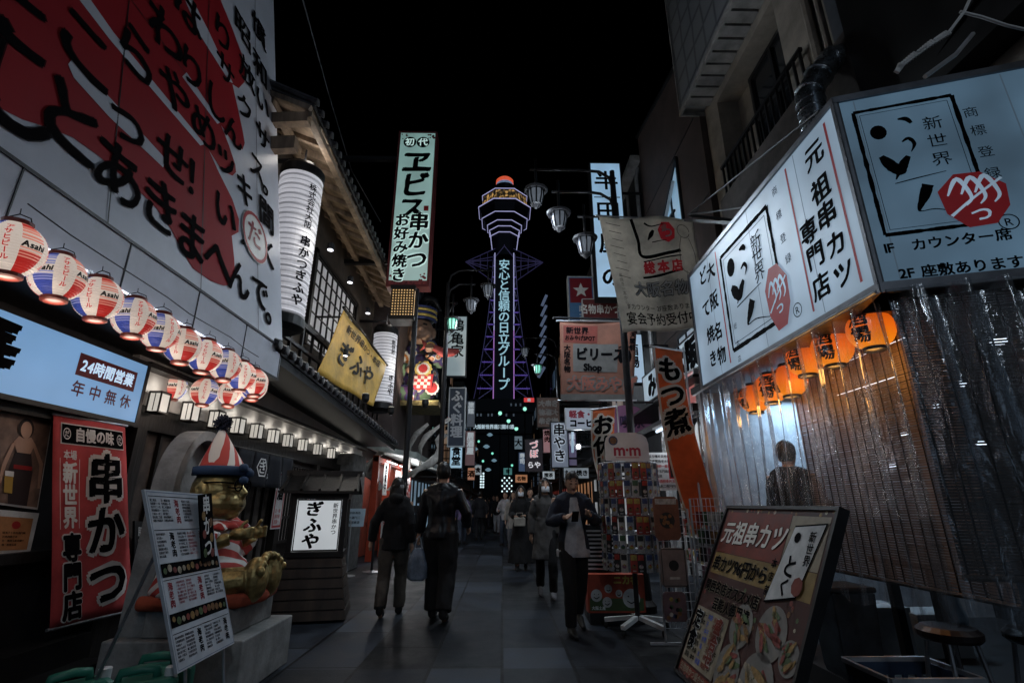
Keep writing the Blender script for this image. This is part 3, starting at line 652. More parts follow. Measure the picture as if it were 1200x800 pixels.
for r0, (y0, y1) in enumerate(((.86, 1.0), (.65, .80), (.37, .51), (.05, .20))):
    for i in range(6):
        x0 = .03 + i * .112
        if r0 == 0 and i > 3: break
        if (i + r0) % 3 == 2:
            s.col('海老肉', x0 + .05, y1, .05, rnd.choice([M['ink'], red_ink]), 1, .04)
        else: s.scrawl(x0, y0, x0 + .10, y1, M['ink'] if rnd.random() < .75 else red_ink, 7, 1, r0 * 10 + i, fill=1, size=.017)
    s.rect(.02, y1 + .012, .70, y1 + .016, M['ink'], 1)
s.frame(.01, .01, .71, 1.04, .004, mat('pale_blue_line', (.15, .2, .3), .6, var=0), 1); s.build('print', t)
b = MB(M['steel'])
for u in (.12, .60): b.tube([fn(u, .3, -.03), fn(u + .02, 0, -.03), V((fn(u, 0).x + .03, fn(u, 0).y + .05, .0))], .010, 8)
top = fn(.36, .95, -.03); b.tube([top, V((top.x - .42, top.y + .1, 0))], .010, 8); b.build('leg', t)
P4 = [q(232, 660, -1.93), q(247, 655, -1.92), q(243, 578, -1.96), q(228, 580, -1.97)]
t = thing('photo_card', 'dark card of food pictures clipped to the upper corner of the white menu easel', 'card', P4[0]); f2 = bil(*P4, .22, .44)
MB(M['ink']).grid(lambda a, c: f2(a * .22, c * .44, .03), 1, 1, thick=.01).build('card', t)
s = Sheet(f2, .002)
for i in range(3): s.fn = lambda u, v, w: f2(u, v, w + .03); s.ch('串かつ'[i], .11, .37 - i * .14, .13, M['white'], 1, .03); s.disc(.05, .3 - i * .12, .03, fm[i + 1], 2); s.disc(.17, .25 - i * .1, .03, fm[i], 2)
s.build('print', t)

# green jerry cans
jm = mat('green_plastic', (.02, .13, .09), .4, var=.2); jc = mat('white_cap', (.5, .52, .52), .4, var=.1)
def jerry():
    t = thing('jerry_can', 'x', 'jerry can')
    b = MB(jm); b.loft([[V((x * k, y * k2, z)) for x, y in [(.17 * sx + (.03 * -sx), .09 * sy) if e == 0 else (.17 * sx, (.09 - .03) * sy) for sx, sy, e in ((1, 1, 1), (1, 1, 0), (-1, 1, 0), (-1, 1, 1), (-1, -1, 1), (-1, -1, 0), (1, -1, 0), (1, -1, 1))]] for z, k, k2 in ((0, .95, .95), (.015, 1, 1), (.29, 1, 1), (.32, .97, .95), (.345, .8, .75))][:])
    b.build('body', t, bevel=.008)
    b = MB(jm); b.tube([(-.13, 0, .33), (-.12, 0, .385), (-.02, 0, .395), (.05, 0, .385), (.06, 0, .33)], [(.016, .026)] * 5, 8); b.build('handle', t, smooth=True)
    b = MB(jc); b.lathe([(.034, .33), (.034, .385), (.028, .39)], (.125, 0, 0), 14); b.build('cap', t); return t
J = jerry(); J.location = (-2.06, 3.36, 0); J.rotation_euler = (0, 0, .5); J['label'] = 'green plastic jerry can in front, lower left of the menu easel'; J['group'] = 'green jerry cans'
dup(J, (-2.12, 3.62, 0), .25, 'green plastic jerry can behind the other one beside the menu easel')
dup(J, (-2.40, 3.30, 0), .9, 'green plastic jerry can nearest the left wall step')

# ================================================================ left: two-storey tiled restaurant
XB = -3.45; EA = V((-2.6, 5.43, 2.96)); EB = V((-2.6, 12.2, 2.62))
rb_ = thing('tiled_restaurant', 'old two storey wooden restaurant with tiled eaves on the left side', 'building', (XB, 8.5, 0))
b = MB(M['woodd']); b.box(XB - 4, XB, 4.56, 12.6, 0, 2.2); b.build('lower_wall', rb_)
shiny = mat('pale_lit_panel', (.36, .35, .34), .35, var=.15, scale=3)
b = MB(shiny); b.box(XB - 3, XB + .01, 4.56, 12.4, 2.2, 2.9); b.build('lintel_panel', rb_)
b = MB(M['woodd']); b.box(XB, XB + .09, 4.56, 12.4, 1.96, 2.06); b.box(XB, XB + .14, 4.56, 12.4, 2.52, 2.57)
for y in (4.6, 5.9, 7.8, 9.2, 10.4): b.box(XB, XB + .12, y, y + .13, 0, 1.96)
b.build('post', rb_)
b = MB(mat('upper_wall_wood', (.05, .04, .032), .7, var=.4, scale=5)); b.box(XB - 4, XB - .02, 4.6, 12.4, 2.9, 6.9); b.build('upper_wall', rb_)
def eave(name, A, B, depth, rise, over, rows, tile_r, tile_dx):
    """tiled eave running along the street from A to B; rises inwards"""
    r = MB(M['tile']); d = (B - A); L_ = d.length
    iA = A + V((-depth, 0, rise)); iB = B + V((-depth, 0, rise))
    r.add([A, B, iB, iA, A + V((0, 0, .07)), B + V((0, 0, .07)), iB + V((0, 0, .07)), iA + V((0, 0, .07))], [(0, 1, 2, 3), (7, 6, 5, 4), (0, 4, 5, 1), (1, 5, 6, 2), (2, 6, 7, 3), (3, 7, 4, 0)])
    n = int(L_ / tile_dx)
    for i in range(n + 1):
        p = A + d * (i / n) + V((0, 0, .075)); r.tube([p + V((.05, 0, -.012)), p + V((-depth, 0, rise))], tile_r, 8)
        r.ball(p + V((.055, 0, -.012)), .012, tile_r * 1.15, tile_r * 1.15, 10, 5)
    o = r.build(name, rb_)
    return o
def soffit(A, B, depth, rise, step, name='rafter'):
    b = MB(wood('rafter_wood', (.20, .15, .11))); d = B - A; n = int(d.length / step)
    b.add([A + V((-.02, 0, -.01)), B + V((-.02, 0, -.01)), B + V((-depth, 0, rise - .01)), A + V((-depth, 0, rise - .01))], [(3, 2, 1, 0)])
    for i in range(n + 1):
        p = A + d * (i / n); b.bar(p + V((-.03, 0, -.05)), p + V((-depth, 0, rise - .05)), .07, .08)
    b.bar(A + V((-.05, 0, -.13)), B + V((-.05, 0, -.13)), .09, .09)
    b.bar(A + V((-depth * .6, 0, rise * .6 - .14)), B + V((-depth * .6, 0, rise * .6 - .14)), .10, .10)
    b.build(name, rb_)
eave('lower_eave', EA, EB, 1.0, .42, 0, 0, .052, .20)
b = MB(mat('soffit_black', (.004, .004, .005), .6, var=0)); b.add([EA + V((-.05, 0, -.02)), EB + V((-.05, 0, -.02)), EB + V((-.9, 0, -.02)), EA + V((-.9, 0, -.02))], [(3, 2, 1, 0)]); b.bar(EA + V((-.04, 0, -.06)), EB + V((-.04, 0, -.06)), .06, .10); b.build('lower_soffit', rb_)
UA = V((-2.6, 5.45, 6.42)); UB = V((-2.6, 12.1, 6.12))
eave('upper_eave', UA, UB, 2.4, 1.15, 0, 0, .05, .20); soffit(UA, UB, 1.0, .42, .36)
b = MB(M['woodl']); b.bar((-3.5, 5.5, 6.2), (-2.65, 5.5, 6.25), .12, .16); b.bar((-3.5, 5.46, 5.75), (-2.75, 5.46, 5.8), .12, .2); b.bar((-3.4, 5.5, 5.3), (-3.4, 5.5, 6.5), .14); b.build('gable_beam', rb_)
# shoji window upstairs
b = MB(glow('shoji_paper', (122, 122, 124), 1.0, .3)); b.box(XB - .02, XB + .01, 8.2, 10.6, 4.0, 5.6); w = b.build('shoji_window', rb_)
b = MB(M['woodd'])
for i in range(9): y = 8.2 + i * .3; b.box(XB + .012, XB + .04, y - .015, y + .015, 4.0, 5.6)
for i in range(7): z = 4.0 + i * 1.6 / 6; b.box(XB + .041, XB + .06, 8.15, 10.65, z - .012, z + .012)
b.box(XB, XB + .08, 8.06, 8.16, 3.9, 5.7); b.box(XB, XB + .08, 10.64, 10.74, 3.9, 5.7); b.box(XB, XB + .08, 8.06, 10.74, 5.62, 5.7); b.build('lattice', w)
b = MB(M['woodd'])     # balcony rail over the lower eave
for i in range(16): b.box(-3.05, -3.01, 5.9 + i * .4, 5.94 + i * .4, 3.2, 3.85)
b.bar((-3.03, 5.6, 3.86), (-3.03, 12.2, 3.86), .07); b.bar((-3.03, 5.6, 3.5), (-3.03, 12.2, 3.5), .05); b.build('balcony_rail', rb_)
# ground floor openings
b = MB(glow('screen_lit', (70, 66, 66), 1, .4)); b.box(XB + .005, XB + .02, 8.0, 9.15, .75, 1.9); b.box(XB + .005, XB + .02, 9.4, 10.35, .9, 1.9); w = b.build('screen', rb_)
b = MB(M['woodd'])
for i in range(22): b.box(XB + .022, XB + .05, 8.0 + i * .107, 8.03 + i * .107, .75, 1.9)
for z in (.75, 1.1, 1.5, 1.88): b.box(XB + .05, XB + .07, 8.0, 10.35, z - .02, z + .02)
b.build('screen_lattice', w)
b = MB(mat('rough_stone', (.10, .10, .10), .85, var=.4, scale=6, bump=.5, bscale=12)); b.box(XB - .3, XB + .35, 10.62, 11.6, 0, 2.3); b.build('stone_pier', rb_, bevel=.02)
b = MB(mat('dim_interior', (.05, .04, .035), .8, var=.4)); b.box(XB + .003, XB + .012, 4.8, 7.7, .35, 1.95); b.build('door_panel', rb_)
b = MB(M['woodd']); [b.box(XB + .014, XB + .05, 4.8 + i * .24, 4.84 + i * .24, .35, 1.95) for i in range(13)]; b.build('door_lattice', rb_)
# small posters by the entrance
for k, (y, z, w, h, lab, ch) in enumerate([(5.55, 1.30, .32, .42, 'small red and white notice behind the gold statue', '円'), (7.62, .95, .34, .8, 'red bordered menu poster under the black entrance curtain', '酒'), (8.9, .9, .4, .85, 'red and white poster on the lattice by the lamp box sign', '丼')]):
    fr = Fr((XB + .13, y, z), (0, 1, 0), (0, 0, 1)); t = thing('poster', lab, 'poster', (XB + .13, y, z))
    MB(M['dirtywhite']).box(0, w, 0, h, -.006, 0, X=fr).build('sheet', t); s = Sheet(fr); s.frame(.02, .02, w - .02, h - .02, .03, M['red'], 1); s.ch(ch, w / 2, h * .62, w * .6, M['ink'], 1, .05); s.scrawl(.07, .06, w - .06, h * .36, M['red'], 3, 1, k); s.build('print', t)

# row of little box lamps
warm = (1.0, .93, .82)
def boxlamp():
    t = thing('wall_lamp', 'x', 'lamp')
    bx = glow('box_lamp_paper', (222, 216, 204), .82, .3); flicker(bx, .7, 1.0); MB(bx).box(.03, .15, -.075, .075, 0, .19).build('shade', t)
    b = MB(M['woodd'])
    for x in (.026, .154):
        for y in (-.079, .079): b.box(x - .007, x + .007, y - .007, y + .007, -.012, .202)
    b.box(.02, .16, -.085, .085, -.024, -.010); b.box(.02, .16, -.085, .085, .20, .214); b.box(0, .022, -.03, .03, .06, .12); b.box(.086, .094, -.079, -.0755, 0, .19); b.build('frame', t)
    lamp('lamp_bulb', 'POINT', (.10, 0, .27), .9, warm, t, .04); return t
BL = boxlamp(); ys = [4.84, 5.36, 5.87, 6.36, 6.86, 7.38, 7.9, 8.5, 9.2, 9.95, 10.7, 11.5]
for i, y in enumerate(ys):
    o = BL if i == 0 else dup(BL)
    o.location = (XB + .01, y, 2.15); o.scale = (.88, .88, .88); o['group'] = 'white box lamps in a row under the lower eave'; o['label'] = ['white box lamp nearest the camera, half hidden by round lanterns', 'second white box lamp, just left of the striped hat', 'white box lamp directly right of the navy pompom', 'fourth white box lamp in the row, above the black curtain', 'fifth white box lamp along the lintel', 'sixth white box lamp along the lintel', 'seventh white box lamp along the lintel', 'eighth white box lamp along the lintel', 'ninth white box lamp along the lintel', 'tenth white box lamp above the lamp box sign', 'eleventh white box lamp, last but one of its row', 'white box lamp at the far end of its row'][i]
# noren
cl = mat('black_curtain', (.010, .011, .016), .9, var=.3, bump=.2, bscale=10)
fr = Fr((-3.12, 5.98, 1.50), (0, 1, 0), (0, 0, 1))
t = thing('shop_curtain', 'short black entrance curtain with a white emblem behind the statue', 'curtain', (-3.12, 6.7, 1.5))
b = MB(cl); wv = lambda a, c: fr(a * 1.6, c * .42, .035 * sin(a * 19) * (1 - c) + .02)
for k in range(4): b.grid(lambda a, c: wv((k + .02 + a * .96) / 4, c), 6, 6, thick=.004)
b.build('cloth', t, smooth=True)
s = Sheet(lambda u, v, w: fr(u, v, .035 * sin(u / 1.6 * 19) * (1 - v / .42) + .028)); s.ring(.62, .24, .11, .128, M['white'], 0, 6); s.ch('ぎ', .62, .24, .18, M['white'], 0, .02, rough=.05); s.ch('ふ', .82, .14, .08, M['white'], 0, .02); s.build('emblem', t)
b = MB(M['woodd']); b.tube([(-3.12, 5.85, 1.93), (-3.12, 7.75, 1.93)], .014); b.bar((-3.12, 5.9, 1.93), (XB + .1, 5.9, 1.95), .03); b.bar((-3.12, 7.7, 1.93), (XB + .1, 7.7, 1.95), .03); b.build('rod', t)

# standing wooden lamp box sign
t = thing('lamp_box_sign', 'standing wooden lamp box with lit white panel on a sloped slatted base', 'sign', (-2.32, 6.75, 0)); t.rotation_euler = (0, 0, radians(12))
b = MB(M['woodd'])
for sy in (0,):
    b.loft([[V((sx * (.42 - .12 * k), yy * (.36 - .12 * k), .03 + .66 * k)) for sx, yy in ((-1, -1), (1, -1), (1, 1), (-1, 1))] for k in (0, 1)])
b.build('base', t, world=False)
b = MB(M['wood'])
for i in range(6):
    k0 = i / 6; k1 = (i + .86) / 6
    for k, kk in ((k0, k1),):
        b.loft([[V((sx * (.44 - .12 * q), yy * (.385 - .12 * q), .03 + .66 * q)) for sx, yy in ((-1, -1), (1, -1), (1, 1), (-1, 1))] for q in (k, kk)])
b.build('slat', t, world=False)
b = MB(M['woodd'])
for sx in (-1, 1):
    for yy in (-1, 1): b.box(sx * .30 - .03, sx * .30 + .03, yy * .24 - .03, yy * .24 + .03, .69, 1.42)
b.box(-.34, .34, -.28, .28, .69, .75); b.box(-.34, .34, -.28, .28, 1.36, 1.42); b.build('frame', t, world=False)
b = MB(glow('gifuya_panel', (172, 178, 182), 1.0, .2)); b.box(-.26, .26, -.235, -.215, .76, 1.35); b.box(.275, .295, -.2, .2, .76, 1.35); b.box(-.295, -.275, -.2, .2, .76, 1.35); b.build('lit_panel', t, world=False)
s = Sheet(Fr((-.26, -.235, .76), (1, 0, 0), (0, 0, 1)))
s.col('ぎふや', .2, .57, .185, M['ink'], 1, .05, rough=.05, sx=1.15); s.col('新世界串かつ', .45, .55, .062, M['ink'], 1, .02); s.frame(0, 0, .52, .59, .012, M['ink'], 1); s.build('lettering', t, world=False)
b = MB(M['woodd'])
for sg in (-1, 1): b.add([(-.46, sg * .40, 1.45), (.46, sg * .40, 1.45), (.44, 0, 1.66), (-.44, 0, 1.66), (-.46, sg * .40, 1.42), (.46, sg * .40, 1.42), (.44, 0, 1.62), (-.44, 0, 1.62)], [(0, 1, 2, 3), (7, 6, 5, 4), (0, 4, 5, 1), (1, 5, 6, 2), (2, 6, 7, 3), (3, 7, 4, 0)])
for i in range(5): x = -.42 + i * .21; b.bar((x, -.41, 1.46), (x, 0, 1.675), .03); b.bar((x, .41, 1.46), (x, 0, 1.675), .03)
b.bar((-.47, 0, 1.675), (.47, 0, 1.675), .07); b.build('roof', t, world=False)

# placard on a post, and queue post bases beyond
t = thing('placard_stand', 'small pale blue placard on a steel post beside the lamp box sign', 'stand', (-2.95, 10.3, 0))
b = MB(M['steel']); b.lathe([(.17, 0), (.17, .012), (.03, .03)], (-2.95, 10.3, 0), 20); b.tube([(-2.95, 10.3, .02), (-2.95, 10.3, 1.0)], .02); b.build('post', t)
fr = Fr((-3.2, 10.22, .88), (.96, .25, 0), (0, .25, .97)); MB(mat('placard_blue', (.28, .36, .42), .5, var=.1)).box(0, .5, 0, .34, -.012, 0, X=fr).build('placard', t)
s = Sheet(fr); [s.scrawl(.04, .04 + i * .09, .47, .11 + i * .09, M['ink'], 1, 1, 40 + i) for i in range(3)]; s.build('lettering', t)
t = thing('queue_post', 'steel queue post with a round base on the paving past the blue placard', 'post', (-2.62, 10.9, 0))
b = MB(M['steel']); b.lathe([(.19, 0), (.19, .012), (.04, .035)], (-2.62, 10.9, 0), 20); b.build('base', t); b = MB(M['dark']); b.tube([(-2.62, 10.9, .03), (-2.62, 10.9, .9)], .025); b.ball((-2.62, 10.9, .92), .035); b.build('post', t)

# tall paper cylinder lanterns
cyl = glow('cylinder_paper', (184, 184, 192), .85, .3, (.45, .45, .45)); cyl2 = glow('cylinder_hoop', (128, 128, 136), .8, .3, (.3, .3, .3))
def cylinder(loc, r, h, label, txt, small):
    t = thing('cylinder_lantern', label, 'lantern', loc, 0, 'tall white paper cylinder lanterns'); x, y, z = loc
    prof = []; n = int(h / .03)
    for i in range(n + 1):
        zz = .16 + (h - .32) * i / n; prof.append((r + (.007 if i % 2 else -.006), zz))
    b = MB(cyl)
    for i in range(n): b.lathe(prof[i:i + 2], loc, 36, cap=False, m=cyl2 if i % 3 == 0 else cyl)
    b.build('paper_shade', t, smooth=False)
    b = MB(M['black']); b.lathe([(r * .7, -.04), (r * .98, 0), (r * 1.06, .02), (r * 1.06, .14), (r * .98, .165)], loc, 30); b.build('rim', t); b = MB(M['black']); b.lathe([(r * .98, h - .165), (r * 1.06, h - .14), (r * 1.06, h - .02), (r * .9, h + .05)], loc, 30); b.build('rim', t)
    s = Sheet(lambda u, v, w: V((x + (r + .012 + w) * cos(-pi / 2 + 1.0 + u / r), y + (r + .012 + w) * sin(-pi / 2 + 1.0 + u / r), z + v)), .004)
    s.col(txt, 0.0, h - 1.15, .17 * r / .3, M['ink'], 1, .045, rough=.04, pitch=1.05)
    s.col(small, 0, h - .32, .12, M['ink'], 1, .02); s.build('lettering', t)
    lamp('lantern_glow', 'POINT', (x + .12, y - .1, z + h + .16), 9, (1, .93, .85), t, .08); lamp('lantern_glow', 'POINT', (x + .5, y - .2, z + h * .5), 7, (1, .95, .9), t, .12)
    b = MB(M['iron']); b.tube([(x, y, z + h + .03), (x, y, z + h + .4)], .015); b.bar((x, y - .0, z + h + .2), (XB, y, z + h + .2), .05); b.build('bracket', t)
cylinder((-2.98, 6.25, 3.5), .29, 2.45, 'big white paper cylinder lantern under the near end of the upper eave', '串かつぎふや', '株式会社大阪')
cylinder((-2.80, 11.2, 3.3), .27, 1.95, 'second white paper cylinder lantern beyond the gold cloth', 'ぎふや', '新世界')
for i, (u, v) in enumerate([(387, 294), (410, 332), (431, 368), (404, 418)]):
    p = at_x(u, v, -2.75)
    t = thing('downlight', ['small round downlight under the upper eave, nearest the big cylinder lantern', 'small round downlight under the middle of the upper eave', 'small round downlight under the far end of the upper eave', 'small floodlight mounted above the gold cloth'][i], 'light', p, 0, 'downlights under the upper eave')
    MB(M['black']).lathe([(.05, .02), (.055, .12), (.03, .14)], p, 14).build('housing', t); MB(glow('downlight_lens', (240, 240, 250), 2.5, 0)).lathe([(.045, .012), (.045, .019)], p, 14).build('lens', t)
    lamp('downlight_beam', 'SPOT', p + V((0, 0, 0)), 30 if i < 3 else 5, (1, .95, .88), t, .04, (0, radians(-12 if i < 3 else -30), 0), radians(120))
# gold cloth
P4 = [V((-2.88, 7.35, 3.28)), at_y(437, 476, 9.6), at_y(452, 428, 10.4), at_y(403, 363, 8.0)]
P4[0] = at_y(370, 437, 7.4)
t = thing('gold_cloth', 'rippling golden cloth with black brush letters above the lower tiled eave', 'cloth banner', P4[0]); W, H2 = 2.4, 1.3; fn = bil(*P4, W, H2, .022, 2.0, .4)
MB(mat('gold_cloth', (.64, .38, .075), .5, var=.25, scale=3, bump=.3, bscale=6)).grid(lambda a, c: fn(a * W, c * H2), 40, 12, thick=.006).build('cloth', t, smooth=True)
s = Sheet(fn, .012); gi = mat('gold_cloth_ink', (.03, .022, .012), .7, var=0)
for i, c in enumerate('ぎふや'): s.ch(c, .62 + i * .56, .62, .54, gi, 1, .04, rough=.05)
s.line('新世界串かつ・本店', .35, 1.1, .19, gi, 1, .02); s.build('lettering', t)
b = MB(M['woodd']); b.tube([fn(-.05, H2 + .03), fn(W + .05, H2 + .03)], .025); b.bar(fn(.3, H2 + .03), fn(.3, H2 + .03) + V((-.6, 0, 0)), .03); b.bar(fn(2.1, H2 + .03), fn(2.1, H2 + .03) + V((-.7, 0, 0)), .03); b.build('rod', t)
for k, uu in enumerate((.75, 1.9)):
    p = fn(uu, -.30, .60); t = thing('spotlight', ['small spotlight below the near end of the gold cloth', 'small spotlight below the far end of the gold cloth'][k], 'light', p)
    MB(M['black']).lathe([(.03, -.05), (.06, .0), (.06, .09)], p, 12).build('housing', t); MB(glow('spot_lens', (235, 225, 200), 1.2, 0)).lathe([(.05, .092), (.05, .096)], p, 12).build('lens', t)
    lamp('spotlight_beam', 'SPOT', p + V((.02, 0, .11)), 60, (1, .86, .6), t, .05, (0, radians(180 + 20), 0), radians(130))
# ================================================================ left, further: tall sign, figure, red shop, lamp posts
cb = [at_y(452, 333, 9.6), at_y(500, 333, 9.3)]
S0 = at_y(455, 333, 9.6); S1 = at_y(500, 332, 9.6)
ztop = at_y(480, 156, 9.6).z; zbot = S0.z
t = thing('tall_sign', 'tall pale green light box with black brush letters and a red rim', 'sign', (S0.x, 9.6, zbot))
W = S1.x - S0.x; H2 = ztop - zbot; fr = Fr((S0.x, 9.6, zbot), (1, 0, 0), (0, 0, 1))
sign_box(t, fr, W, H2, .3, glow('tall_sign_green', (112, 150, 144), .95, .45), mat('dark_red_rim', (.10, .02, .02), .5, var=.2), .05)
s = Sheet(fr, .004); wg = glow('pale_green_letter', (160, 190, 184), 1, 0)
for k, (c, x) in enumerate((('初', .28), ('代', .66))): s.disc(W * x, H2 - .26, .15, M['ink'], 1); s.ch(c, W * x, H2 - .26, .22, wg, 2, .03)
for i, (c, x) in enumerate((('ヱ', .5), ('ビ', .52), ('ス', .48))): s.ch(c, W * x, H2 - .80 - i * .62, .72 - .05 * i, M['ink'], 1, .05, rough=.06)
s.outl('col', '串かつ', W * .70, H2 - 2.15, .46, M['ink'], wg, 1, .05, .04, rough=.04); s.outl('col', 'お好み焼き', W * .24, H2 - 2.18, .33, M['ink'], wg, 1, .05, .04, rough=.04)
s.rect(W * .8, H2 - 2.1, W * .93, H2 - 1.97, M['red'], 1)
s.rect(0, 0, W, .09, mat('rim_pattern', (.2, .04, .04), .5, var=.5, scale=20), 1)
for i in range(26): s.disc(rnd.choice((rnd.uniform(.03, .2), rnd.uniform(.8, .97))) * W, H2 - rnd.uniform(.04, .2) if i % 2 else rnd.uniform(.1, .28), rnd.uniform(.015, .035), mat('rim_flower', (.22, .04, .05), .5, var=.3), 1, 6)
s.build('lettering', t)
b = MB(M['iron']); b.bar((S0.x - .05, 9.78, zbot + .6), (-4.2, 9.78, zbot + .6), .1); b.bar((S0.x - .05, 9.78, ztop - .6), (-4.2, 9.78, ztop - .6), .1); b.build('bracket', t); b = MB(M['iron']); b.tube([(-1.86, 9.75, 0), (-1.86, 9.75, zbot)], .055, 10); b.build('mast', t)
t = thing('lattice_lantern', 'square lantern of small golden lights under the tall green sign', 'lantern', (S0.x + .12, 9.6, zbot - .75))
x0 = S0.x + .1; b = MB(glow('gold_bulbs', (226, 180, 110), .9, .3)); b.box(x0, x0 + .46, 9.58, 9.95, zbot - .72, zbot - .12); b.build('shade', t)
b = MB(M['woodd'])
for i in range(9): xx = x0 + .46 * i / 8; b.box(xx - .013, xx + .013, 9.565, 9.578, zbot - .72, zbot - .12)
for i in range(11): zz = zbot - .72 + .6 * i / 10; b.box(x0, x0 + .46, 9.55, 9.564, zz - .013, zz + .013)
b.box(x0 - .03, x0 + .49, 9.54, 9.98, zbot - .12, zbot - .04); b.box(x0 - .03, x0 + .49, 9.54, 9.98, zbot - .80, zbot - .72); b.box(x0 + .2, x0 + .26, 9.7, 9.76, zbot - .04, zbot + .0); b.build('lattice', t)

# big patterned figure on the facade
FB = V((-2.62, 14.2, 3.95)); t = thing('festival_figure', 'huge seated festival figure in a patterned robe fixed over the red fronted shop', 'statue', FB)
def pat():
    m = bpy.data.materials.new('robe_pattern'); m.use_nodes = True; nt = m.node_tree; bb = nt.nodes['Principled BSDF']; L = nt.links.new
    tc = nt.nodes.new('ShaderNodeTexCoord'); v = nt.nodes.new('ShaderNodeTexVoronoi'); v.inputs['Scale'].default_value = 3.2; L(tc.outputs['Object'], v.inputs['Vector'])
    r = nt.nodes.new('ShaderNodeValToRGB'); r.color_ramp.interpolation = 'CONSTANT'; e = r.color_ramp.elements; e[0].color = (.55, .46, .34, 1); e[1].position = .14; e[1].color = (.50, .14, .04, 1)
    for p, c in ((.24, (.55, .50, .40, 1)), (.34, (.05, .05, .16, 1)), (.5, (.08, .03, .10, 1)), (.62, (.10, .16, .09, 1))): q_ = e.new(p); q_.color = c
    L(v.outputs['Distance'], r.inputs[0]); L(r.outputs[0], bb.inputs['Base Color']); bb.inputs['Roughness'].default_value = .6
    return m
b = MB(pat()); b.ball(FB + V((0, 0, .75)), .72, .6, .85, 24, 14); b.ball(FB + V((.1, -.1, 1.35)), .6, .5, .5, 20, 12)
b.tube([FB + V((-.5, -.1, 1.6)), FB + V((-.55, -.45, 1.1)), FB + V((-.1, -.65, .9))], [.24, .26, .22], 12); b.tube([FB + V((.55, -.1, 1.6)), FB + V((.75, -.45, 1.25)), FB + V((.55, -.75, 1.45))], [.24, .24, .2], 12)
b.tube([FB + V((-.3, -.3, .25)), FB + V((-.45, -.7, .25)), FB + V((.2, -.75, .2))], [.3, .28, .24], 12); remesh(b.build('robe', t), .035, 2)
fc = mat('figure_skin', (.30, .18, .12), .5, var=.2, scale=4)
b = MB(fc); Hd = FB + V((.12, -.25, 2.2)); b.ball(Hd, .40, .38, .44, 20, 12); b.ball(Hd + V((.05, -.1, -.2)), .36, .34, .24); b.ball(Hd + V((.1, -.38, -.02)), .09, .1, .1); b.ball(Hd + V((.25, -.3, -.12)), .13, .12, .12); b.ball(Hd + V((-.1, -.34, -.12)), .13, .12, .12)
b.ball(Hd + V((-.38, .02, -.05)), .07, .08, .17); b.ball(Hd + V((.42, .02, -.05)), .07, .08, .17); b.tube([Hd + V((-.1, -.33, -.27)), Hd + V((.08, -.41, -.31)), Hd + V((.25, -.33, -.27))], .04, 6)
b.ball(FB + V((.55, -.92, 1.48)), .14, .13, .14); b.ball(FB + V((.02, -.78, .9)), .14, .12, .12)
for k in range(4): b.tube([FB + V((.5 + .05 * k, -1.0, 1.5)), FB + V((.48 + .06 * k, -1.08, 1.42))], .035, 6)
remesh(b.build('body', t), .026, 2)
b = MB(M['black']); b.lathe([(.36, .28), (.42, .33), (.34, .5), (.25, .75), (.08, .86)], Hd, 20); b.tube([Hd + V((0, -.1, .8)), Hd + V((.2, -.2, 1.0)), Hd + V((.45, -.2, .9)), Hd + V((.6, -.2, .6))], [.12, .14, .1, .04], 10)
b.tube([Hd + V((-.12, -.37, .1)), Hd + V((-.02, -.39, .12))], .025, 6); b.tube([Hd + V((.16, -.38, .12)), Hd + V((.27, -.34, .1))], .025, 6); b.build('hat', t, smooth=True)
def rosette(c, r, cols, nm):
    b = MB(); f = Fr(c, (1, .0, 0), (0, .12, 1))
    for k, cl_ in enumerate(cols):
        rr = r * (1 - k * .24); n_ = 24; b.prism([(rr * (1 + (.07 * cos(12 * a_) if k % 2 == 0 else 0)) * cos(a_), rr * (1 + (.07 * cos(12 * a_) if k % 2 == 0 else 0)) * sin(a_)) for a_ in [2 * pi * i / n_ for i in range(n_)]], f, -.04 if k == 0 else .012 * k - .012, .012 * k, m=cl_)
    b.build(nm, t)
oc = [mat('festival_' + n_, c_, .6, var=.2) for n_, c_ in (('orange', (.55, .20, .05)), ('white', (.60, .57, .5)), ('navy', (.03, .04, .12)), ('red', (.45, .04, .04)), ('yellow', (.55, .40, .10)), ('green', (.06, .18, .08)))]
rosette(FB + V((-.28, -.72, 1.18)), .30, [oc[1], oc[0], oc[1], oc[0]], 'rosette'); rosette(FB + V((.38, -.80, .92)), .24, [oc[4], oc[1], oc[3]], 'rosette'); rosette(FB + V((-.45, -.72, .55)), .22, [oc[5], oc[4], oc[2]], 'rosette'); rosette(FB + V((.52, -.62, 1.62)), .2, [oc[2], oc[4], oc[3]], 'rosette'); rosette(FB + V((.62, -.6, .42)), .2, [oc[1], oc[3]], 'rosette')
f = Fr(FB + V((.02, -.93, .30)), (1, .05, 0), (0, .2, 1)); b = MB(oc[3]); b.prism([(0, 0), (.62, .05), (.66, .48), (.05, .42)], f, -.05, 0)
s = Sheet(f, .004)
for i in range(6):
    for k in range(4):
        if (i + k) % 2 == 0: s.rect(.05 + i * .09, .05 + k * .09, .14 + i * .09, .14 + k * .09, oc[1], 1)
b.build('check_sash', t); s.build('check_print', t)
for k in range(5): b = MB([oc[2], oc[4]][k % 2]); b.tube([Hd + V((.47 * cos(a_), .45 * sin(a_) - .02, .30 + k * .085)) * 1 for a_ in [pi + pi * i / 12 for i in range(13)]], .045, 8); b.build('hat_cord', t)
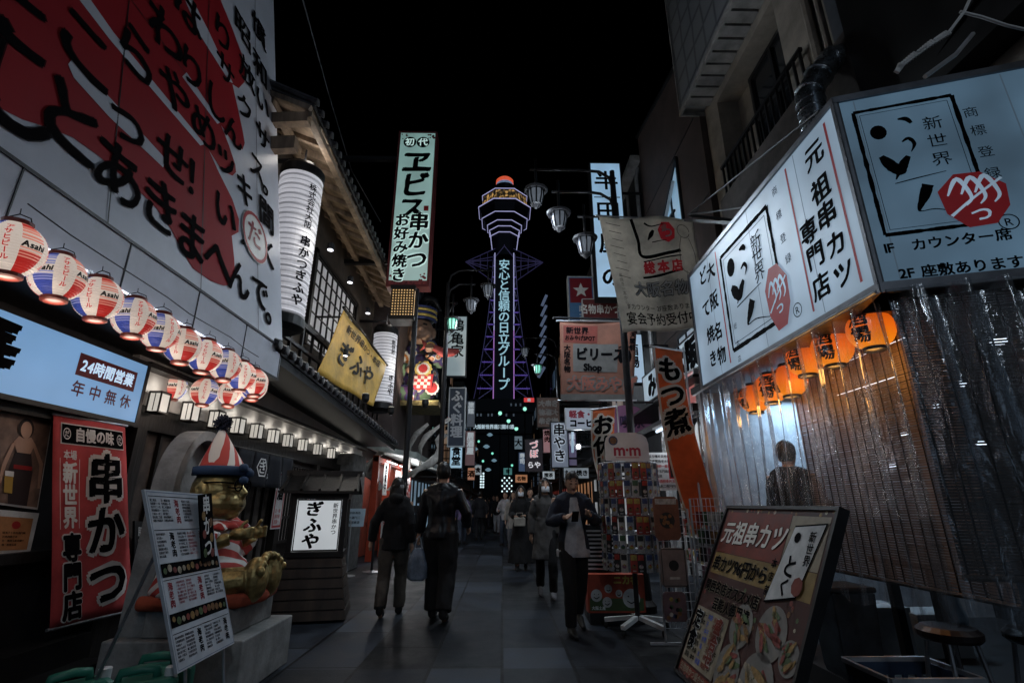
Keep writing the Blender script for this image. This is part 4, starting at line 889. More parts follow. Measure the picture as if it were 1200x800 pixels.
b = MB(mat('bream_red', (.50, .10, .09), .5, var=.3, scale=8)); fp = FB + V((.95, -.95, 1.35)); b.tube([fp + V((-.42, .05, .22)), fp + V((-.2, 0, .1)), fp, fp + V((.25, 0, .0)), fp + V((.42, .02, .06))], [(.06, .05), (.13, .08), (.21, .10), (.17, .09), (.05, .04)], 12); b.prism([(-.42, .2), (-.66, .42), (-.58, .2), (-.68, .05)], Fr(fp + V((0, .05, 0)), (1, 0, 0), (0, 0, 1)), -.02, .02); tag(b.build('bream_figure', smooth=True), 'big red bream held at the side of the huge festival figure', 'fish figure')
b = MB(M['gold']); b.box(FB.x - .8, FB.x + .85, FB.y - .85, FB.y + .7, FB.z - .12, FB.z + .02); b.build('shelf', t)
p = FB + V((.6, -1.5, -.2)); t2 = thing('floodlight', 'small added floodlight brightening the festival figure from below', 'light', p); MB(M['black']).lathe([(.05, -.1), (.09, 0), (.09, .1)], p, 12).build('housing', t2); MB(glow('figure_fill_lens', (230, 220, 200), 1, 0)).lathe([(.08, .102), (.08, .106)], p, 12).build('lens', t2)  # fill light with a housing, added to brighten the figure
lamp('figure_fill_beam', 'SPOT', p + V((0, 0, .12)), 170, (1, .9, .75), t2, .06, (radians(145), 0, radians(15)), radians(120))
b = MB(M['woodd']); b.tube([FB + V((.3, -1.0, 1.0)), FB + V((1.25, -1.0, 1.75))], .02, 6); b.bar(FB + V((.2, -.9, 1.35)), FB + V((1.15, -.9, 1.30)), .035); tag(b.build('fishing_rod'), 'dark wooden rod held out by the huge festival figure', 'rod')

# white cloth streamers below the figure
for i, (u, v, y, l) in enumerate([(431, 488, 12.6, 1.3), (442, 520, 12.9, 1.1), (505, 490, 13.2, 1.5), (486, 497, 13.4, 1.7), (512, 508, 13.3, 1.1)]):
    p = at_y(u, v, y); b = MB(mat('white_streamer', (.45, .43, .40), .8, var=.4, scale=5))
    pts = [p + V((.18 * sin(k * 1.1 + i) + (.35 - .15 * k if i > 1 else 0), .1 * cos(k + i), -l * k / 6)) for k in range(7)]
    b.tube(pts, [(.03 + .10 * abs(sin(.5 + k * .9 + i)), .012) for k in range(7)], 8)
    tag(b.build('cloth_streamer', smooth=True), ['twisted white cloth streamer nearest the camera over the tiled eave', 'short white streamer hanging by the red shop corner', 'curled white streamer under the right hand of the festival figure', 'longest white streamer under the festival figure', 'short white streamer right of the longest one'][i], 'streamer', 'white cloth streamers under the figure')

# red fronted shop
XC = -2.5; t = thing('red_shop', 'red fronted shop with a pale awning and white tubes beyond the tiled restaurant', 'building', (XC, 15, 0))
b = MB(M['brown']); b.box(XC - 5, XC - 1.2, 12.62, 19, 0, 7.5); b.box(XC - 1.2, XC - .3, 12.62, 19, 2.7, 7.2); b.build('wall', t)
b = MB(mat('pale_awning', (.34, .38, .36), .5, var=.2)); b.add([(XC - .9, 12.63, 2.62), (XC + .35, 12.63, 2.36), (XC + .35, 18.6, 2.36), (XC - .9, 18.6, 2.62), (XC - .9, 12.63, 2.70), (XC + .35, 12.63, 2.52), (XC + .35, 18.6, 2.52), (XC - .9, 18.6, 2.70)], [(3, 2, 1, 0), (4, 5, 6, 7), (0, 1, 5, 4), (1, 2, 6, 5), (2, 3, 7, 6), (3, 0, 4, 7)]); b.build('awning', t)
redp = mat('vermilion', (.34, .045, .02), .5, var=.15)
b = MB(redp)
for y in (12.75, 14.0, 15.6, 17.2): b.box(XC - .75, XC - .60, y, y + .16, 0, 2.45)
b.box(XC - .74, XC - .62, 12.75, 17.3, 2.3, 2.42); b.build('pillar', t)
b = MB(mat('shop_inner_red', (.25, .05, .03), .6, var=.3)); b.box(XC - 1.2, XC - 1.15, 12.7, 18.5, .02, 2.4); b.build('back_wall', t)
b = MB(glow('shop_tube', (235, 242, 250), 1.6, 0))
for y in (13.0, 14.6, 16.2): b.tube([(XC - .45, y, 2.33), (XC - .45, y + 1.2, 2.33)], .02, 8)
b.build('tube_light', t)
for y in (13.6, 15.2, 16.8): lamp('tube_glow', 'POINT', (XC - .3, y, 2.15), 22, (.95, .97, 1), t, .2)
for i, (y, z, w, h, lab, mm, c1) in enumerate([(12.95, 1.5, .45, .8, 'white paper strip hanging by the red shop entrance', M['white'], M['ink']), (13.1, .5, .5, .8, 'cream menu sheet low on the red shop front', M['dirtywhite'], M['red']), (14.3, .7, 1.1, 1.5, 'large red poster with black white ringed letters in the red shop', redp, M['ink']), (15.8, .6, .9, 1.5, 'second red poster deeper inside the red shop', M['red'], M['white'])]):
    x = XC - .50; f = Fr((x, y, z), (0, 1, 0), (0, 0, 1)); t = thing('poster', lab, 'poster', (x, y, z)); MB(mm).box(0, w, 0, h, -.006, 0, X=f).build('sheet', t); s = Sheet(f, .003)
    if i > 1:
        for k in range(3): s.disc(w * .5, h * (.82 - k * .3), .19, M['white'], 1); s.ch('大串酒'[k], w * .5, h * (.82 - k * .3), .27, M['ink'], 2, .05)
        for k in range(8): s.ch('名物大阪'[k % 4], .1 + (k % 2) * (w - .2), h * (.9 - (k // 2) * .24), .17, M['white'], 1, .04)
    else: s.col('営業中' if i == 0 else '本日品', w / 2, h - .06, .22, c1, 1, .04)
    s.build('print', t)

# street lamps -------------------------------------------------------------
lg = glow('lamp_glass', (96, 104, 114), .8, .35, (.03, .03, .035)); lgg = glow('lamp_glass_lit', (120, 215, 190), 1.4, .2)
def bell(root, c, R, lit):
    b = MB(M['iron']); b.lathe([(.02, .52 * R * 2), (.10 * R * 2, .46 * R * 2), (.5 * R * 2, .30 * R * 2), (.92 * R, .22 * R * 2), (.60 * R, .26 * R * 2)], c, 24)
    b.lathe([(.001, -.62 * R * 2), (.14 * R, -.56 * R * 2), (.34 * R, -.44 * R * 2), (.46 * R, -.40 * R * 2)], c, 16)
    for i in range(8): a = 2 * pi * i / 8; b.tube([V(c) + V((.62 * R * cos(a), .62 * R * sin(a), .5 * R)), V(c) + V((.60 * R * cos(a), .60 * R * sin(a), .0)), V(c) + V((.42 * R * cos(a), .42 * R * sin(a), -.80 * R))], .035 * R * 2, 5)
    o = b.build('lamp_cap', root, smooth=False)
    MB(lit).lathe([(.57 * R, .48 * R), (.58 * R, 0), (.40 * R, -.78 * R)], c, 24).build('lamp_glass', o, smooth=True)
def lamppost(x, y, lamps, label, lits, ztop=6.6, pw=0):
    t = thing('street_lamp', label, 'street lamp', (x, y, 0))
    b = MB(M['iron']); b.lathe([(.16, 0), (.16, .08), (.11, .14), (.09, .5), (.07, .6), (.055, 1.0), (.05, ztop - .5), (.04, ztop)], (x, y, 0), 14); b.build('post', t, smooth=False)
    for li_n, ((p, R), li) in enumerate(zip(lamps, lits)):
        b = MB(M['iron']); top = p + V((0, 0, 1.0 * R)); zz = top.z + .32; b.tube([top - V((0, 0, .04)), V((p.x, p.y, zz + .22))], .022, 8)
        sg = 1 if x > p.x else -1; pa = [V((p.x - sg * .1, p.y, zz)), V((p.x + (x - p.x) * .55, p.y + (y - p.y) * .5, zz)), V((x - sg * .22, y, zz - .03)), V((x - sg * .06, y, zz - .14)), V((x, y, zz - .38))]
        b.tube(pa, .024, 8); b.build('arm', t, smooth=True); bell(t, p, R, lgg if li else lg)
        if pw: lamp('lamp_beam', 'SPOT', p - V((0, 0, 1.3 * R)), pw * (1, .6, .05)[li_n], (.74, .87, 1), t, .10, (0, 0, 0), radians(172)); lamp('lamp_spill', 'POINT', p - V((0, 0, 3.2 * R)), pw * (.42, .42, .05)[li_n], (.8, .9, 1), t, .10)
    return t
lamppost(1.80, 7.0, [(at_y(628, 230, 7.0), .20), (at_y(655, 257, 7.0), .20), (at_y(686, 287, 7.0), .20)], 'iron street lamp with three bell lanterns on the right of the street', (0, 0, 0), pw=130)
lamppost(-1.30, 10.6, [(at_y(572, 340, 10.6), .19), (at_y(552, 357, 10.6), .19), (at_y(530, 379, 10.6), .19)], 'iron street lamp with bell lanterns, lowest one lit green, left of the tower', (0, 0, 1), 6.2, 60)
lamppost(1.9, 17, [(at_y(615, 412, 17), .2), (at_y(630, 432, 17), .22)], 'further iron street lamp with a green lit lantern beside the tower foot', (0, 1), 6.2, 60)
lamppost(2.0, -3.2, [(V((.9, -3.2, 6.0)), .2), (V((1.2, -3.2, 5.6)), .2), (V((1.6, -3.2, 5.2)), .2)], 'unseen iron street lamp added behind the viewer to light the cloths and fronts', (0, 0, 0), pw=85)  # out-of-view lamp added to lift the cloths and people facing the camera
# utility wires overhead
b = MB(mat('cable_grey', (.12, .12, .13), .6, var=.2)); b.tube([at_y(352, -10, 5.6), at_y(385, 110, 8), at_y(412, 200, 11), at_y(446, 260, 14)], .012, 5); tag(b.build('overhead_cable'), 'thin black cable crossing the night sky above the tiled roof', 'cable')
# ================================================================ right: corner skewer shop with the big white sign
XR = 2.3
C0 = at_x(1030, 335, XR); yc = C0.y; zb = C0.z; zt = at_x(975, 121, XR).z; yf = at_x(823, 450, XR).y
t = thing('corner_sign', 'large two sided white light box with brush logo and red seals over the corner shop', 'sign', (XR, yc, zb))
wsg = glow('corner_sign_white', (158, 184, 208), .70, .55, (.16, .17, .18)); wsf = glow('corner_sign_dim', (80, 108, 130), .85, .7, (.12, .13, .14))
E1 = V((0.955, -.297, 0)).normalized(); n1 = V((0, 0, 1)).cross(E1) * -1
SW = 2.6; HS = zt - zb
# face towards the street, u runs from far end to the corner
frS = Fr((XR, yf, zb), (0, -1, 0), (0, 0, 1)); WS = yf - yc
frF = Fr((XR, yc, zb), E1, (0, 0, 1))
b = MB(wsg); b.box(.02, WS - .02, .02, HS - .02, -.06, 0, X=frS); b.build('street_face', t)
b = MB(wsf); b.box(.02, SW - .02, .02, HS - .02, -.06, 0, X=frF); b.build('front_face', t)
alu = mat('sign_frame_grey', (.16, .17, .19), .4, .4, var=.2)
b = MB(alu)
b.box(-.03, WS + .012, -.05, .018, -.35, .014, X=frS); b.box(-.03, WS + .012, HS - .018, HS + .03, -.35, .014, X=frS); b.box(-.03, .018, .02, HS - .02, -.35, .013, X=frS); b.box(WS - .018, WS + .010, .02, HS - .02, -.05, .013, X=frS)
b.box(.0, SW, -.05, .018, -.35, .016, X=frF); b.box(.0, SW, HS - .018, HS + .03, -.35, .016, X=frF); b.box(.0, .018, .02, HS - .02, -.05, .013, X=frF)
b.box(0, WS, 0, HS, -.36, -.34, X=frS); b.build('frame', t)
redl = mat('sign_red', (.30, .02, .02), .5, emit=s2l((74, 10, 16)), es=.8, var=.1)
def hex_seal(s, x, y, r, L, sh=1.25):
    pts = [(x + r * .9 * cos(a) * (1 + .05 * sin(5 * a)), y + r * sh * sin(a) * (1 + .05 * cos(7 * a))) for a in [2 * pi * (i + .5) / 8 for i in range(8)]]
    s.poly(pts, redl, L)
    for k in range(3): xx = x - r * .35 + k * r * .35; s.stroke([(xx - .3 * r, y + .2 * r, .05 * r), (xx + .05 * r, y + .75 * r, .14 * r), (xx + .28 * r, y + .1 * r, .10 * r), (xx + .1 * r, y - .2 * r, .04 * r)], wsg, L + 1)
    s.stroke([(x - .7 * r, y - .5 * r, .09 * r), (x, y + .05 * r, .07 * r), (x + .8 * r, y + .6 * r, .08 * r)], wsg, L + 1); s.ch('つ', x + .05 * r, y - .55 * r, .55 * r, wsg, L + 1, .04, rough=.04)
def logo(s, x, y, w, h, L=1):
    """brush logo in a double frame; x, y lower left"""
    k = w / 1.0
    r2 = random.Random(5)
    for (x0, y0, x1, y1) in ((x, y, x + w, y), (x + w, y, x + w, y + h), (x + w, y + h, x, y + h), (x, y + h, x, y)):
        n = 16; pts = [(x0 + (x1 - x0) * i / n, y0 + (y1 - y0) * i / n, .045 * k * r2.uniform(.75, 1.15)) for i in range(n + 1)]; s.stroke(pts, M['ink'], L)
    s.frame(x + .055 * k, y + .055 * k, x + w - .055 * k, y + h - .055 * k, .006 * k, M['ink'], L)
    X = lambda a: x + a * w; Y = lambda c: y + c * h
    # i
    s.disc(X(.20), Y(.80), .085 * k, M['ink'], L, 14, ry=.10 * k); s.stroke([(X(.42), Y(.88), .02 * k), (X(.50), Y(.87), .06 * k), (X(.54), Y(.83), .035 * k)], M['ink'], L + 1)
    # small tsu
    s.stroke([(X(.40), Y(.69), .02 * k), (X(.47), Y(.71), .04 * k), (X(.51), Y(.66), .04 * k), (X(.46), Y(.60), .008 * k)], M['ink'], L + 1)
    # to
    s.stroke([(X(.16), Y(.60), .06 * k), (X(.22), Y(.53), .13 * k), (X(.30), Y(.46), .10 * k), (X(.36), Y(.52), .09 * k), (X(.42), Y(.57), .05 * k)], M['ink'], L + 1)
    s.stroke([(X(.30), Y(.47), .06 * k), (X(.24), Y(.40), .012 * k)], M['ink'], L + 2); s.stroke([(X(.22), Y(.37), .012 * k), (X(.45), Y(.39), .014 * k), (X(.72), Y(.41), .008 * k)], M['ink'], L + 2)
    # ku
    s.stroke([(X(.52), Y(.33), .11 * k), (X(.46), Y(.25), .10 * k), (X(.38), Y(.16), .04 * k), (X(.40), Y(.14), .012 * k), (X(.55), Y(.14), .012 * k), (X(.80), Y(.07), .006 * k)], M['ink'], L + 1)
    for i, c in enumerate('新世界'): s.ch(c, X(.74 - .01 * i), Y(.80 - .145 * i), .19 * k, M['ink'], L + 1, .0, rough=.05, sx=1.05)
s = Sheet(frF)
fxy = lambda u, v: frF.inv(at_plane(u, v, frF.o, frF.n))
a = fxy(1040, 268); bq = fxy(992, 122); c = fxy(1122, 124); d = fxy(1165, 268)
lx0 = (a[0] + bq[0]) / 2; lx1 = (c[0] + d[0]) / 2; ly0 = (a[1] + d[1]) / 2; ly1 = (bq[1] + c[1]) / 2
logo(s, lx0, ly0, lx1 - lx0, ly1 - ly0)
cx, cyy = fxy(1141, 234); hex_seal(s, cx, cyy, .20, 4, 1.0)
for i, cc in enumerate('商標登録'): x, y = fxy([1137, 1146, 1155, 1163][i], [132, 153, 178, 203][i]); s.ch(cc, x, y, .085, M['ink'], 1, .0)
x, y = fxy(1182, 260); s.ring(x, y, .045, .052, M['ink'], 1); s.ch('R', x, y, .07, M['ink'], 1, .01)
x, y = fxy(1040, 291); x2, y2 = fxy(1055, 321)
xe = fxy(1196, 293)[0]; z1 = (xe - x) / 7.6
s.line('1F', x - .02, y, z1 * 1.02, M['ink'], 1, .04); s.line('カウンター席', x + z1 * 1.45, y, z1, M['ink'], 1, .035); s.line('2F', x + .02, y2 , z1 * 1.02, M['ink'], 1, .04); s.line('座敷あります', x + z1 * 1.6, y2, z1, M['ink'], 1, .035)
seam = mat('sign_seam', (.1, .11, .12), .5, emit=s2l((60, 76, 90)), es=.8, var=0)
for xx in (.12, .95, 1.62, 2.2): s.rect(xx - .004, .03, xx + .004, HS - .03, seam, .4)
s.build('front_lettering', t)
s = Sheet(frS)
sxy = lambda u, v: frS.inv(at_plane(u, v, frS.o, frS.n))
l0 = sxy(862, 425)[0]; l1 = sxy(920, 360)[0]; ya = sxy(875, 425)[1]; ya = .13 * HS; yb2 = .86 * HS
logo(s, l0, ya, l1 - l0, yb2 - ya)
cx, cyy = sxy(913, 347); hex_seal(s, cx, cyy, .20, 4, 1.5); x, y = sxy(935, 363); s.ring(x, y, .05, .058, M['ink'], 1); s.ch('R', x, y, .08, M['ink'], 1, .01)
for i, cc in enumerate('商標登録'): x, y = sxy([908, 913, 918, 924][i], [224, 252, 279, 303][i]); s.ch(cc, x, y, .085, M['ink'], 1, .0)
for (u, v, sz, cc) in [(954, 182, .21, '元'), (962, 222, .21, '祖'), (969, 252, .21, '串'), (980, 286, .20, 'カ'), (989, 321, .20, 'ツ'), (948, 272, .20, '専'), (956, 300, .20, '門'), (963, 336, .20, '店'), (833, 318, .21, '大'), (837, 352, .21, '阪'), (842, 388, .20, '名'), (846, 416, .20, '物'), (824, 324, .21, 'ど'), (828, 362, .21, 'て'), (833, 392, .20, '焼'), (836, 420, .19, 'き')]:
    x, y = sxy(u, v); s.ch(cc, x, y, sz, M['ink'], 1, .045, rough=.035, sx=1.05)
for i, cc in enumerate('総本店'): x, y = sxy([862, 865, 867][i], [382, 402, 420][i]); s.ch(cc, x, y, .07, M['ink'], 1, 0)
for u, v in ((846, 350), (939, 290), (991, 250)): x = sxy(u, v)[0]; s.rect(x - .012, .06 * HS, x + .012, .95 * HS, redl, 1)
for xx in (.55, 1.5, 2.3): s.rect(xx - .004, .03, xx + .004, HS - .03, seam, .4)
s.build('street_lettering', t)
b = MB(mat('stay_grey', (.08, .085, .09), .6, .3, var=.2))   # stays of the sign
e = V((XR + .1, yf - .3, zt + .02)); b.tube([at_x(960, 130, XR), at_x(806, 252, XR + .1)], .011, 6); b.tube([at_x(905, 238, XR + .05), at_x(806, 252, XR + .1)], .011, 6); b.tube([at_x(806, 252, XR + .1), at_x(806, 252, XR + .1) + V((1.2, .2, 0))], .018, 6); b.bar(at_x(870, 262, XR + .02), at_x(803, 258, XR + .1), .035); b.build('stay', t)

# the shop under the sign
t = thing('corner_shop', 'dark open corner shop under the big white sign, hung with plastic sheet', 'building', (XR, 4.5, 0))
b = MB(M['dark']); b.box(5.4, 5.6, -1, 6.0, 0, 2.7); b.build('back_wall', t)
b = MB(mat('shop_pale_wall', (.45, .47, .50), .6, var=.2)); b.box(2.5, 5.4, 6.0, 6.15, 0, 2.6); b.build('side_wall', t)
b = MB(M['dark']); b.add([(XR + .1, 6.2, 2.62), (5.6, 6.2, 2.62), (5.6, 1.0, 2.62), (XR + .2, yc + .1, 2.62), (XR + .1, 6.2, 2.7), (5.6, 6.2, 2.7), (5.6, 1.0, 2.7), (XR + .2, yc + .1, 2.7)], [(0, 1, 2, 3), (7, 6, 5, 4), (0, 4, 5, 1), (1, 5, 6, 2), (2, 6, 7, 3), (3, 7, 4, 0)]); b.build('ceiling', t)
b = MB(mat('wet_dark_floor', (.03, .03, .032), .5, var=.3)); b.box(XR + .12, 5.4, 3.0, 6.0, 0, .12); b.build('floor', t)
b = MB(M['steel']); b.box(XR + .03, XR + .1, 5.75, 5.82, 0, zb); b.build('post', t)
b = MB(M['woodd'])
for i in range(5): b.box(5.36, 5.39, 1.4 + i * .95, 2.2 + i * .95, 1.3, 1.9)
b.build('wall_panel', t)
b = MB(glow('shop_ceiling_tube', (236, 243, 252), 2.6, 0))
for x, y in ((3.2, 5.0), (4.1, 5.0), (3.2, 3.6)): b.tube([(x, y, 2.56), (x, y + .9, 2.56)], .018, 8)
b.build('tube_light', t)
lamp('shop_glow', 'AREA', (3.5, 5.62, 2.5), 22, (.48, .74, 1), t, .5)
lamp('shop_glow', 'AREA', (4.2, 2.6, 2.5), 3.0, (.9, .95, 1), t, .5)
# small bulbs under the ceiling whose reflections show in the plastic
bulb = None
for i, (u, v) in enumerate([(1125, 450), (1098, 505), (1150, 520), (1060, 508), (1095, 475), (1170, 400), (1010, 520), (1045, 545)]):
    p = at_z(u, v, 2.3 if v < 460 else 2.05)
    p = EYEP + (p - EYEP) * min(1, 4.6 / p.x)
    k = thing('ceiling_bulb', 'small bare white bulb inside the corner shop behind the plastic sheet', 'bulb', p, 0, 'bulbs inside the corner shop')
    MB(glow('bulb_glass', (225, 235, 250), 4, 0)).ball(p, .045, .045, .028).build('glass', k, smooth=True); MB(M['black']).tube([p + V((0, 0, .025)), p + V((0, 0, 2.63 - p.z))], .007, 6).build('cord', k)
# clear plastic sheet, as long strips with folds
pm = bpy.data.materials.new('clear_plastic'); pm.use_nodes = True; nt = pm.node_tree; L = nt.links.new
for nn in list(nt.nodes):
    if nn.type != 'OUTPUT_MATERIAL': nt.nodes.remove(nn)
tr = nt.nodes.new('ShaderNodeBsdfTransparent'); tr.inputs[0].default_value = (.86, .88, .90, 1); gl = nt.nodes.new('ShaderNodeBsdfGlossy'); gl.inputs['Roughness'].default_value = .16; gl.inputs[0].default_value = (.9, .95, 1, 1)
df = nt.nodes.new('ShaderNodeBsdfDiffuse'); df.inputs[0].default_value = (.5, .55, .6, 1)
mx = nt.nodes.new('ShaderNodeMixShader'); mx2 = nt.nodes.new('ShaderNodeMixShader'); mx2.inputs[0].default_value = .05
lw = nt.nodes.new('ShaderNodeLayerWeight'); lw.inputs[0].default_value = .28; mr = nt.nodes.new('ShaderNodeMapRange'); mr.inputs[3].default_value = .09; mr.inputs[4].default_value = .85
tc = nt.nodes.new('ShaderNodeTexCoord'); mp = nt.nodes.new('ShaderNodeMapping'); mp.inputs['Scale'].default_value = (5, 5, 1.1); nz = nt.nodes.new('ShaderNodeTexNoise'); nz.inputs['Scale'].default_value = 2.2; nz.inputs['Detail'].default_value = 5; nz.inputs['Distortion'].default_value = .6
bp = nt.nodes.new('ShaderNodeBump'); bp.inputs['Strength'].default_value = .9; bp.inputs['Distance'].default_value = .05
L(tc.outputs['Object'], mp.inputs[0]); L(mp.outputs[0], nz.inputs['Vector']); L(nz.outputs['Fac'], bp.inputs['Height']); L(bp.outputs[0], gl.inputs['Normal']); L(bp.outputs[0], lw.inputs['Normal'])

L(lw.outputs['Facing'], mr.inputs[0]); L(mr.outputs[0], mx.inputs[0]); L(tr.outputs[0], mx.inputs[1]); L(gl.outputs[0], mx.inputs[2]); L(mx.outputs[0], mx2.inputs[1]); L(df.outputs[0], mx2.inputs[2])
L(mx2.outputs[0], [x for x in nt.nodes if x.type == 'OUTPUT_MATERIAL'][0].inputs['Surface'])
def plastic(a, c, z0, z1, label, folds, seed, dep=.045):
    a = V(a); c = V(c); d = c - a; nn = d.cross(V((0, 0, 1))).normalized()
    def f(x, y):
        p = a + d * x; k = 1 - y
        w = dep * (sin(x * folds * 6.28 + seed + 1.3 * noise.noise((x * 6, y * 1.5, seed))) * (.35 + .65 * y) + .9 * noise.noise((x * folds * 1.1, y * 2.2, seed + 5)))
        return (p.x + nn.x * w, p.y + nn.y * w, z0 + (z1 - z0) * y + .03 * k * sin(x * 17 + seed))
    b = MB(pm); b.grid(f, 110, 26); return tag(b.build('plastic_sheet', smooth=True), label, 'plastic sheet')
xs = XR + .03
plastic((xs, 5.75, 0), (xs, 4.45, 0), .75, zb - .03, 'clear plastic sheet at the bright far end of the corner shop', 7, 1)
plastic((xs, 4.47, 0), (xs, yc + .05, 0), .70, zb - .03, 'clear plastic sheet over the bamboo blind on the street side of the corner shop', 8, 2)
pf = frF(0.02, 0, .02); pe = frF(SW - .1, 0, .02)
plastic((pf.x, pf.y, 0), (pe.x, pe.y, 0), .72, zb - .03, 'wide clear plastic sheet on the front side of the corner shop', 12, 3, .06)
b = MB(M['steel']); b.tube([(xs - .06, 5.8, zb - .04), (xs - .06, yc, zb - .04)], .010, 6); b.tube([(pf.x, pf.y, zb - .045), (pe.x, pe.y, zb - .045)], .010, 6); tag(b.build('curtain_rail'), 'thin steel rail the plastic sheets hang from', 'rail')
# bamboo blinds
bm_ = wood('bamboo_slat', (.12, .075, .045), .5)
def blind(a, c, z0, z1, label, dx):
    a = V(a); c = V(c); d = (c - a); t = thing('bamboo_blind', label, 'blind', (a.x, a.y, z0)); b = MB(dx); n = int((z1 - z0) / .0165)
    for i in range(n):
        z = z0 + (z1 - z0) * (i + .5) / n; b.bar(a + V((0, 0, z + rnd.uniform(-.001, .001))), c + V((0, 0, z + rnd.uniform(-.002, .002))), .004, .0132)
    b.build('slats', t)
    b = MB(M['woodd']); m = max(3, int(d.length / .085))
    for i in range(m + 1): p = a + d * ((i + .3) / (m + .6)); b.bar(p + V((0, 0, z0 - .02)), p + V((0, 0, z1)), .007, .009)
    b.build('cords', t); b = MB(M['wood']); b.tube([a + V((0, 0, z0 - .02)), c + V((0, 0, z0 - .02))], .016, 8); b.tube([a + V((0, 0, z1)), c + V((0, 0, z1))], .014, 8); b.build('rod', t)
xb = XR + .44
blind((xb, at_x(955, 600, xb).y, 0), (xb, yc + .12, 0), .80, zb - .06, 'brown bamboo blind beside the orange lanterns on the street side', wood('bamboo_slat_pale', (.20, .15, .13), .5))
q0 = frF(.10, 0, -.12); q1 = frF(SW - .2, 0, -.12)
blind((q0.x, q0.y, 0), (q1.x, q1.y, 0), .95, zb - .06, 'dark wide bamboo blind behind the plastic on the front side', wood('bamboo_slat_dark', (.05, .04, .035), .5))
# orange lanterns
def olantern():
    t = thing('orange_lantern', 'x', 'lantern'); R = .165
    om = bpy.data.materials.new('orange_paper'); om.use_nodes = True; nt = om.node_tree; bb = nt.nodes['Principled BSDF']; L = nt.links.new
    tc = nt.nodes.new('ShaderNodeTexCoord'); sx = nt.nodes.new('ShaderNodeSeparateXYZ'); L(tc.outputs['Object'], sx.inputs[0]); r = nt.nodes.new('ShaderNodeValToRGB'); mr = nt.nodes.new('ShaderNodeMapRange'); mr.inputs[1].default_value = -.17; mr.inputs[2].default_value = .17
    L(sx.outputs['Z'], mr.inputs[0]); L(mr.outputs[0], r.inputs[0]); e = r.color_ramp.elements; e[0].color = s2l((255, 150, 20)) + (1,); e[1].color = s2l((190, 66, 14)) + (1,); q_ = e.new(.45); q_.color = s2l((250, 112, 20)) + (1,)
    L(r.outputs[0], bb.inputs['Emission Color']); bb.inputs['Emission Strength'].default_value = .82; bb.inputs['Base Color'].default_value = (.5, .15, .03, 1); bb.inputs['Roughness'].default_value = .5
    prof = [(R * cos(radians(-64 + 128 * i / 30)) + (.0018 if i % 2 else -.0018), R * 1.0 * sin(radians(-64 + 128 * i / 30))) for i in range(31)]
    MB(om).lathe(prof, (0, 0, 0), 36, cap=False).build('paper_shade', t, smooth=True)
    b = MB(M['black']); zc = R * sin(radians(64)); r = R * cos(radians(64))
    for sg in (-1, 1): b.lathe([(r * .98, zc - .004), (r * 1.15, zc), (r * 1.15, zc + .025), (.01, zc + .028)], n=20, X=Matrix.Diagonal((1, 1, sg, 1)).to_3x3())
    b.tube([(0, 0, zc + .02), (0, 0, zc + .12)], .004, 6); b.build('ring', t)
    s = Sheet(lambda u, v, w: V(((R + w) * cos(v / R) * cos(u / R), (R + w) * cos(v / R) * sin(u / R), (R + w) * sin(v / R))), .0035)
    for ph in (0, pi): s.fn = lambda u, v, w, ph=ph: V(((R + w) * cos(v / R) * cos(u / (R * .9) + ph), (R + w) * cos(v / R) * sin(u / (R * .9) + ph), (R + w) * sin(v / R))); s.col('酒場', 0, .135, .135, M['ink'], 1, .055, rough=.04)
    s.build('lettering', t); return t
OL = olantern(); ops = [(1020, 386), (975, 408), (943, 421), (925, 446), (903, 455), (884, 467)]
for i, (u, v) in enumerate(ops):
    p = at_x(u, v, XR + .23); o = OL if i == 0 else dup(OL); o.location = p; o.scale = (.88,) * 3; o.rotation_euler = (0, 0, radians([205, 215, 200, 170, 225, 190][i])); o['group'] = 'orange lanterns inside the corner shop'
    o['label'] = ['glowing orange lantern nearest the sign corner, behind the blind', 'second glowing orange lantern from the sign corner', 'third glowing orange lantern, at the left edge of the bamboo blind', 'fourth orange lantern, just left of the bamboo blind', 'fifth orange lantern from the sign corner', 'farthest orange lantern from the sign corner'][i]
    lamp('lantern_glow', 'POINT', p + V((.02, 0, -.22)), 2.2, (1, .45, .10), o, .08)

# leaning menu board
tp = V((0.59, 0, 1.24)).normalized()
fr = Fr((1.42, 4.62, .03), (0, -1, 0), (.43, 0, .90)); W, H2 = 1.52, 1.36
t = thing('menu_board', 'big dark red food menu board leaning back against the corner shop', 'menu board', (1.6, 3.9, 0))
MB(mat('menu_dark_red', (.045, .010, .008), .5, var=.35, scale=3)).box(0, W, 0, H2, -.03, 0, X=fr).build('board', t)
b = MB(M['black']); b.box(-.025, 0, -.025, H2 + .025, -.05, .015, X=fr); b.box(W, W + .025, -.025, H2 + .025, -.05, .015, X=fr); b.box(0, W, -.025, 0, -.05, .015, X=fr); b.box(0, W, H2, H2 + .025, -.05, .015, X=fr); b.box(.1, .16, .0, H2, -.10, -.032, X=fr); b.box(W - .16, W - .1, 0, H2, -.10, -.032, X=fr); b.build('frame', t)
s = Sheet(fr, .0025); cream = mat('menu_cream', (.24, .20, .14), .5, var=.25, scale=6); yel = mat('menu_yellow', (.20, .13, .04), .5, var=.35, scale=4); rg = mat('menu_red', (.15, .022, .012), .5, var=.3)
s.rect(.04, .98, 1.05, 1.33, rg, 1); s.rect(.04, .80, 1.48, .975, yel, 1); s.rect(1.06, .98, 1.48, 1.32, cream, 1)
s.outl('line', '元祖串カツ', .07, 1.15, .20, mat('menu_white2', (.6, .56, .5), .5, var=.1), M['ink'], 2, .04, .03, shear=.1, rough=.03)
s.outl('line', '串カツ96円から', .06, .885, .135, M['ink'], cream, 2, .03, .03, shear=.12, rough=.02, pitch=.95)
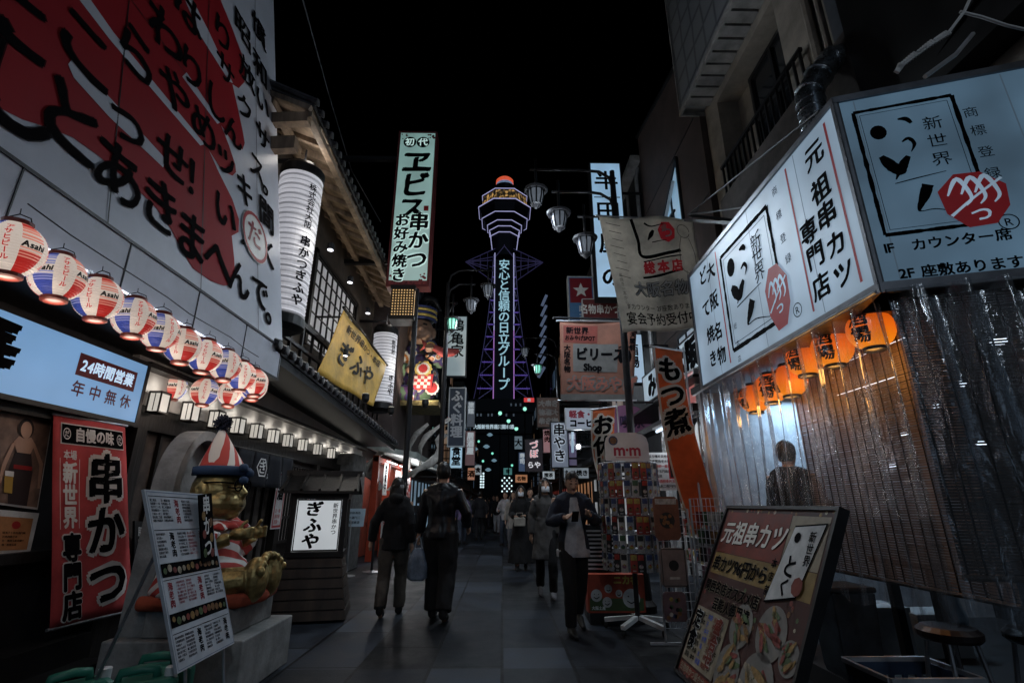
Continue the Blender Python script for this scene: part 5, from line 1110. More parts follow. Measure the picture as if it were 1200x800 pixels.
# small leaning logo card on the board
cf = [(1.00, .72), (1.34, .80), (1.47, 1.28), (1.13, 1.25)]; s.poly(cf, M['ink'], 3); cc = [(x * .95 + 1.235 * .05, y * .95 + 1.01 * .05) for x, y in cf]; s.poly(cc, M['dirtywhite'], 4)
s.disc(1.2, 1.17, .035, M['ink'], 5, 10); s.ch('と', 1.2, .98, .15, M['ink'], 5, .03, -.2); s.ch('く', 1.19, .85, .12, M['ink'], 5, .03, -.2); s.col('新世界', 1.36, 1.22, .075, M['ink'], 5, .01); s.disc(1.33, .87, .06, rg, 5, 8)
for i, (x, y) in enumerate([(.98, .98), (.98, .89), (.98, .80)]): s.ch('本店前'[i], x + .02, y, .07, M['ink'], 3, .03)
s.outl('line', '関西名店オススメ店', .05, .70, .10, M['ink'], cream, 2, .03, .04); s.outl('line', '芸能人御用達', .28, .585, .10, M['ink'], cream, 2, .03, .04)
s.rect(.03, .10, .62, .52, cream, 2)
for i in range(5): s.scrawl(.06 + i * .11, .12, .15 + i * .11, .50, [M['ink'], M['ink'], M['bluep'], rg, M['ink']][i], 7, 3, 70 + i, fill=1, size=.045)
s.outl('col', '定食', .12, .5, .15, M['ink'], M['dirtywhite'], 4, .04, .03); s.outl('col', '盛合せ', .5, .5, .12, rg, M['dirtywhite'], 4, .04, .03)
pk = mat('plate_white', (.17, .16, .145), .5, var=.2)
for (x, y, r, fi) in [(.80, .52, .15, 0), (1.18, .56, .17, 2), (.78, .22, .17, 1), (1.16, .24, .20, 4), (1.42, .48, .10, 1), (1.40, .14, .11, 0)]:
    s.disc(x, y, r, pk, 2, 26)
    for k in range(16):
        aa = rnd.uniform(0, 6.28); rr = r * .72 * sqrt(rnd.random()); an = rnd.uniform(-.6, .6) + (.8 if fi % 2 else -.5); l = r * rnd.uniform(.2, .5)
        s.stroke([(x + rr * cos(aa) - l * cos(an), y + rr * sin(aa) - l * sin(an), r * .12), (x + rr * cos(aa), y + rr * sin(aa), r * .26), (x + rr * cos(aa) + l * cos(an), y + rr * sin(aa) + l * sin(an), r * .1)], fm[rnd.choice([fi, fi, 1, 2, 3])], 3 + k % 3)
s.rect(.03, .02, .62, .085, rg, 2); s.line('名物串かつ盛合せ', .05, .052, .06, cream, 3, .02)
for i in range(60): s.disc(rnd.uniform(.02, 1.5), rnd.choice((rnd.uniform(1.33, 1.355), rnd.uniform(.0, .02), rnd.uniform(.53, .78))), rnd.uniform(.008, .02), rnd.choice(fm), 1, 6)
s.build('print', t)

# counter, stools and bins inside the front
t = thing('counter_table', 'plain wooden counter table inside the corner shop behind the plastic', 'table', (3.7, 4.0, 0))
b = MB(wood('counter_wood', (.12, .085, .055))); b.box(2.95, 4.6, 3.72, 4.3, .86, .90); b.build('top', t, bevel=.006); b = MB(M['black'])
for x, y in ((3.05, 3.8), (4.5, 3.8), (3.05, 4.22), (4.5, 4.22)): b.box(x - .03, x + .03, y - .03, y + .03, 0, .86)
b.build('leg', t)
for i, (x, y) in enumerate([(2.78, 3.45), (3.25, 3.35), (3.75, 3.2)]):
    t = thing('stool', ['round black topped stool nearest the street by the counter', 'round black topped stool, middle of the three by the counter', 'round black topped stool deepest right by the counter'][i], 'stool', (x, y, 0), 0, 'stools by the counter')
    b = MB(mat('stool_vinyl', (.03, .022, .022), .35, var=.2)); b.lathe([(.15, .50), (.17, .52), (.17, .55), (.14, .575)], (x, y, 0), 20); b.build('seat', t, smooth=False)
    b = MB(M['steel'])
    for k in range(4): a_ = pi / 4 + k * pi / 2; b.tube([(x + .12 * cos(a_), y + .12 * sin(a_), .5), (x + .19 * cos(a_), y + .19 * sin(a_), 0)], .013, 8)
    b.build('leg', t); b = MB(M['steel']); b.tube([(x + .165 * cos(a_), y + .165 * sin(a_), .2) for a_ in [2 * pi * k / 16 for k in range(17)]], .008, 6); b.build('foot_ring', t)
t = thing('steel_bin', 'square steel bin with a lid behind the leaning menu board', 'bin', (2.56, 4.12, .12))
b = MB(mat('brushed_bin', (.07, .085, .10), .4, .5, var=.25)); b.loft([[V((2.56 + sx * w_, 4.12 + sy * w_, z + .12)) for sx, sy in ((-1, -1), (1, -1), (1, 1), (-1, 1))] for z, w_ in ((.0, .13), (.05, .14), (.56, .16))]); b.build('body', t, bevel=.01); b = MB(mat('bin_lid', (.05, .055, .06), .5, .3, var=.3)); b.box(2.39, 2.73, 3.95, 4.29, .682, .72); b.build('lid', t, bevel=.012)
t = thing('plastic_crate', 'blue grey plastic crate on the ground at lower right beside the steel bin', 'crate', (2.45, 3.4, 0)); b = MB(mat('crate_blue', (.03, .05, .09), .5, var=.2))
x0, x1, y0, y1, h = 2.20, 2.72, 3.22, 3.62, .34
for (ax, bx, ay, by) in ((x0, x1, y0, y0 + .015), (x0, x1, y1 - .015, y1), (x0, x0 + .015, y0 + .015, y1 - .015), (x1 - .015, x1, y0 + .015, y1 - .015)):
    b.box(ax, bx, ay, by, 0, .08)
    b.box(ax, bx, ay, by, .27, h)
    n = 6; dx = (bx - ax) / n; dy = (by - ay) / n
    for k in range(n):
        if bx - ax > by - ay: b.box(ax + k * dx, ax + k * dx + .03, ay, by, .08, .27)
        else: b.box(ax, bx, ay + k * dy, ay + k * dy + .03, .08, .27)
b.box(x0 + .015, x1 - .015, y0 + .015, y1 - .015, .0, .02); b.build('body', t); b = MB(M['alu']); b.bar((x0 - .01, y0 - .01, h + .012), (x1 + .01, y0 - .01, h + .012), .025); b.bar((x0 - .01, y1 + .01, h + .012), (x1 + .01, y1 + .01, h + .012), .025); b.bar((x0 - .01, y0, h + .012), (x0 - .01, y1, h + .012), .024); b.bar((x1 + .01, y0, h + .012), (x1 + .01, y1, h + .012), .024); b.build('rim', t)
b = MB(M['dirtywhite']); b.box(2.95, 3.3, 4.45, 4.75, .122, .46); b.box(2.94, 3.31, 4.44, 4.76, .46, .50); tag(b.build('foam_box', bevel=.006), 'white foam box on the floor under the counter end', 'box')
b = MB(M['dirtywhite']); b.box(3.4, 3.8, 4.5, 4.8, .122, .40); b.box(3.39, 3.81, 4.49, 4.81, .40, .44); tag(b.build('foam_box', bevel=.006), 'lower white foam box deeper under the counter', 'box')
b = MB(mat('towel_blue', (.22, .30, .38), .8, var=.3)); b.grid(lambda u, v: (2.98 + .12 * u + .015 * sin(v * 9), 3.68 - .01 * sin(u * 8), .52 + .30 * v), 6, 8, thick=.006); tag(b.build('hand_towel', smooth=True), 'pale blue hand towel hanging off the counter edge', 'towel')
for i, (bx, by, bl) in enumerate([(2.44, 2.98, 'black plastic drink crate by the blue grey crate'), (2.95, 2.85, 'black plastic drink crate deeper in, near the front blind')]):
    t = thing('drink_crate', bl, 'crate', (bx, by, 0)); b = MB(M['dark'])
    for z in (.0, .12, .24): b.box(bx - .2, bx + .2, by - .15, by - .135, z + .02, z + .09); b.box(bx - .2, bx + .2, by + .135, by + .15, z + .02, z + .09); b.box(bx - .2, bx - .185, by - .135, by + .135, z + .02, z + .09); b.box(bx + .185, bx + .2, by - .135, by + .135, z + .02, z + .09)
    for sx in (-.19, .19):
        for sy in (-.14, .14): b.box(bx + sx - .012, bx + sx + .012, by + sy - .012, by + sy + .012, 0, .35)
    b.build('body', t)
for i in range(3):
    p = V((3.15 + i * .28, 3.95, .90)); t = thing('sauce_box', ['steel sauce box on the counter nearest the street', 'steel sauce box in the middle of the counter', 'steel sauce box deepest along the counter'][i], 'box', p, 0, 'sauce boxes on the counter'); MB(M['steel']).box(p.x - .09, p.x + .09, p.y - .07, p.y + .07, .902, 1.0).build('body', t, bevel=.006); MB(M['dark']).box(p.x - .094, p.x + .094, p.y - .074, p.y + .074, 1.0, 1.012).build('lid', t)
# ================================================================ right: upper buildings
def hexmat():
    m = bpy.data.materials.new('scale_tile'); m.use_nodes = True; nt = m.node_tree; b = nt.nodes['Principled BSDF']; L = nt.links.new
    tc = nt.nodes.new('ShaderNodeTexCoord'); mp = nt.nodes.new('ShaderNodeMapping'); mp.inputs['Scale'].default_value = (.01, 2.6, 2.2); L(tc.outputs['Object'], mp.inputs[0])
    v = nt.nodes.new('ShaderNodeTexVoronoi'); v.feature = 'DISTANCE_TO_EDGE'; v.inputs['Scale'].default_value = 1.0; v.inputs['Randomness'].default_value = .12; L(mp.outputs[0], v.inputs['Vector'])
    r = nt.nodes.new('ShaderNodeValToRGB'); r.color_ramp.elements[0].color = (.06, .065, .075, 1); r.color_ramp.elements[1].position = .12; r.color_ramp.elements[1].color = (.17, .185, .205, 1); L(v.outputs['Distance'], r.inputs[0]); L(r.outputs[0], b.inputs['Base Color']); b.inputs['Roughness'].default_value = .5; return m
XU = 3.5
t = thing('beige_building', 'old beige building with a balcony and scale patterned panel above the right corner', 'building', (XU, 4, 2.7))
b = MB(M['plaster']); b.box(XU, XU + 4, -1, 4.75, 2.72, 13); b.box(XU, XU + 4, 6.5, 6.95, 2.72, 13); b.box(XU, XU + 4, 4.75, 6.5, 2.72, 5.7); b.box(XU, XU + 4, 4.75, 6.5, 7.6, 13); b.box(XU + .35, XU + 4, 4.75, 6.5, 5.7, 7.6); b.build('wall', t)
b = MB(hexmat()); b.box(XU - .42, XU - .02, -1, 6.95, 7.82, 10.5); b.build('scale_panel', t)
b = MB(M['concrete']); [b.box(XU - .40, XU - .0, -.9 + i * .22, -.72 + i * .22, 7.76, 7.815) for i in range(35)]; b.box(XU - .44, XU - .40, -1, 6.97, 7.74, 7.84); b.box(XU - .44, XU, 6.955, 6.99, 7.74, 10.5); b.build('balcony_underside', t)
b = MB(M['glass']); b.box(XU + .30, XU + .34, 4.8, 5.95, 5.75, 7.5); w = b.build('window', t); b = MB(M['dark'])
for y in (4.8, 5.38, 5.95): b.box(XU + .26, XU + .30, y - .03, y + .03, 5.72, 7.53)
for z in (5.74, 6.7, 7.5): b.box(XU + .255, XU + .30, 4.77, 5.98, z - .03, z + .03)
b.build('window_frame', w)
b = MB(mat('parapet_tile', (.055, .048, .045), .6, var=.35, scale=8, bump=.25, bscale=8)); b.box(XU - .22, XU - .02, 3.2, 6.45, 4.4, 5.66); b.build('parapet', t)
b = MB(M['iron']); b.bar((XU - .12, 4.3, 6.25), (XU - .12, 6.45, 6.25), .045); b.bar((XU - .12, 4.3, 5.74), (XU - .12, 6.45, 5.74), .04); [b.box(XU - .135, XU - .105, 4.32 + i * .13, 4.342 + i * .13, 5.66, 6.25) for i in range(17)]; b.build('railing', t)
b = MB(M['plaster']); b.tube([(XU - .06, 4.15, 5.5), (XU - .06, 4.15, 13)], .05, 8); b.tube([(XU - .06, 3.98, 5.5), (XU - .06, 3.98, 13)], .035, 8); b.build('drain_pipe', t)
b = MB(mat('blue_grey_panel', (.06, .07, .085), .5, var=.2)); b.box(XU - .06, XU - .004, 3.56, 3.9, 5.5, 13); b.build('side_panel', t); b = MB(M['black']); b.box(XU - .25, XU - .003, -1, 3.55, 4.3, 13); b.build('dark_wall', t)
# ventilation duct
p0 = at_x(957, 150, 2.95); p1 = at_x(948, 112, 2.95); p2 = at_x(958, 88, 3.05); p3 = at_x(985, 74, 3.25); p4 = at_x(1012, 70, 3.5)
b = MB(mat('spiral_duct', (.36, .40, .44), .28, .9, var=.3, scale=12)); pts = [V((p0.x, p1.y, 3.7)), V((p1.x, p1.y, p1.z))]; pts += [pts[-1] + (V(p4) - pts[-1]) * k + V((0, 0, .22 * sin(k * pi))) for k in (.2, .45, .7, 1.0)]
b.tube(pts, .125, 18); ptl = pts
for i in range(14): z = 3.7 + (p1.z - 3.7) * i / 14; b.lathe([(.126, -.008), (.134, 0), (.126, .008)], (pts[0].x, pts[0].y, z), 18)
for a_, c_ in zip(pts[1:], pts[2:]): b.tube([a_ + (c_ - a_) * .05, a_ + (c_ - a_) * .16], .138, 18)
tag(b.build('air_duct', smooth=True), 'bent shiny steel air duct above the corner sign', 'duct')
# dark canopy and cords above the corner
t = thing('dark_canopy', 'dark sheet metal canopy over the top right corner', 'canopy', (3.4, 2, 4.4)); b = MB(mat('canopy_black', (.012, .011, .013), .6, var=.4)); b.add([(3.4, 3.3, 4.5), (6, 2.6, 4.5), (6, .5, 4.5), (2.95, .9, 5.3), (3.4, 3.3, 4.58), (6, 2.6, 4.58), (6, .5, 4.58), (2.95, .9, 5.4)], [(0, 1, 2, 3), (7, 6, 5, 4), (0, 4, 5, 1), (1, 5, 6, 2), (2, 6, 7, 3), (3, 7, 4, 0)]); b.build('sheet', t); b = MB(M['iron']); [b.bar((3.3 + i * .5, 3.1 - i * .12, 4.47), (3.1 + i * .55, 1.0, 4.9 - i * .05), .05) for i in range(5)]; b.build('strut', t)
ca = [at_y(u, v, 1.9) for u, v in [(1051, 84), (1056, 76), (1075, 62), (1095, 48), (1112, 38), (1130, 14), (1140, -8)]]; b = MB(mat('grey_cord', (.55, .55, .55), .6, var=.2))
hel = []
for i in range(len(ca) - 1):
    for k in range(24):
        p = ca[i].lerp(ca[i + 1], k / 24); a_ = k * 1.6
        hel.append(p + (V((.011 * cos(a_), 0, .011 * sin(a_))) if i < 4 else V((0, 0, 0))))
b.tube(hel, .008, 5); b.tube([at_y(u, v, 1.9) for u, v in [(1125, 14), (1150, 20), (1180, 30), (1215, 38)]], .008, 6); tag(b.build('coiled_cable'), 'coiled pale cord hanging at the top right corner', 'cord')
b = MB(M['alu']); b.tube([at_y(1084, 90, 1.95), at_y(1120, 64, 1.95), at_y(1140, 40, 1.95)], .012, 6); tag(b.build('metal_rod'), 'short metal rod under the dark canopy at top right', 'rod')

# brown cladding building
t = thing('brown_building', 'plain brown clad building with one tall lit window on the right side', 'building', (3.4, 8.7, 2.9))
b = MB(M['brown']); b.add([(3.4, 6.97, 2.9), (3.4, 10.4, 2.9), (3.4, 10.4, 10.2), (3.4, 6.97, 9.4), (8, 6.97, 2.9), (8, 10.4, 2.9), (8, 10.4, 10.2), (8, 6.97, 9.4)], [(0, 3, 2, 1), (4, 5, 6, 7), (0, 1, 5, 4), (1, 2, 6, 5), (2, 3, 7, 6), (3, 0, 4, 7)]); b.build('wall', t)
b = MB(M['dark']); [b.box(3.39, 3.40, 7.0, 10.4, z, z + .02) for z in (4.5, 6.2, 7.9)]; b.bar((3.38, 6.95, 9.42), (3.38, 10.42, 10.22), .06); b.build('seam', t)
wl = glow('blue_window', (104, 146, 176), 1.0, .5); b = MB(wl); b.add([(3.385, 8.15, 6.3), (3.385, 9.25, 6.3), (3.385, 9.25, 6.9), (3.385, 8.15, 7.75)], [(3, 2, 1, 0)]); w = b.build('lit_window', t)
b = MB(M['dark']); b.bar((3.375, 8.12, 6.28), (3.375, 8.12, 7.8), .05); b.bar((3.375, 9.27, 6.28), (3.375, 9.27, 6.95), .05); b.bar((3.375, 8.1, 7.78), (3.375, 9.3, 6.92), .05); b.bar((3.375, 8.1, 6.29), (3.375, 9.3, 6.29), .05); b.bar((3.37, 8.6, 6.3), (3.37, 8.6, 7.4), .03); b.build('window_frame', w)
b = MB(M['alu']); b.bar((3.3, 8.2, 7.3), (3.3, 9.3, 6.5), .05); b.build('brace', w)
b = MB(M['iron']); b.bar((3.2, 8.05, 6.55), (3.2, 9.4, 6.55), .04); [b.box(3.19, 3.21, 8.1 + i * .17, 8.125 + i * .17, 6.1, 6.55) for i in range(8)]; b.bar((3.2, 8.05, 6.12), (3.2, 9.4, 6.12), .04); b.build('window_rail', t)
b = MB(M['alu']); b.bar((3.2, 7.2, 3.9), (3.2, 10, 3.9), .03); [b.bar((3.2, 7.2 + i * .24, 3.3), (3.2, 7.2 + i * .24, 3.9), .02) for i in range(12)]; b.build('balcony_rail', t)
wl2 = glow('blue_window_low', (70, 92, 112), 1.0, .5); b = MB(wl2); b.box(3.37, 3.395, 7.3, 9.0, 3.2, 4.3); w = b.build('lit_window', t); b = MB(M['dark']); [b.box(3.345, 3.368, 7.28 + i * .43, 7.32 + i * .43, 3.18, 4.32) for i in range(5)]; b.box(3.34, 3.368, 7.25, 9.05, 4.3, 4.36); b.build('window_frame', w)
t = thing('pipe_building', 'narrow dark building with a drain pipe beyond the brown one', 'building', (3.4, 12, 0)); b = MB(M['dark']); b.box(3.45, 8, 10.45, 13.4, 0, 9.6); b.build('wall', t); b = MB(M['alu']); b.tube([(3.36, 10.7, 3), (3.36, 10.7, 9.2), (3.42, 10.7, 9.5)], .05, 8); b.tube([(3.36, 11.6, 5), (3.36, 11.6, 9.3)], .04, 8); b.build('drain_pipe', t); b = MB(M['concrete']); b.box(3.2, 3.45, 10.5, 13.4, 9.6, 9.75); b.build('coping', t); b = MB(glow('small_window_blue', (60, 84, 110), 1, .5)); b.box(3.42, 3.445, 11.0, 11.45, 6.4, 7.2); b.build('lit_window', t)

# ---- hanging signs over the right side
def panel(u0, v0, u1, v1, Y, name, label, cat, face, rim, depth, draw, ft=.025, x_end=None, z2=None):
    a = at_y(u0, v1, Y); c = at_y(u1, v0, Y); q_ = at_y(u1, v1, Y)
    w = q_.x - a.x; h = c.z - a.z
    t = thing(name, label, cat, a); f = Fr(a, (1, 0, 0), (0, 0, 1)); sign_box(t, f, w, h, depth, face, rim, ft)
    s = Sheet(f, .004); draw(s, w, h); s.build('lettering', t)
    if x_end is not None:
        b = MB(M['iron'])
        for k in (.2, .8): b.bar((a.x + (w if x_end > 0 else 0), Y + depth * .7, a.z + h * k), (x_end, Y + depth * .7, a.z + h * k), .05)
        b.build('bracket', t)
    return t
def dh(s, w, h):
    for i, c in enumerate('半田'): s.ch(c, w * .5, h * (.86 - .24 * i), w * .78, M['ink'], 1, .02, sx=1.1)
    s.ch('屋', w * .5, h * .38, w * .78, M['ink'], 1, .03); s.ch('の', w * .5, h * .14, w * .75, M['ink'], 1, .03); s.rect(w * .06, h * .725, w * .94, h * .732, M['ink'], 1)
panel(701, 192, 738, 348, 10.4, 'tall_sign', 'tall pale blue light box with two large characters beside the brown building', 'sign', glow('handa_blue', (128, 168, 200), 1.0, .35), M['black'], .3, dh, .03, 3.5)
def dst(s, w, h):
    s.rect(.03, h * .42, w - .03, h - .03, mat('star_red', (.22, .02, .03), .5, var=.1), 1); cx, cy_ = w / 2, h * .70; R = w * .34
    s.poly([(cx + R * (1 if k % 2 == 0 else .42) * sin(k * pi / 5), cy_ + R * (1 if k % 2 == 0 else .42) * cos(k * pi / 5)) for k in range(10)], M['white'], 2)
    s.ch('喫', w * .55, h * .28, w * .35, M['dirtywhite'], 1, .03); s.ch('茶', w * .55, h * .1, w * .35, M['dirtywhite'], 1, .03)
panel(668, 325, 697, 377, 13, 'star_sign', 'small blue and red sign with a white star', 'sign', mat('star_sign_blue', (.04, .09, .17), .5, emit=s2l((30, 52, 76)), es=.6, var=.1), M['dirtywhite'], .2, dst, .03, 3.5)
panel(684, 351, 724, 374, 11.4, 'plank_sign', 'small dark red sign with white letters under the star sign', 'sign', mat('plank_red', (.13, .03, .03), .5, var=.2), M['dirtywhite'], .12, lambda s, w, h: s.line('名物串かつ', w / 2, h / 2, h * .5, M['white'], 1, .03, anchor='c', sx=.75), .02, 3.5)
def dk(s, w, h):
    s.line('軽食・', w * .08, h * .72, h * .4, mat('dull_red_letter', (.3, .03, .05), .5, var=0), 1, .05); s.line('コーヒー', w * .08, h * .27, h * .42, M['ink'], 1, .06, sx=.95)
panel(664, 479, 706, 502, 11, 'cafe_sign', 'pale blue grey coffee sign under the shop cloth', 'sign', glow('cafe_grey', (84, 96, 116), .8, .3), M['alu'], .15, dk, .02, 3.4)
p = at_y(735, 497, 10.2); t = thing('round_sign', 'dull purple round tea room sign behind the display rack header', 'sign', p); f = Fr(p, (1, 0, 0), (0, 0, 1)); s = Sheet(f); b = MB(mat('dull_purple', (.16, .07, .13), .5, emit=s2l((64, 44, 62)), es=.6, var=.1)); b.prism([(.52 * cos(a_), .40 * sin(a_)) for a_ in [2 * pi * k / 28 for k in range(28)]], f, -.12, 0); b.build('face', t); s.line('喫茶', -.16, .05, .27, mat('dark_purple_ink', (.03, .02, .06), .5, var=0), 1, .03); s.build('lettering', t); b = MB(M['iron']); b.bar(p + V((.4, .06, 0)), (3.5, p.y + .06, p.z), .05); b.build('bracket', t)
panel(726, 392, 756, 448, 9.6, 'small_lightbox', 'narrow pale blue light box half hidden by the orange shop cloth', 'sign', glow('narrow_blue', (120, 150, 176), 1, .3), M['black'], .2, lambda s, w, h: s.col('酒場', w * .6, h * .8, w * .5, M['ink'], 1, .03), .02, 3.45)
# red light box along the souvenir shop
def side_box(y0, y1, x, z0, z1, name, label, face, rim, draw):
    f = Fr((x, y1, z0), (0, -1, 0), (0, 0, 1)); t = thing(name, label, 'sign', (x, y0, z0)); sign_box(t, f, y1 - y0, z1 - z0, .25, face, rim, .03); s = Sheet(f); draw(s, y1 - y0, z1 - z0); s.build('lettering', t)
def dfr(s, w, h): s.line('FRANKFURT', w * .08, h * .62, h * .30, M['white'], 1, .03, rough=.0); s.line('フランク', w * .15, h * .25, h * .28, M['white'], 1, .03)
side_box(6.6, 7.9, 2.62, 2.55, 3.05, 'red_lightbox', 'red light box with white letters over the souvenir shop', glow('frank_red', (150, 52, 44), .8, .2), M['dirtywhite'], dfr)
side_box(6.15, 9.4, 2.72, 3.12, 3.62, 'shop_lightbox', 'long white light box with thick black letters above the souvenir shop', glow('white_lightbox', (118, 140, 156), .8, .3), M['dark'], lambda s, w, h: s.line('みやげ大阪', .3, h / 2, .46, M['ink'], 1, .07, sx=1.1))

# ---- cloth banners
def cloth(P4, W, H2, m, name, label, draw, rip=.03, rn=1.2, ph=0, nu=26, nv=20, rods=()):
    t = thing(name, label, 'cloth banner', P4[0]); fn = bil(*P4, W, H2, rip, rn, ph); MB(m).grid(lambda a, c: fn(a * W, c * H2), nu, nv, thick=.004).build('cloth', t, smooth=True)
    s = Sheet(fn, .006); draw(s, W, H2); s.build('lettering', t)
    if rods:
        b = MB(M['steel']); [b.tube([fn(-.06 + 0 * W, H2 * k), fn(W + .06, H2 * k)], .014, 8) for k in rods]; b.build('rod', t)
    return t
Yb = 6.2
def db(s, W, H2):
    k = M['ink']; s.stroke([(.55, H2 - .02, .05), (.62, H2 - .35, .05), (.66, H2 - .60, .05), (1.1, H2 - .58, .05), (1.30, H2 - .54, .05)], k, 1); s.stroke([(.66, H2 - .68, .02), (1.3, H2 - .62, .02)], k, 1)
    s.stroke([(.75, H2 - .10, .03), (.86, H2 - .16, .02), (1.08, H2 - .12, .012)], k, 1); s.stroke([(.78, H2 - .36, .02), (.84, H2 - .28, .07), (.88, H2 - .22, .04)], k, 1); s.stroke([(.84, H2 - .40, .015), (1.08, H2 - .38, .01)], k, 1)
    s.poly([(1.10 + .15 * cos(a_), H2 - .25 + .17 * sin(a_)) for a_ in [2 * pi * (i + .3) / 7 for i in range(7)]], redl, 1); s.ch('つ', 1.1, H2 - .27, .2, M['dirtywhite'], 2, .02)
    for i, c in enumerate('総本店'): s.ch(c, .74 + i * .23, H2 - .78, .19, redl, 1, .05)
    s.stroke([(.60, H2 - .93, .03), (.95, H2 - .90, .04), (1.3, H2 - .84, .03)], k, 1)
    s.outl('line', '大阪名物', .38, H2 - 1.12, .24, M['dirtywhite'], k, 1, .02, .035, shear=.1); s.line('1Fカウンター 2F座敷あります', .16, .34, .095, k, 1, .01); s.line('宴会予約受付中', .10, .17, .19, k, 1, .02, rough=.02)
    ln = mat('line_print', (.12, .11, .10), .8, var=.2)     # pale line drawing at right: a plain seated figure outline
    s.stroke([(1.40 + .11 * cos(a_), H2 - .22 + .11 * sin(a_), .012) for a_ in [i * .5 for i in range(13)]], ln, 1); s.stroke([(1.34, H2 - .32, .01), (1.28, H2 - .55, .012), (1.30, H2 - .85, .012), (1.52, H2 - .88, .012), (1.56, H2 - .6, .012), (1.48, H2 - .33, .01)], ln, 1)
    for i in range(3): s.stroke([(1.36 + i * .06, H2 - .86, .008), (1.35 + i * .06, H2 - 1.0, .008)], ln, 1)
    for i in range(8): s.stroke([(.10 + .03 * (i % 3), H2 - .1 - i * .12, .01), (.35, H2 - .12 - i * .12, .012)], ln, 1)
    s.col('串焼き一本から', .16, H2 - .9, .07, ln, 1, .0)
P4 = [at_y(729, 391, Yb), at_y(832, 384, Yb), at_y(812, 258, Yb), at_y(702, 253, Yb)]
cloth(P4, 1.62, 1.75, M['cloth'], 'shop_cloth', 'large worn grey cloth with brush print hanging beside the corner sign', db, .06, 1.3, .5, 30, 26, (1.0,))
def dbl(s, W, H2):
    wh = mat('cloth_cream', (.10, .097, .092), .8, var=.15); rk = mat('cloth_red', (.14, .03, .022), .8, var=.15)
    s.rect(.06, H2 - .38, .64, H2 - .08, rk, 1); s.line('新世界', .10, H2 - .17, .13, M['ink'], 2, .03); s.line('おみやげSPOT', .08, H2 - .30, .10, M['ink'], 2, .03, sx=.8, shear=.1)
    s.rect(.22, H2 - .88, 1.0, H2 - .40, wh, 1); s.line('ビリーズ', .26, H2 - .58, .23, M['ink'], 2, .05, sx=.95); s.line('Shop', .40, H2 - .80, .16, M['ink'], 2, .05)
    for dx in (0, .12): s.disc(1.06 + dx, H2 - .62, .05, M['ink'], 1, 14, ry=.11); [s.disc(1.02 + dx + i * .025, H2 - .46 + .01 * (i % 2), .014, M['ink'], 1, 8) for i in range(4)]
    s.col('大阪名物', .12, H2 - .42, .12, M['ink'], 1, .03); s.col('通天閣前', 1.24, H2 - .08, .11, M['ink'], 1, .03)
    s.outl('line', '大阪みやげ', .12, .27, .245, mat('pinkish', (.22, .08, .06), .8, var=.1), wh, 1, .05, .07, rough=.05); s.rect(0, 0, W, .10, wh, 1)
P4 = [at_y(657, 469, 8), at_y(742, 469, 8), at_y(746, 377, 8.05), at_y(656, 376, 8)]
cloth(P4, 1.3, 1.35, mat('pale_orange_cloth', (.16, .070, .048), .85, var=.2, scale=2.5), 'shop_cloth', 'square faded orange souvenir shop cloth hung over the street', dbl, .02, 1.0, 0, 20, 18, (1.0, 0.0))
b = MB(M['iron']); b.tube([at_y(648, 374, 8) + V((0, 0, .03)), at_y(800, 378, 8.1) + V((0, 0, .03))], .02, 8); b.tube([at_y(742, 471, 8) + V((0, 0, 0)), V((3.3, 8, at_y(742, 471, 8).z))], .02, 8); tag(b.build('banner_pole'), 'iron pole carrying the square faded orange cloth', 'pole')
def flag(P, W, H2, label, txt, bend, sz, fx=.5):
    """narrow upright flag on a pole, curling as it hangs"""
    P = [V(p) for p in P]
    def fn(u, v, w=0):
        a = u / W; c = v / H2; top = P[2].lerp(P[1], a); bot = P[3].lerp(P[0], a); p = bot.lerp(top, c)
        d = bend * sin(pi * c) + .03 * sin(a * 5 + c * 9) * (1 - c * .6); return p + V((bend * .8 * sin(pi * c) * -1, -w + .10 * sin(a * 3.0 + c * 4) * (1 - c), 0))
    t = thing('flag_banner', label, 'flag', P[3]); MB(M['orange']).grid(lambda a, c: fn(a * W, c * H2), 10, 26, thick=-.003).build('cloth', t, smooth=True)
    s = Sheet(fn, .006); k2 = mat('flag_cream', (.5, .46, .40), .8, var=.1)
    s.outl('col', txt, W * fx, H2 - .10, sz, M['ink'], k2, 1, .06, .085, rough=.03)
    s.rect(0, 0, .025, H2, k2, 1, 1, 24); s.build('lettering', t)
    b = MB(M['alu']); b.tube([fn(-.04, H2 + .015), fn(W + .04, H2 + .015)], .010, 6); pt = fn(W + .03, H2 + .015); b.tube([V((pt.x, pt.y + .02, 0)), pt + V((0, .02, .05))], .012, 8); b.build('pole', t)
Yf = 5.6
flag([at_y(842, 604, Yf), at_y(799, 412, Yf), at_y(765, 407, Yf), at_y(814, 628, Yf)], .36, 2.0, 'long orange flag with black ringed letters in front of the souvenir shop', 'もつ煮', .10, .31)
flag([at_y(728, 575, 7.4), at_y(721, 477, 7.4), at_y(693, 481, 7.4), at_y(704, 568, 7.4)], .42, 1.3, 'short orange flag curling beside the star lamp, left of the display rack', 'お休処', .07, .36)

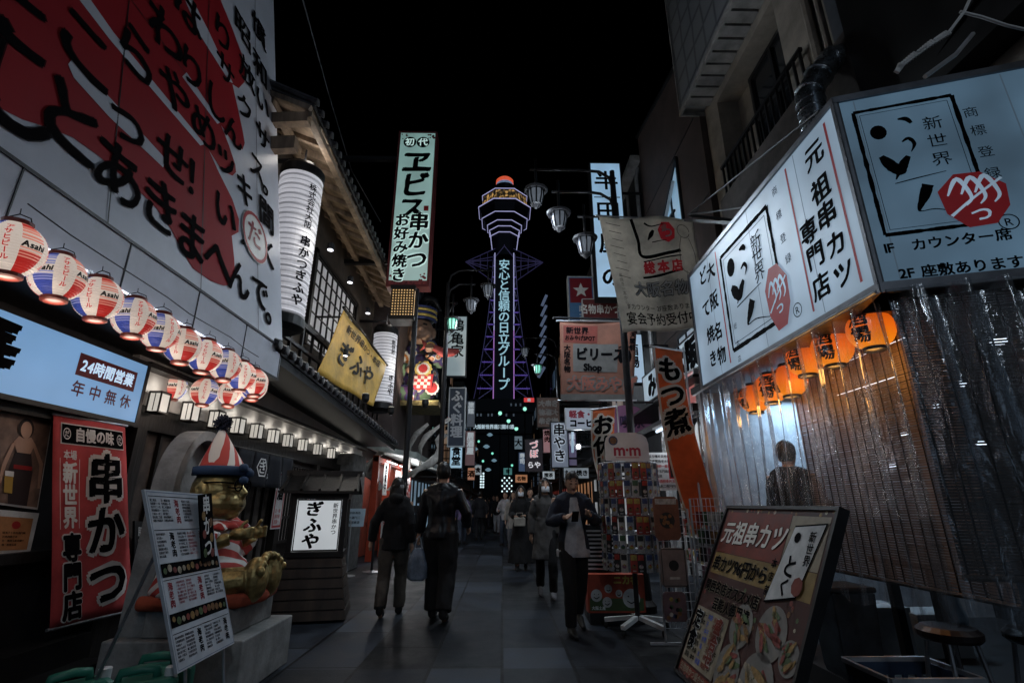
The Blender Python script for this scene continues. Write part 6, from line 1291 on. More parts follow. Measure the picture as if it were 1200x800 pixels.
# ---- souvenir shop
t = thing('souvenir_shop', 'bright open souvenir shop behind the orange flag on the right', 'building', (2.9, 8, 0))
b = MB(mat('shop_wall_pale', (.30, .31, .32), .7, var=.25)); b.box(4.6, 4.7, 6.18, 10.3, 0, 2.9); b.box(3.4, 4.6, 10.3, 10.4, 0, 2.9); b.build('back_wall', t)
b = MB(M['dark']); b.box(2.45, 4.7, 6.2, 10.4, 2.86, 2.9); b.box(2.4, 2.6, 6.2, 10.4, 2.42, 2.52); b.build('canopy', t)
b = MB(M['alu'])
for y in (6.25, 8.2, 10.2): b.box(2.62, 2.70, y, y + .08, 0, 2.86)
b.build('post', t)
b = MB(glow('souvenir_tube', (214, 232, 250), 1.7, 0)); b.tube([(2.38, 6.3, 2.36), (2.38, 7.7, 2.36)], .022, 8); b.tube([(3.3, 6.6, 2.8), (3.3, 8.6, 2.8)], .02, 8); b.tube([(3.9, 7.5, 2.8), (3.9, 9.5, 2.8)], .02, 8); b.build('tube_light', t)
b = MB(M['alu']); b.box(2.33, 2.43, 6.25, 7.75, 2.385, 2.42); b.build('tube_fitting', t)
lamp('souvenir_glow', 'AREA', (3.3, 7.6, 2.78), 60, (.85, .93, 1), t, 1.0); lamp('souvenir_glow', 'POINT', (2.3, 6.7, 2.25), 12, (.85, .93, 1), t, .3)
cols = [(.35, .35, .34), (.30, .04, .03), (.04, .06, .14), (.32, .24, .06), (.05, .10, .05), (.25, .12, .16), (.02, .02, .02), (.42, .40, .36), (.20, .10, .04)]
gm = [mat('packet_%d' % i, c, .4, var=.35, scale=22) for i, c in enumerate(cols)]
for m_, nm in zip(gm, ('white', 'red', 'navy', 'mustard', 'green', 'pink', 'black', 'cream', 'tan')): m_.name = 'packet_' + nm
def shelf(x0, x1, y0, y1, zs, label, goods_label, gx=.12, per=9, hgt=.26):
    t = thing('shop_shelf', label, 'shelf', ((x0 + x1) / 2, (y0 + y1) / 2, 0)); b = MB(M['alu'])
    for z in zs: b.box(x0, x1, y0, y1, z - .018, z)
    b.build('board', t); b = MB(M['dark'])
    for x in (x0, x1):
        for y in (y0, y1): b.box(x - .015, x + .015, y - .015, y + .015, 0, zs[-1] + hgt)
    b.build('post', t)
    along_y = (y1 - y0) > (x1 - x0)
    for z in zs:
        n = per
        for i in range(n):
            hh = hgt * rnd.uniform(.55, .95); a0 = (i + .08) / n; a1 = (i + .9) / n; bb = MB(rnd.choice(gm))
            if along_y: bb.box(x0 + .02, x0 + .02 + gx, y0 + (y1 - y0) * a0, y0 + (y1 - y0) * a1, z + .001, z + hh); f = Fr((x0 + .02, y0 + (y1 - y0) * a1, z), (0, -1, 0), (0, 0, 1)); w = (y1 - y0) * (a1 - a0)
            else: bb.box(x0 + (x1 - x0) * a0, x0 + (x1 - x0) * a1, y0 + .02, y0 + .02 + gx, z + .001, z + hh); f = Fr((x0 + (x1 - x0) * a0, y0 + .02, z), (1, 0, 0), (0, 0, 1)); w = (x1 - x0) * (a1 - a0)
            s = Sheet(f, .002); s.v = bb.v; s.f = bb.f; s.k = bb.k
            s.rect(w * .12, hh * .55, w * .88, hh * .9, rnd.choice(gm), 1); s.ch(rnd.choice('名物大阪土産菓子'), w / 2, hh * .3, w * .55, rnd.choice([M['ink'], M['white'], M['red']]), 1, .04)
            o = s.build('souvenir_packet'); tag(o, goods_label, 'packet', goods_label)
shelf(2.75, 3.05, 6.3, 8.1, (.5, .85, 1.2, 1.55), 'low metal shelf of souvenirs at the near side of the bright shop', 'small souvenir packets standing on the low metal shelf', per=13)
shelf(3.6, 4.5, 10.0, 10.28, (.7, 1.1, 1.5, 1.9), 'tall metal shelf against the end wall of the souvenir shop', 'souvenir packets on the tall end wall shelf')
shelf(4.3, 4.58, 6.3, 9.8, (.6, 1.0, 1.4, 1.8, 2.2), 'long metal shelf along the back wall of the souvenir shop', 'souvenir packets on the long back wall shelf', per=16)
for i in range(9):   # clothes and bags hung from the canopy edge
    y = 6.35 + i * .17; x = 2.5; z = 2.3; c = [gm[0], gm[7], gm[3], gm[2], gm[6], gm[1], gm[7], gm[3], gm[0]][i]; b = MB(c); h = rnd.uniform(.35, .6)
    b.loft([[V((x + sx * .03 * k, y + sy * .07 * k2, zz)) for sx, sy in ((-1, -1), (1, -1), (1, 1), (-1, 1))] for zz, k, k2 in ((z - h, .9, 1.0), (z - h * .4, 1, .9), (z - .04, .6, .7), (z, .3, .2))]); b.tube([V((x, y, z)), V((x, y, 2.42))], .004, 5)
    tag(b.build('hanging_bag'), ['white bag nearest the corner sign under the shop canopy', 'cream bag, second under the shop canopy', 'yellow bag hanging in front of the bright tube', 'navy bag hanging under the shop canopy', 'black bag hanging under the shop canopy', 'red bag hanging under the shop canopy', 'cream bag deeper under the shop canopy', 'mustard bag deeper under the shop canopy', 'white bag deepest under the shop canopy'][i], 'bag', 'bags hung from the shop canopy')
# price cards in the window
for i, (u, v, Y, w, h, ch) in enumerate([(772, 552, 6.9, .46, .5, 'price'), (792, 545, 6.7, .2, .34, 'red')]):
    p = at_y(u, v, Y); f = Fr(p - V((w / 2, 0, h / 2)), (1, 0, 0), (0, 0, 1)); t = thing('price_card', ['white card of many small red and black marks behind the display rack', 'dark card with a white figure mark beside the orange flag'][i], 'card', p); MB(mat('card_lit_white', (.7, .7, .72), .5, var=.1) if i == 0 else gm[6]).box(0, w, 0, h, -.006, 0, X=f).build('card', t); s = Sheet(f, .002)
    if i == 0:
        for k in range(7): s.scrawl(.02, .03 + k * .065, w - .02, .085 + k * .065, [M['ink'], redl, M['ink']][k % 3], 1, 1, 300 + k, fill=1)
    else: s.ch('0', w / 2, h * .55, .2, M['white'], 1, .02); s.frame(.0, 0, w, h, .015, redl, 1)
    s.build('print', t); b = MB(M['iron']); b.tube([p + V((0, .005, -h / 2)), V((p.x, p.y + .005, 0))], .01, 6); b.build('stem', t)

# ---- revolving display rack
RX, RY = 1.47, 6.02
t = thing('display_rack', 'white revolving rack of small hanging packs with a plain header board', 'rack', (RX, RY, 0))
b = MB(M['dirtywhite'])
for k in range(5): a_ = k * 2 * pi / 5 + .25; b.bar((RX + .04 * cos(a_), RY + .04 * sin(a_), .13), (RX + .36 * cos(a_), RY + .36 * sin(a_), .085), .05, .04)
b.build('foot', t)
b = MB(M['rubber']); [b.ball((RX + .35 * cos(k * 2 * pi / 5 + .25), RY + .35 * sin(k * 2 * pi / 5 + .25), .035), .022, .03, .034, 10, 6) for k in range(5)]; b.build('castor', t)
b = MB(M['dark']); b.tube([(RX, RY, .1), (RX, RY, 1.80)], .028, 10); b.build('post', t)
b = MB(M['alu'])
for z in (.80, .99, 1.18, 1.37, 1.56, 1.75):
    b.tube([(RX + .33 * cos(a_), RY + .33 * sin(a_), z) for a_ in [2 * pi * k / 20 for k in range(21)]], .008, 6); [b.bar((RX, RY, z), (RX + .33 * cos(k * pi / 3), RY + .33 * sin(k * pi / 3), z), .01) for k in range(6)]
b.build('ring', t)
f = Fr((RX - .26, RY - .05, 1.78), (1, 0, 0), (0, 0, 1)); hp = [(0, 0), (.52, 0), (.52, .20), (.50, .27), (.45, .31), (.36, .33), (.16, .33), (.07, .31), (.02, .27), (0, .20)]
MB(M['white']).prism(hp, f, -.012, 0).build('header', t); s = Sheet(f); s.line('m·m', .26, .13, .19, mat('header_red', (.42, .03, .06), .5, var=0), 1, .03, anchor='c'); s.rect(.12, .035, .40, .042, redl, 1); s.disc(.10, .235, .055, gm[2], 1); s.disc(.10, .235, .04, gm[8], 2); s.build('lettering', t)
def pack():
    s = Sheet(Fr((-.026, 0, -.15), (1, 0, 0), (0, 0, 1)), .002); s.m = gm[0]; s.box(-.026, .026, 0, .006, -.15, 0); s.rect(.004, .095, .048, .145, gm[2], 1); s.disc(.026, .05, .018, gm[3], 2, 10); s.disc(.026, .062, .009, gm[1], 3, 8); return s
packs = []
for ci in range(6):
    s = Sheet(Fr((-.026, 0, -.15), (1, 0, 0), (0, 0, 1)), .002); s.m = [mat('clear_pack', (.30, .32, .35), .25, var=.4, scale=40), gm[0], gm[7], gm[2], gm[6], gm[1]][ci]; s.box(-.026, .026, .001, .007, -.15, 0); s.rect(.004, .10, .048, .145, gm[(ci * 2 + 2) % 9], 1); s.disc(.026, .05, .017, gm[(ci + 3) % 9], 1, 10); s.disc(.028, .062, .008, gm[(ci + 1) % 9], 2, 8); s.rect(.015, .012, .04, .022, gm[0], 1)
    s.m = M['iron']; s.tube([(0, .004, -.005), (0, .012, .012), (0, .035, .015)], .0025, 5)
    packs.append(s)
lab = 'small charm pack in a clear sleeve hanging on the white revolving rack'; first = {}
for z in (.80, .99, 1.18, 1.37, 1.56, 1.75):
    for k in range(24):
        a_ = 2 * pi * k / 24 + rnd.uniform(-.03, .03)
        if sin(a_) > .35: continue
        c = rnd.choice((0, 0, 0, 1, 2, 3, 4, 5)); q_ = V((RX + .345 * cos(a_), RY + .345 * sin(a_), z - .01))
        if c not in first: o = packs[c].build('charm_pack', None, world=False); first[c] = o
        else: o = first[c].copy(); COL.objects.link(o)
        o.location = q_; o.rotation_euler = (rnd.uniform(-.05, .05), 0, a_ + pi / 2); o.scale = (1.4, 1.3, 1.22); tag(o, lab, 'pack', 'charm packs on the revolving rack')
# striped box stack and red sweet box
p = V((1.02, 6.45, 0)); t = thing('magazine_rack', 'narrow rack of pale horizontal strips behind the revolving rack', 'rack', p); b = MB(M['dark']); b.box(1.0, 1.36, 6.5, 6.75, .02, 1.05); b.build('frame', t); b = MB(M['dirtywhite']); [b.bar((1.01, 6.485, .56 + i * .047), (1.35, 6.485, .56 + i * .047), .02, .020) for i in range(10)]; b.build('strip', t)
t = thing('red_box', 'red sweet box with pale round faces and yellow letters on the ground behind the rack', 'box', (1.3, 6.4, 0)); f = Fr((.98, 6.30, .12), (1, 0, 0), (0, 0, 1)); MB(mat('sweet_box_red', (.30, .05, .025), .5, var=.2)).box(0, .66, 0, .40, -.17, 0, X=f).build('body', t); s = Sheet(f, .002)
s.rect(.02, .02, .64, .15, mat('box_green', (.05, .08, .03), .5, var=.2), 1)
for x, y, r in ((.50, .15, .10), (.10, .18, .065), (.22, .11, .055), (.24, .25, .045), (.36, .2, .04)): s.disc(x, y, r, M['dirtywhite'], 2); s.stroke([(x - r * .5, y - r * .25, .008), (x, y - r * .5, .01), (x + r * .5, y - r * .2, .008)], M['ink'], 3); [s.disc(x + d * r, y + r * .2, r * .08, M['ink'], 3, 8) for d in (-.35, .35)]
s.line('ニカ名', .3, .34, .10, mat('box_yellow', (.45, .34, .08), .5, var=0), 2, .05); s.line('大阪土産', .04, .05, .04, M['white'], 2, .03); s.build('print', t); MB(M['dark']).box(1.0, 1.62, 6.31, 6.46, 0, .12).build('foot', t)
# wire grid stands with boards hung on them
def gridstand(x0, y0, x1, y1, z0, z1, label):
    t = thing('wire_grid', label, 'display stand', ((x0 + x1) / 2, (y0 + y1) / 2, 0)); a_ = V((x0, y0, 0)); d = V((x1 - x0, y1 - y0, 0)); b = MB(M['alu']); n = max(3, int(d.length / .055)); m = int((z1 - z0) / .075)
    for i in range(n + 1): p = a_ + d * (i / n); b.bar(p + V((0, 0, z0)), p + V((0, 0, z1)), .006)
    for i in range(m + 1): z = z0 + (z1 - z0) * i / m; b.bar(a_ + V((0, 0, z)), a_ + d + V((0, 0, z)), .0055)
    b.build('grid', t); b = MB(M['alu'])
    for p in (a_, a_ + d): b.tube([p + V((0, 0, .02)), p + V((0, 0, z1))], .011, 8); b.bar(p + V((-.15, .0, .02)), p + V((.15, 0, .02)), .02)
    b.build('leg', t)
gridstand(1.58, 5.42, 1.92, 5.42, .15, 1.25, 'low wire grid stand facing the street beside the revolving rack')
gridstand(1.95, 5.40, 2.12, 4.98, .15, 1.35, 'wire grid stand set sideways by the leaning menu board')
def board(cx, y, z, w, h, m, name, label, draw, cat='board', tilt=0):
    f = Fr((cx - w / 2, y, z), (1, 0, 0), (0, 0, 1)); t = thing(name, label, cat, (cx, y, z)); rr = min(w, h) * .12; pl_ = [(rr, 0), (w - rr, 0), (w, rr), (w, h - rr), (w - rr, h), (rr, h), (0, h - rr), (0, rr)]; MB(m).prism(pl_, f, -.02, 0).build('panel', t); s = Sheet(f, .002); draw(s, w, h)
    if s.v: s.build('print', t)
def d1(s, w, h): s.disc(w / 2, h * .45, w * .3, gm[6], 1); [s.disc(w / 2 + rnd.uniform(-.06, .06), h * .45 + rnd.uniform(-.06, .06), .02, gm[8], 2, 8) for k in range(7)]; s.rect(.02, h * .82, w - .02, h * .95, gm[0], 1)
board(1.68, 5.36, .95, .26, .42, mat('brown_board', (.16, .07, .045), .6, var=.3), 'souvenir_board', 'brown picture board at the top of the low wire grid', d1)
def d2(s, w, h): s.frame(.01, .01, w - .01, h - .01, .008, gm[6], 1); s.disc(w * .5, h * .55, .05, gm[6], 1, 14); s.rect(w * .3, h * .2, w * .7, h * .26, gm[7], 1)
board(1.70, 5.34, .52, .26, .36, mat('taupe_board', (.20, .16, .15), .6, var=.25), 'souvenir_board', 'rounded taupe board in the middle of the low wire grid', d2)
def d3(s, w, h): [s.disc(rnd.uniform(.03, w - .03), rnd.uniform(.03, h - .03), .02, rnd.choice(gm), 1, 8) for k in range(12)]
board(1.68, 5.35, .22, .22, .26, mat('mauve_board', (.14, .09, .10), .6, var=.25), 'souvenir_board', 'patterned mauve board lowest on the low wire grid', d3)
for z in (.25, .42, .59, .76, .93, 1.10):
    for i in range(5):
        a0 = .06 + i * .185; p = V((1.95, 5.40, z)).lerp(V((2.12, 4.98, z)), a0); q_ = V((1.95, 5.40, z)).lerp(V((2.12, 4.98, z)), a0 + .16); b = MB(rnd.choice(gm)); b.bar(p + V((.05, .0, .06)), q_ + V((.05, 0, .06)), .05, .13); tag(b.build('souvenir_packet'), 'small packet stacked in the sideways wire grid stand', 'packet', 'packets in the sideways wire grid stand')
# ================================================================ the tower at the end of the street
TY = 134.0; TX = at_y(590.5, 400, TY).x
def tz(v, y=TY - 7): return at_y(590, v, y).z
t = thing('observation_tower', 'tall lattice tower with octagonal lit decks and a vertical line of lit writing', 'tower', (TX, TY, 0))
o8 = Matrix.Rotation(radians(22.5), 3, 'Z')
td = mat('tower_dark', (.02, .02, .028), .5, .3, var=.3); lil = glow('tower_lilac', (156, 156, 200), 1.0, .15); vio = glow('tower_violet', (80, 62, 148), .9, .4); viod = glow('tower_violet_dim', (38, 32, 72), .9, .4)
rng = [(221, 7.3), (233, 8.4), (248, 7.3), (258, 5.5), (265, 4.8), (272, 4.3), (284, 4.2)]
zs = {v: tz(v, TY - r * .92) for v, r in rng}
b = MB(td)
b.lathe([(6.6, zs[221] + .3), (7.5, zs[221])], (TX, TY, 0), 8, X=o8); b.lathe([(8.6, zs[233]), (8.0, zs[233] - .5), (7.3, zs[248] + .4), (7.5, zs[248])], (TX, TY, 0), 8, X=o8)
b.lathe([(5.6, zs[258]), (6.9, zs[248] - .2)], (TX, TY, 0), 8, X=o8); b.lathe([(4.9, zs[265]), (5.4, zs[258] - .1)], (TX, TY, 0), 8, X=o8); b.lathe([(4.4, zs[272]), (4.7, zs[265] - .1)], (TX, TY, 0), 8, X=o8); b.lathe([(3.9, tz(291)), (4.2, zs[272] - .1)], (TX, TY, 0), 8, X=o8)
b.lathe([(3.3, zs[221] + .3), (3.3, tz(214, TY - 3))], (TX, TY, 0), 16); b.build('deck', t)
gw = mat('deck_window', (.2, .15, .05), .3, emit=s2l((190, 150, 84)), es=1.0, var=0)
nt = gw.node_tree; bb = nt.nodes['Principled BSDF']; nz = nt.nodes.new('ShaderNodeTexNoise'); nz.inputs['Scale'].default_value = .9; nz.inputs['Detail'].default_value = 4; tc = nt.nodes.new('ShaderNodeTexCoord'); nt.links.new(tc.outputs['Object'], nz.inputs[0]); rp = nt.nodes.new('ShaderNodeValToRGB'); rp.color_ramp.elements[0].position = .47; rp.color_ramp.elements[0].color = (.01, .008, .006, 1); rp.color_ramp.elements[1].position = .68; rp.color_ramp.elements[1].color = s2l((196, 152, 88)) + (1,); nt.links.new(nz.outputs[0], rp.inputs[0]); nt.links.new(rp.outputs[0], bb.inputs['Emission Color'])
b = MB(gw); b.lathe([(7.6, zs[233] + .1), (6.9, zs[221] - .1)], (TX, TY, 0), 8, X=o8, cap=False); w = b.build('deck_windows', t)
b = MB(td)
for k in range(40):
    a_ = 2 * pi * k / 40; f = 1 / cos(((a_ + radians(22.5)) % (pi / 4)) - pi / 8) * cos(pi / 8); b.bar((TX + 7.68 * f * cos(a_), TY + 7.68 * f * sin(a_), zs[233]), (TX + 7.0 * f * cos(a_), TY + 7.0 * f * sin(a_), zs[221]), .16)
b.build('window_bar', w)
for v, r in rng[:6]:
    P = [V((TX, TY, zs[v])) + o8 @ V(((r + .12) * cos(2 * pi * k / 8), (r + .12) * sin(2 * pi * k / 8), 0)) for k in range(9)]; b = MB(lil); [b.bar(P[k], P[k + 1],   .18 if v != 233 else .24) for k in range(8)]; b.build('light_strip', t)
b = MB(lil)
for sx in (-1, 1): b.bar((TX + sx * 4.3, TY - 4, zs[272]), (TX + sx * 3.6, TY - 3.6, tz(286)), .22)
b.build('light_strip', t)
b = MB(glow('crown_orange', (214, 84, 46), 1.0, .3)); b.lathe([(2.75, tz(209.5, TY - 3)), (2.75, tz(206.0, TY - 3)), (2.2, tz(204.2, TY - 3))], (TX, TY, 0), 24); b.build('crown_light', t)
b = MB(glow('crown_blue', (96, 116, 146), 1.0, .4)); b.lathe([(2.9, tz(213.5, TY - 3)), (2.6, tz(209.6, TY - 3))], (TX, TY, 0), 24); b.build('crown_light', t)
# wings
b = MB(mat('tower_frame', (.05, .05, .07), .5, .4, emit=s2l((40, 38, 66)), es=.7, var=.2)); zw = tz(294)
for sx in (-1, 1):
    tipw = V((TX + sx * 11.6, TY, zw))
    for y in (-3.6, 3.6):
        for dz, xs_ in ((2.6, 2.7), (0, 2.7), (-5.0, 2.9)): b.bar(V((TX + sx * xs_, TY + y, zw + dz)), tipw, .20)
        for k in (.25, .5, .75): b.bar(V((TX + sx * (2.7 + 8.9 * k), TY + y * (1 - k), zw)), V((TX + sx * (2.7 + 8.9 * k), TY + y * (1 - k), zw + 2.6 * (1 - k))), .12); b.bar(V((TX + sx * (2.7 + 8.9 * k), TY + y * (1 - k), zw)), V((TX + sx * (2.8 + 8.8 * k), TY + y * (1 - k), zw - 5.0 * (1 - k))), .12)
for y in (-1,):
    tipw = V((TX, TY - 9, zw + .5)); [b.bar(V((TX + q_, TY - 3.4, zw + dz)), tipw, .18) for q_, dz in ((-2.6, 0), (2.6, 0), (0, 4.0))]
b.build('wing', t)
# shaft
zb0, zt0 = tz(466), tz(291)
b = MB(lil); c2 = mat('shaft_rose', (.1, .05, .1), .5, emit=s2l((150, 104, 172)), es=1.0, var=0)
for sx in (-1, 1): b.bar((TX + sx * 2.75, TY - 4.2, zb0 + (zt0 - zb0) * .45), (TX + sx * 2.75, TY - 4.2, zt0), .26); b.bar((TX + sx * 2.75, TY - 4.2, zb0 - 4), (TX + sx * 2.75, TY - 4.2, zb0 + (zt0 - zb0) * .45), .26, m=c2)
b.build('light_column', t)
MB(mat('sign_black', (.008, .008, .014), .4, var=0)).box(TX - 2.55, TX + 2.55, TY - 4.0, TY - 3.5, zb0 - 2, zt0 - 2).build('sign_panel', t)
fz = Fr((TX - 2.5, TY - 4.05, 0), (1, 0, 0), (0, 0, 1)); s = Sheet(fz, .03); led = glow('led_letters', (150, 196, 212), 1.0, .2); txt = '安心と信頼の日立グループ'; zt1 = tz(304, TY - 4.2); zb1 = tz(457, TY - 4.2); dz = (zt1 - zb1) / len(txt)
for i, c in enumerate(txt): s.ch(c, 2.5, zt1 - dz * (i + .5), 3.5, led, 1, .012, -pi / 2 if c == 'ー' else 0, .95)
s.build('lettering', t)
b = MB(td); bv = MB(vio); bd = MB(viod)
def leg(sx, sy, z): k = (zt0 - z) / (zt0 - zb0); return V((TX + sx * (3.0 + 1.6 * k + 2.9 * k * k), TY + sy * (3.0 + 1.6 * k + 2.9 * k * k), z))
zz = [zt0 - (zt0 + 0) * k / 19 for k in range(20)]
for sx in (-1, 1):
    for sy in (-1, 1):
        for a_, c_ in zip(zz, zz[1:]):
            b.bar(leg(sx, sy, a_), leg(sx, sy, max(c_, .0)), .55)
            bd.bar(leg(sx, sy, a_) + V((sx * .1, -.32, 0)), leg(sx, sy, max(c_, .0)) + V((sx * .1, -.32, 0)), .16)
for i, (a_, c_) in enumerate(zip(zz[1:], zz[2:])):
    for sx in (-1, 1):
        p, q_ = leg(sx, -1, a_), leg(sx, -1, c_); inn = V((TX + sx * 2.75, p.y, a_)); inn2 = V((TX + sx * 2.75, q_.y, c_))
        bv.bar(p, inn, .22); bd.bar(p if i % 2 else inn, inn2 if i % 2 else q_, .18); b.bar(inn if i % 2 else p, q_ if i % 2 else inn2, .2); b.bar(p.lerp(inn, .5), q_.lerp(inn2, .5), .14); b.bar(leg(sx, -1, a_), leg(sx, 1, a_), .3); b.bar(leg(sx, -1, a_), leg(sx, 1, c_), .25)
        n = 7
        for k in range(n): bv.ball(p.lerp(inn, (k + .5) / n) + V((0, -.2, 0)), .17, n=6, k=4)
    b.bar(leg(-1, 1, a_), leg(1, 1, a_), .3)
b.build('lattice_leg', t); bv.build('light_bar', t); bd.build('light_bar', t)

# ================================================================ far street
spx = at_y(634, 445, 48); b = MB(mat('light_pole_white', (.2, .22, .26), .5, emit=s2l((66, 76, 96)), es=1.0, var=.4))
pts = [at_y(632 + 9 * k / 12, 446 - 98 * k / 12, 48) for k in range(13)]
for i in range(8): a_ = at_y(631 + i * .6, 442 - i * 12, 48); c_ = at_y(638 + i * .35, 430 - i * 12, 48); b.bar(a_, c_, .28)
t = thing('light_mast', 'slanting mast wound with pale lights right of the tower', 'mast', (spx.x, 48, 0)); b.build('light_band', t); b = MB(M['iron']); b.tube([(spx.x + .2, 48.2, 0), pts[-1] + V((0, .2, 0))], .12, 8); b.build('pole', t)
fw = [mat('facade_' + n, c, .8, var=.35, scale=1.2) for n, c in (('grey', (.07, .07, .075)), ('brown', (.06, .045, .04)), ('slate', (.035, .038, .045)), ('ochre', (.07, .06, .045)))]
wlit = [glow('far_window_' + n, c, 1.0, .5) for n, c in (('blue', (46, 62, 80)), ('pale', (74, 80, 86)), ('warm', (88, 66, 46)))]
shopl = [glow('shopfront_' + n, c, .7, .6) for n, c in (('blue', (120, 150, 172)), ('white', (160, 164, 168)), ('warm', (170, 118, 78)), ('red', (140, 56, 48)))]
for m_ in shopl: pass
def facade(side, y0, y1, X, h, label, k):
    x0, x1 = (X, X + 7) if side > 0 else (X - 7, X); t = thing('street_building', label, 'building', (X, (y0 + y1) / 2, 0)); MB(fw[k % 4]).box(x0, x1, y0, y1, 0, h).build('wall', t)
    xf = X - side * .02; r = random.Random(k * 7 + 1); L_ = y1 - y0
    b = MB(shopl[k % 4]); b.box(min(xf, xf - side * .03), max(xf, xf - side * .03), y0 + .4, y1 - .4, .25, 2.15); b.build('shop_front', t)
    b = MB(M['dark'])
    for i in range(int(L_ / .9)): y = y0 + .4 + i * .9; b.box(min(X - side * .06, X - side * .12), max(X - side * .06, X - side * .12), y, y + .08, 0, 2.2)
    for i in range(int(L_ * 1.2)): y = y0 + .5 + r.random() * (L_ - 1.2); z = r.uniform(.3, 1.5); b.box(min(X - side * .07, X - side * .30), max(X - side * .07, X - side * .30), y, y + r.uniform(.2, .7), z, z + r.uniform(.15, .5))
    b.build('shop_frame', t)
    b = MB(fw[(k + 1) % 4]); xa, xb_ = X, X - side * 1.1; b.add([(xa, y0 + .2, 2.75), (xb_, y0 + .2, 2.4), (xb_, y1 - .2, 2.4), (xa, y1 - .2, 2.75), (xa, y0 + .2, 2.85), (xb_, y0 + .2, 2.5), (xb_, y1 - .2, 2.5), (xa, y1 - .2, 2.85)], [(3, 2, 1, 0), (4, 5, 6, 7), (0, 1, 5, 4), (1, 2, 6, 5), (2, 3, 7, 6), (3, 0, 4, 7)]); b.build('awning', t)
    for z in [3.6 + 2.9 * i for i in range(int((h - 4) / 2.9) + 1)]:
        for i in range(int(L_ / 2.2)):
            y = y0 + .7 + i * 2.2; xx = X - side * .03; b = MB(wlit[r.randrange(3)] if r.random() < .3 else M['glass']); b.box(min(X, xx), max(X, xx), y, y + 1.3, z, z + 1.35); o = b.build('window', t)
            b = MB(M['dark']); b.box(min(xx, xx - side * .04), max(xx, xx - side * .04), y - .06, y + 1.36, z - .08, z - .0); b.box(min(xx, xx - side * .03), max(xx, xx - side * .03), y + .62, y + .68, z, z + 1.35); b.build('frame', o)
sides = [(-1, 19.3, 27, -3.5, 10), (-1, 27.3, 37, -3.8, 12.5), (-1, 37.5, 52, -4.0, 9), (-1, 53, 72, -4.3, 14), (-1, 73, 98, -4.6, 11), (1, 13.6, 20, 3.5, 10.5), (1, 20.3, 28, 3.6, 8.5), (1, 28.4, 40, 3.8, 12), (1, 41, 56, 4.0, 9.5), (1, 57, 76, 4.4, 13), (1, 77, 98, 4.6, 10)]
fl = ['grey four storey building past the red fronted shop on the left', 'tall brown building, second past the red fronted shop', 'low slate building in the middle distance on the left', 'ochre building far down the left side', 'last grey building at the far left end', 'brown building past the souvenir shop on the right', 'slate low building, second past the souvenir shop on the right', 'ochre building in the middle distance on the right', 'grey low building further down the right side', 'brown building far down the right side', 'last slate building at the far right end']
for i, (sd, y0, y1, X, h) in enumerate(sides): facade(sd, y0, y1, X, h, fl[i], i)
t = thing('end_building', 'wide dark building with rows of small lights closing the street under the tower', 'building', (0, 112, 0)); b = MB(M['dark']); b.box(-26, 28, 110, 122, 0, tz(467, 110)); b.build('wall', t)
b = MB(glow('end_window', (62, 72, 82), 1.0, .7)); r = random.Random(3)
for v, n, p_ in ((486, 26, .5), (474, 20, .3)):
    z = tz(v, 110)
    for i in range(n):
        if r.random() < p_: x = -10 + 21 * i / n; b.box(x, x + .35, 109.95, 109.99, z - .3, z + .3)
b.build('window', t)
f = Fr((at_y(553, 500, 109.9).x, 109.9, 0), (1, 0, 0), (0, 0, 1)); s = Sheet(f, .02); s.line('大阪新世界通天閣本通', .3, tz(500, 110), 1.0, glow('end_letters', (150, 170, 180), 1, 0), 1, .05, sx=.9); s.build('lettering', t); b = MB(M['iron']); b.box(at_y(545, 500, 109).x, at_y(662, 500, 109).x, 109.4, 109.8, tz(508, 110), tz(505, 110)); b.box(at_y(545, 500, 109).x, at_y(662, 500, 109).x, 109.4, 109.8, tz(483, 110), tz(481, 110)); b.build('ledge', t)
# far green street lamps
gl_ = glow('far_green_lamp', (136, 214, 190), 1.6, 0)
def farlamp():
    t = thing('street_lamp', 'x', 'street lamp'); b = MB(M['iron']); b.tube([(0, .15, 0), (0, .15, 1.0)], .06, 8); b.lathe([(.22, .10), (.05, .20), (.01, .26)], (0, 0, 1.0), 10); b.build('post', t); MB(gl_).ball((0, 0, .98), .13, .13, .14, 10, 6).build('lamp_glass', t, smooth=True); return t
fpos = [(586, 484, 42), (615, 479, 38), (596, 493, 55), (553, 497, 46), (605, 502, 60), (561, 517, 52), (577, 531, 70), (600, 545, 66), (566, 540, 62)]
b_lab = ['green lamp just under the tower foot', 'brightest green lamp, right under the tower foot', 'green lamp above the far lit writing', 'green lamp at the left end of the far lit writing', 'green lamp at the right end of the far lit writing', 'faint green lamp below the left end of the far writing', 'faint green lamp low in the middle of the far dark building', 'faint green lamp near the dotted light panel', 'faint green lamp left of the dotted light panel']
for i, (u, v, Y) in enumerate(fpos):
    p = at_y(u, v, Y); t = thing('street_lamp', b_lab[i], 'street lamp', (p.x, Y, 0), 0, 'far green street lamps'); k = 1.0 if i < 5 else .6
    b = MB(M['iron']); b.tube([(p.x, Y + .2, 0), (p.x, Y + .2, p.z + .3), (p.x, Y, p.z + .34)], .05, 6); b.lathe([(.26, .14), (.06, .24), (.01, .3)], p, 10); b.build('post', t); MB(gl_ if i < 5 else lgg).ball(p, .16 * k * Y / 42, .16 * k * Y / 42, .17 * k * Y / 42, 10, 6).build('lamp_glass', t, smooth=True)
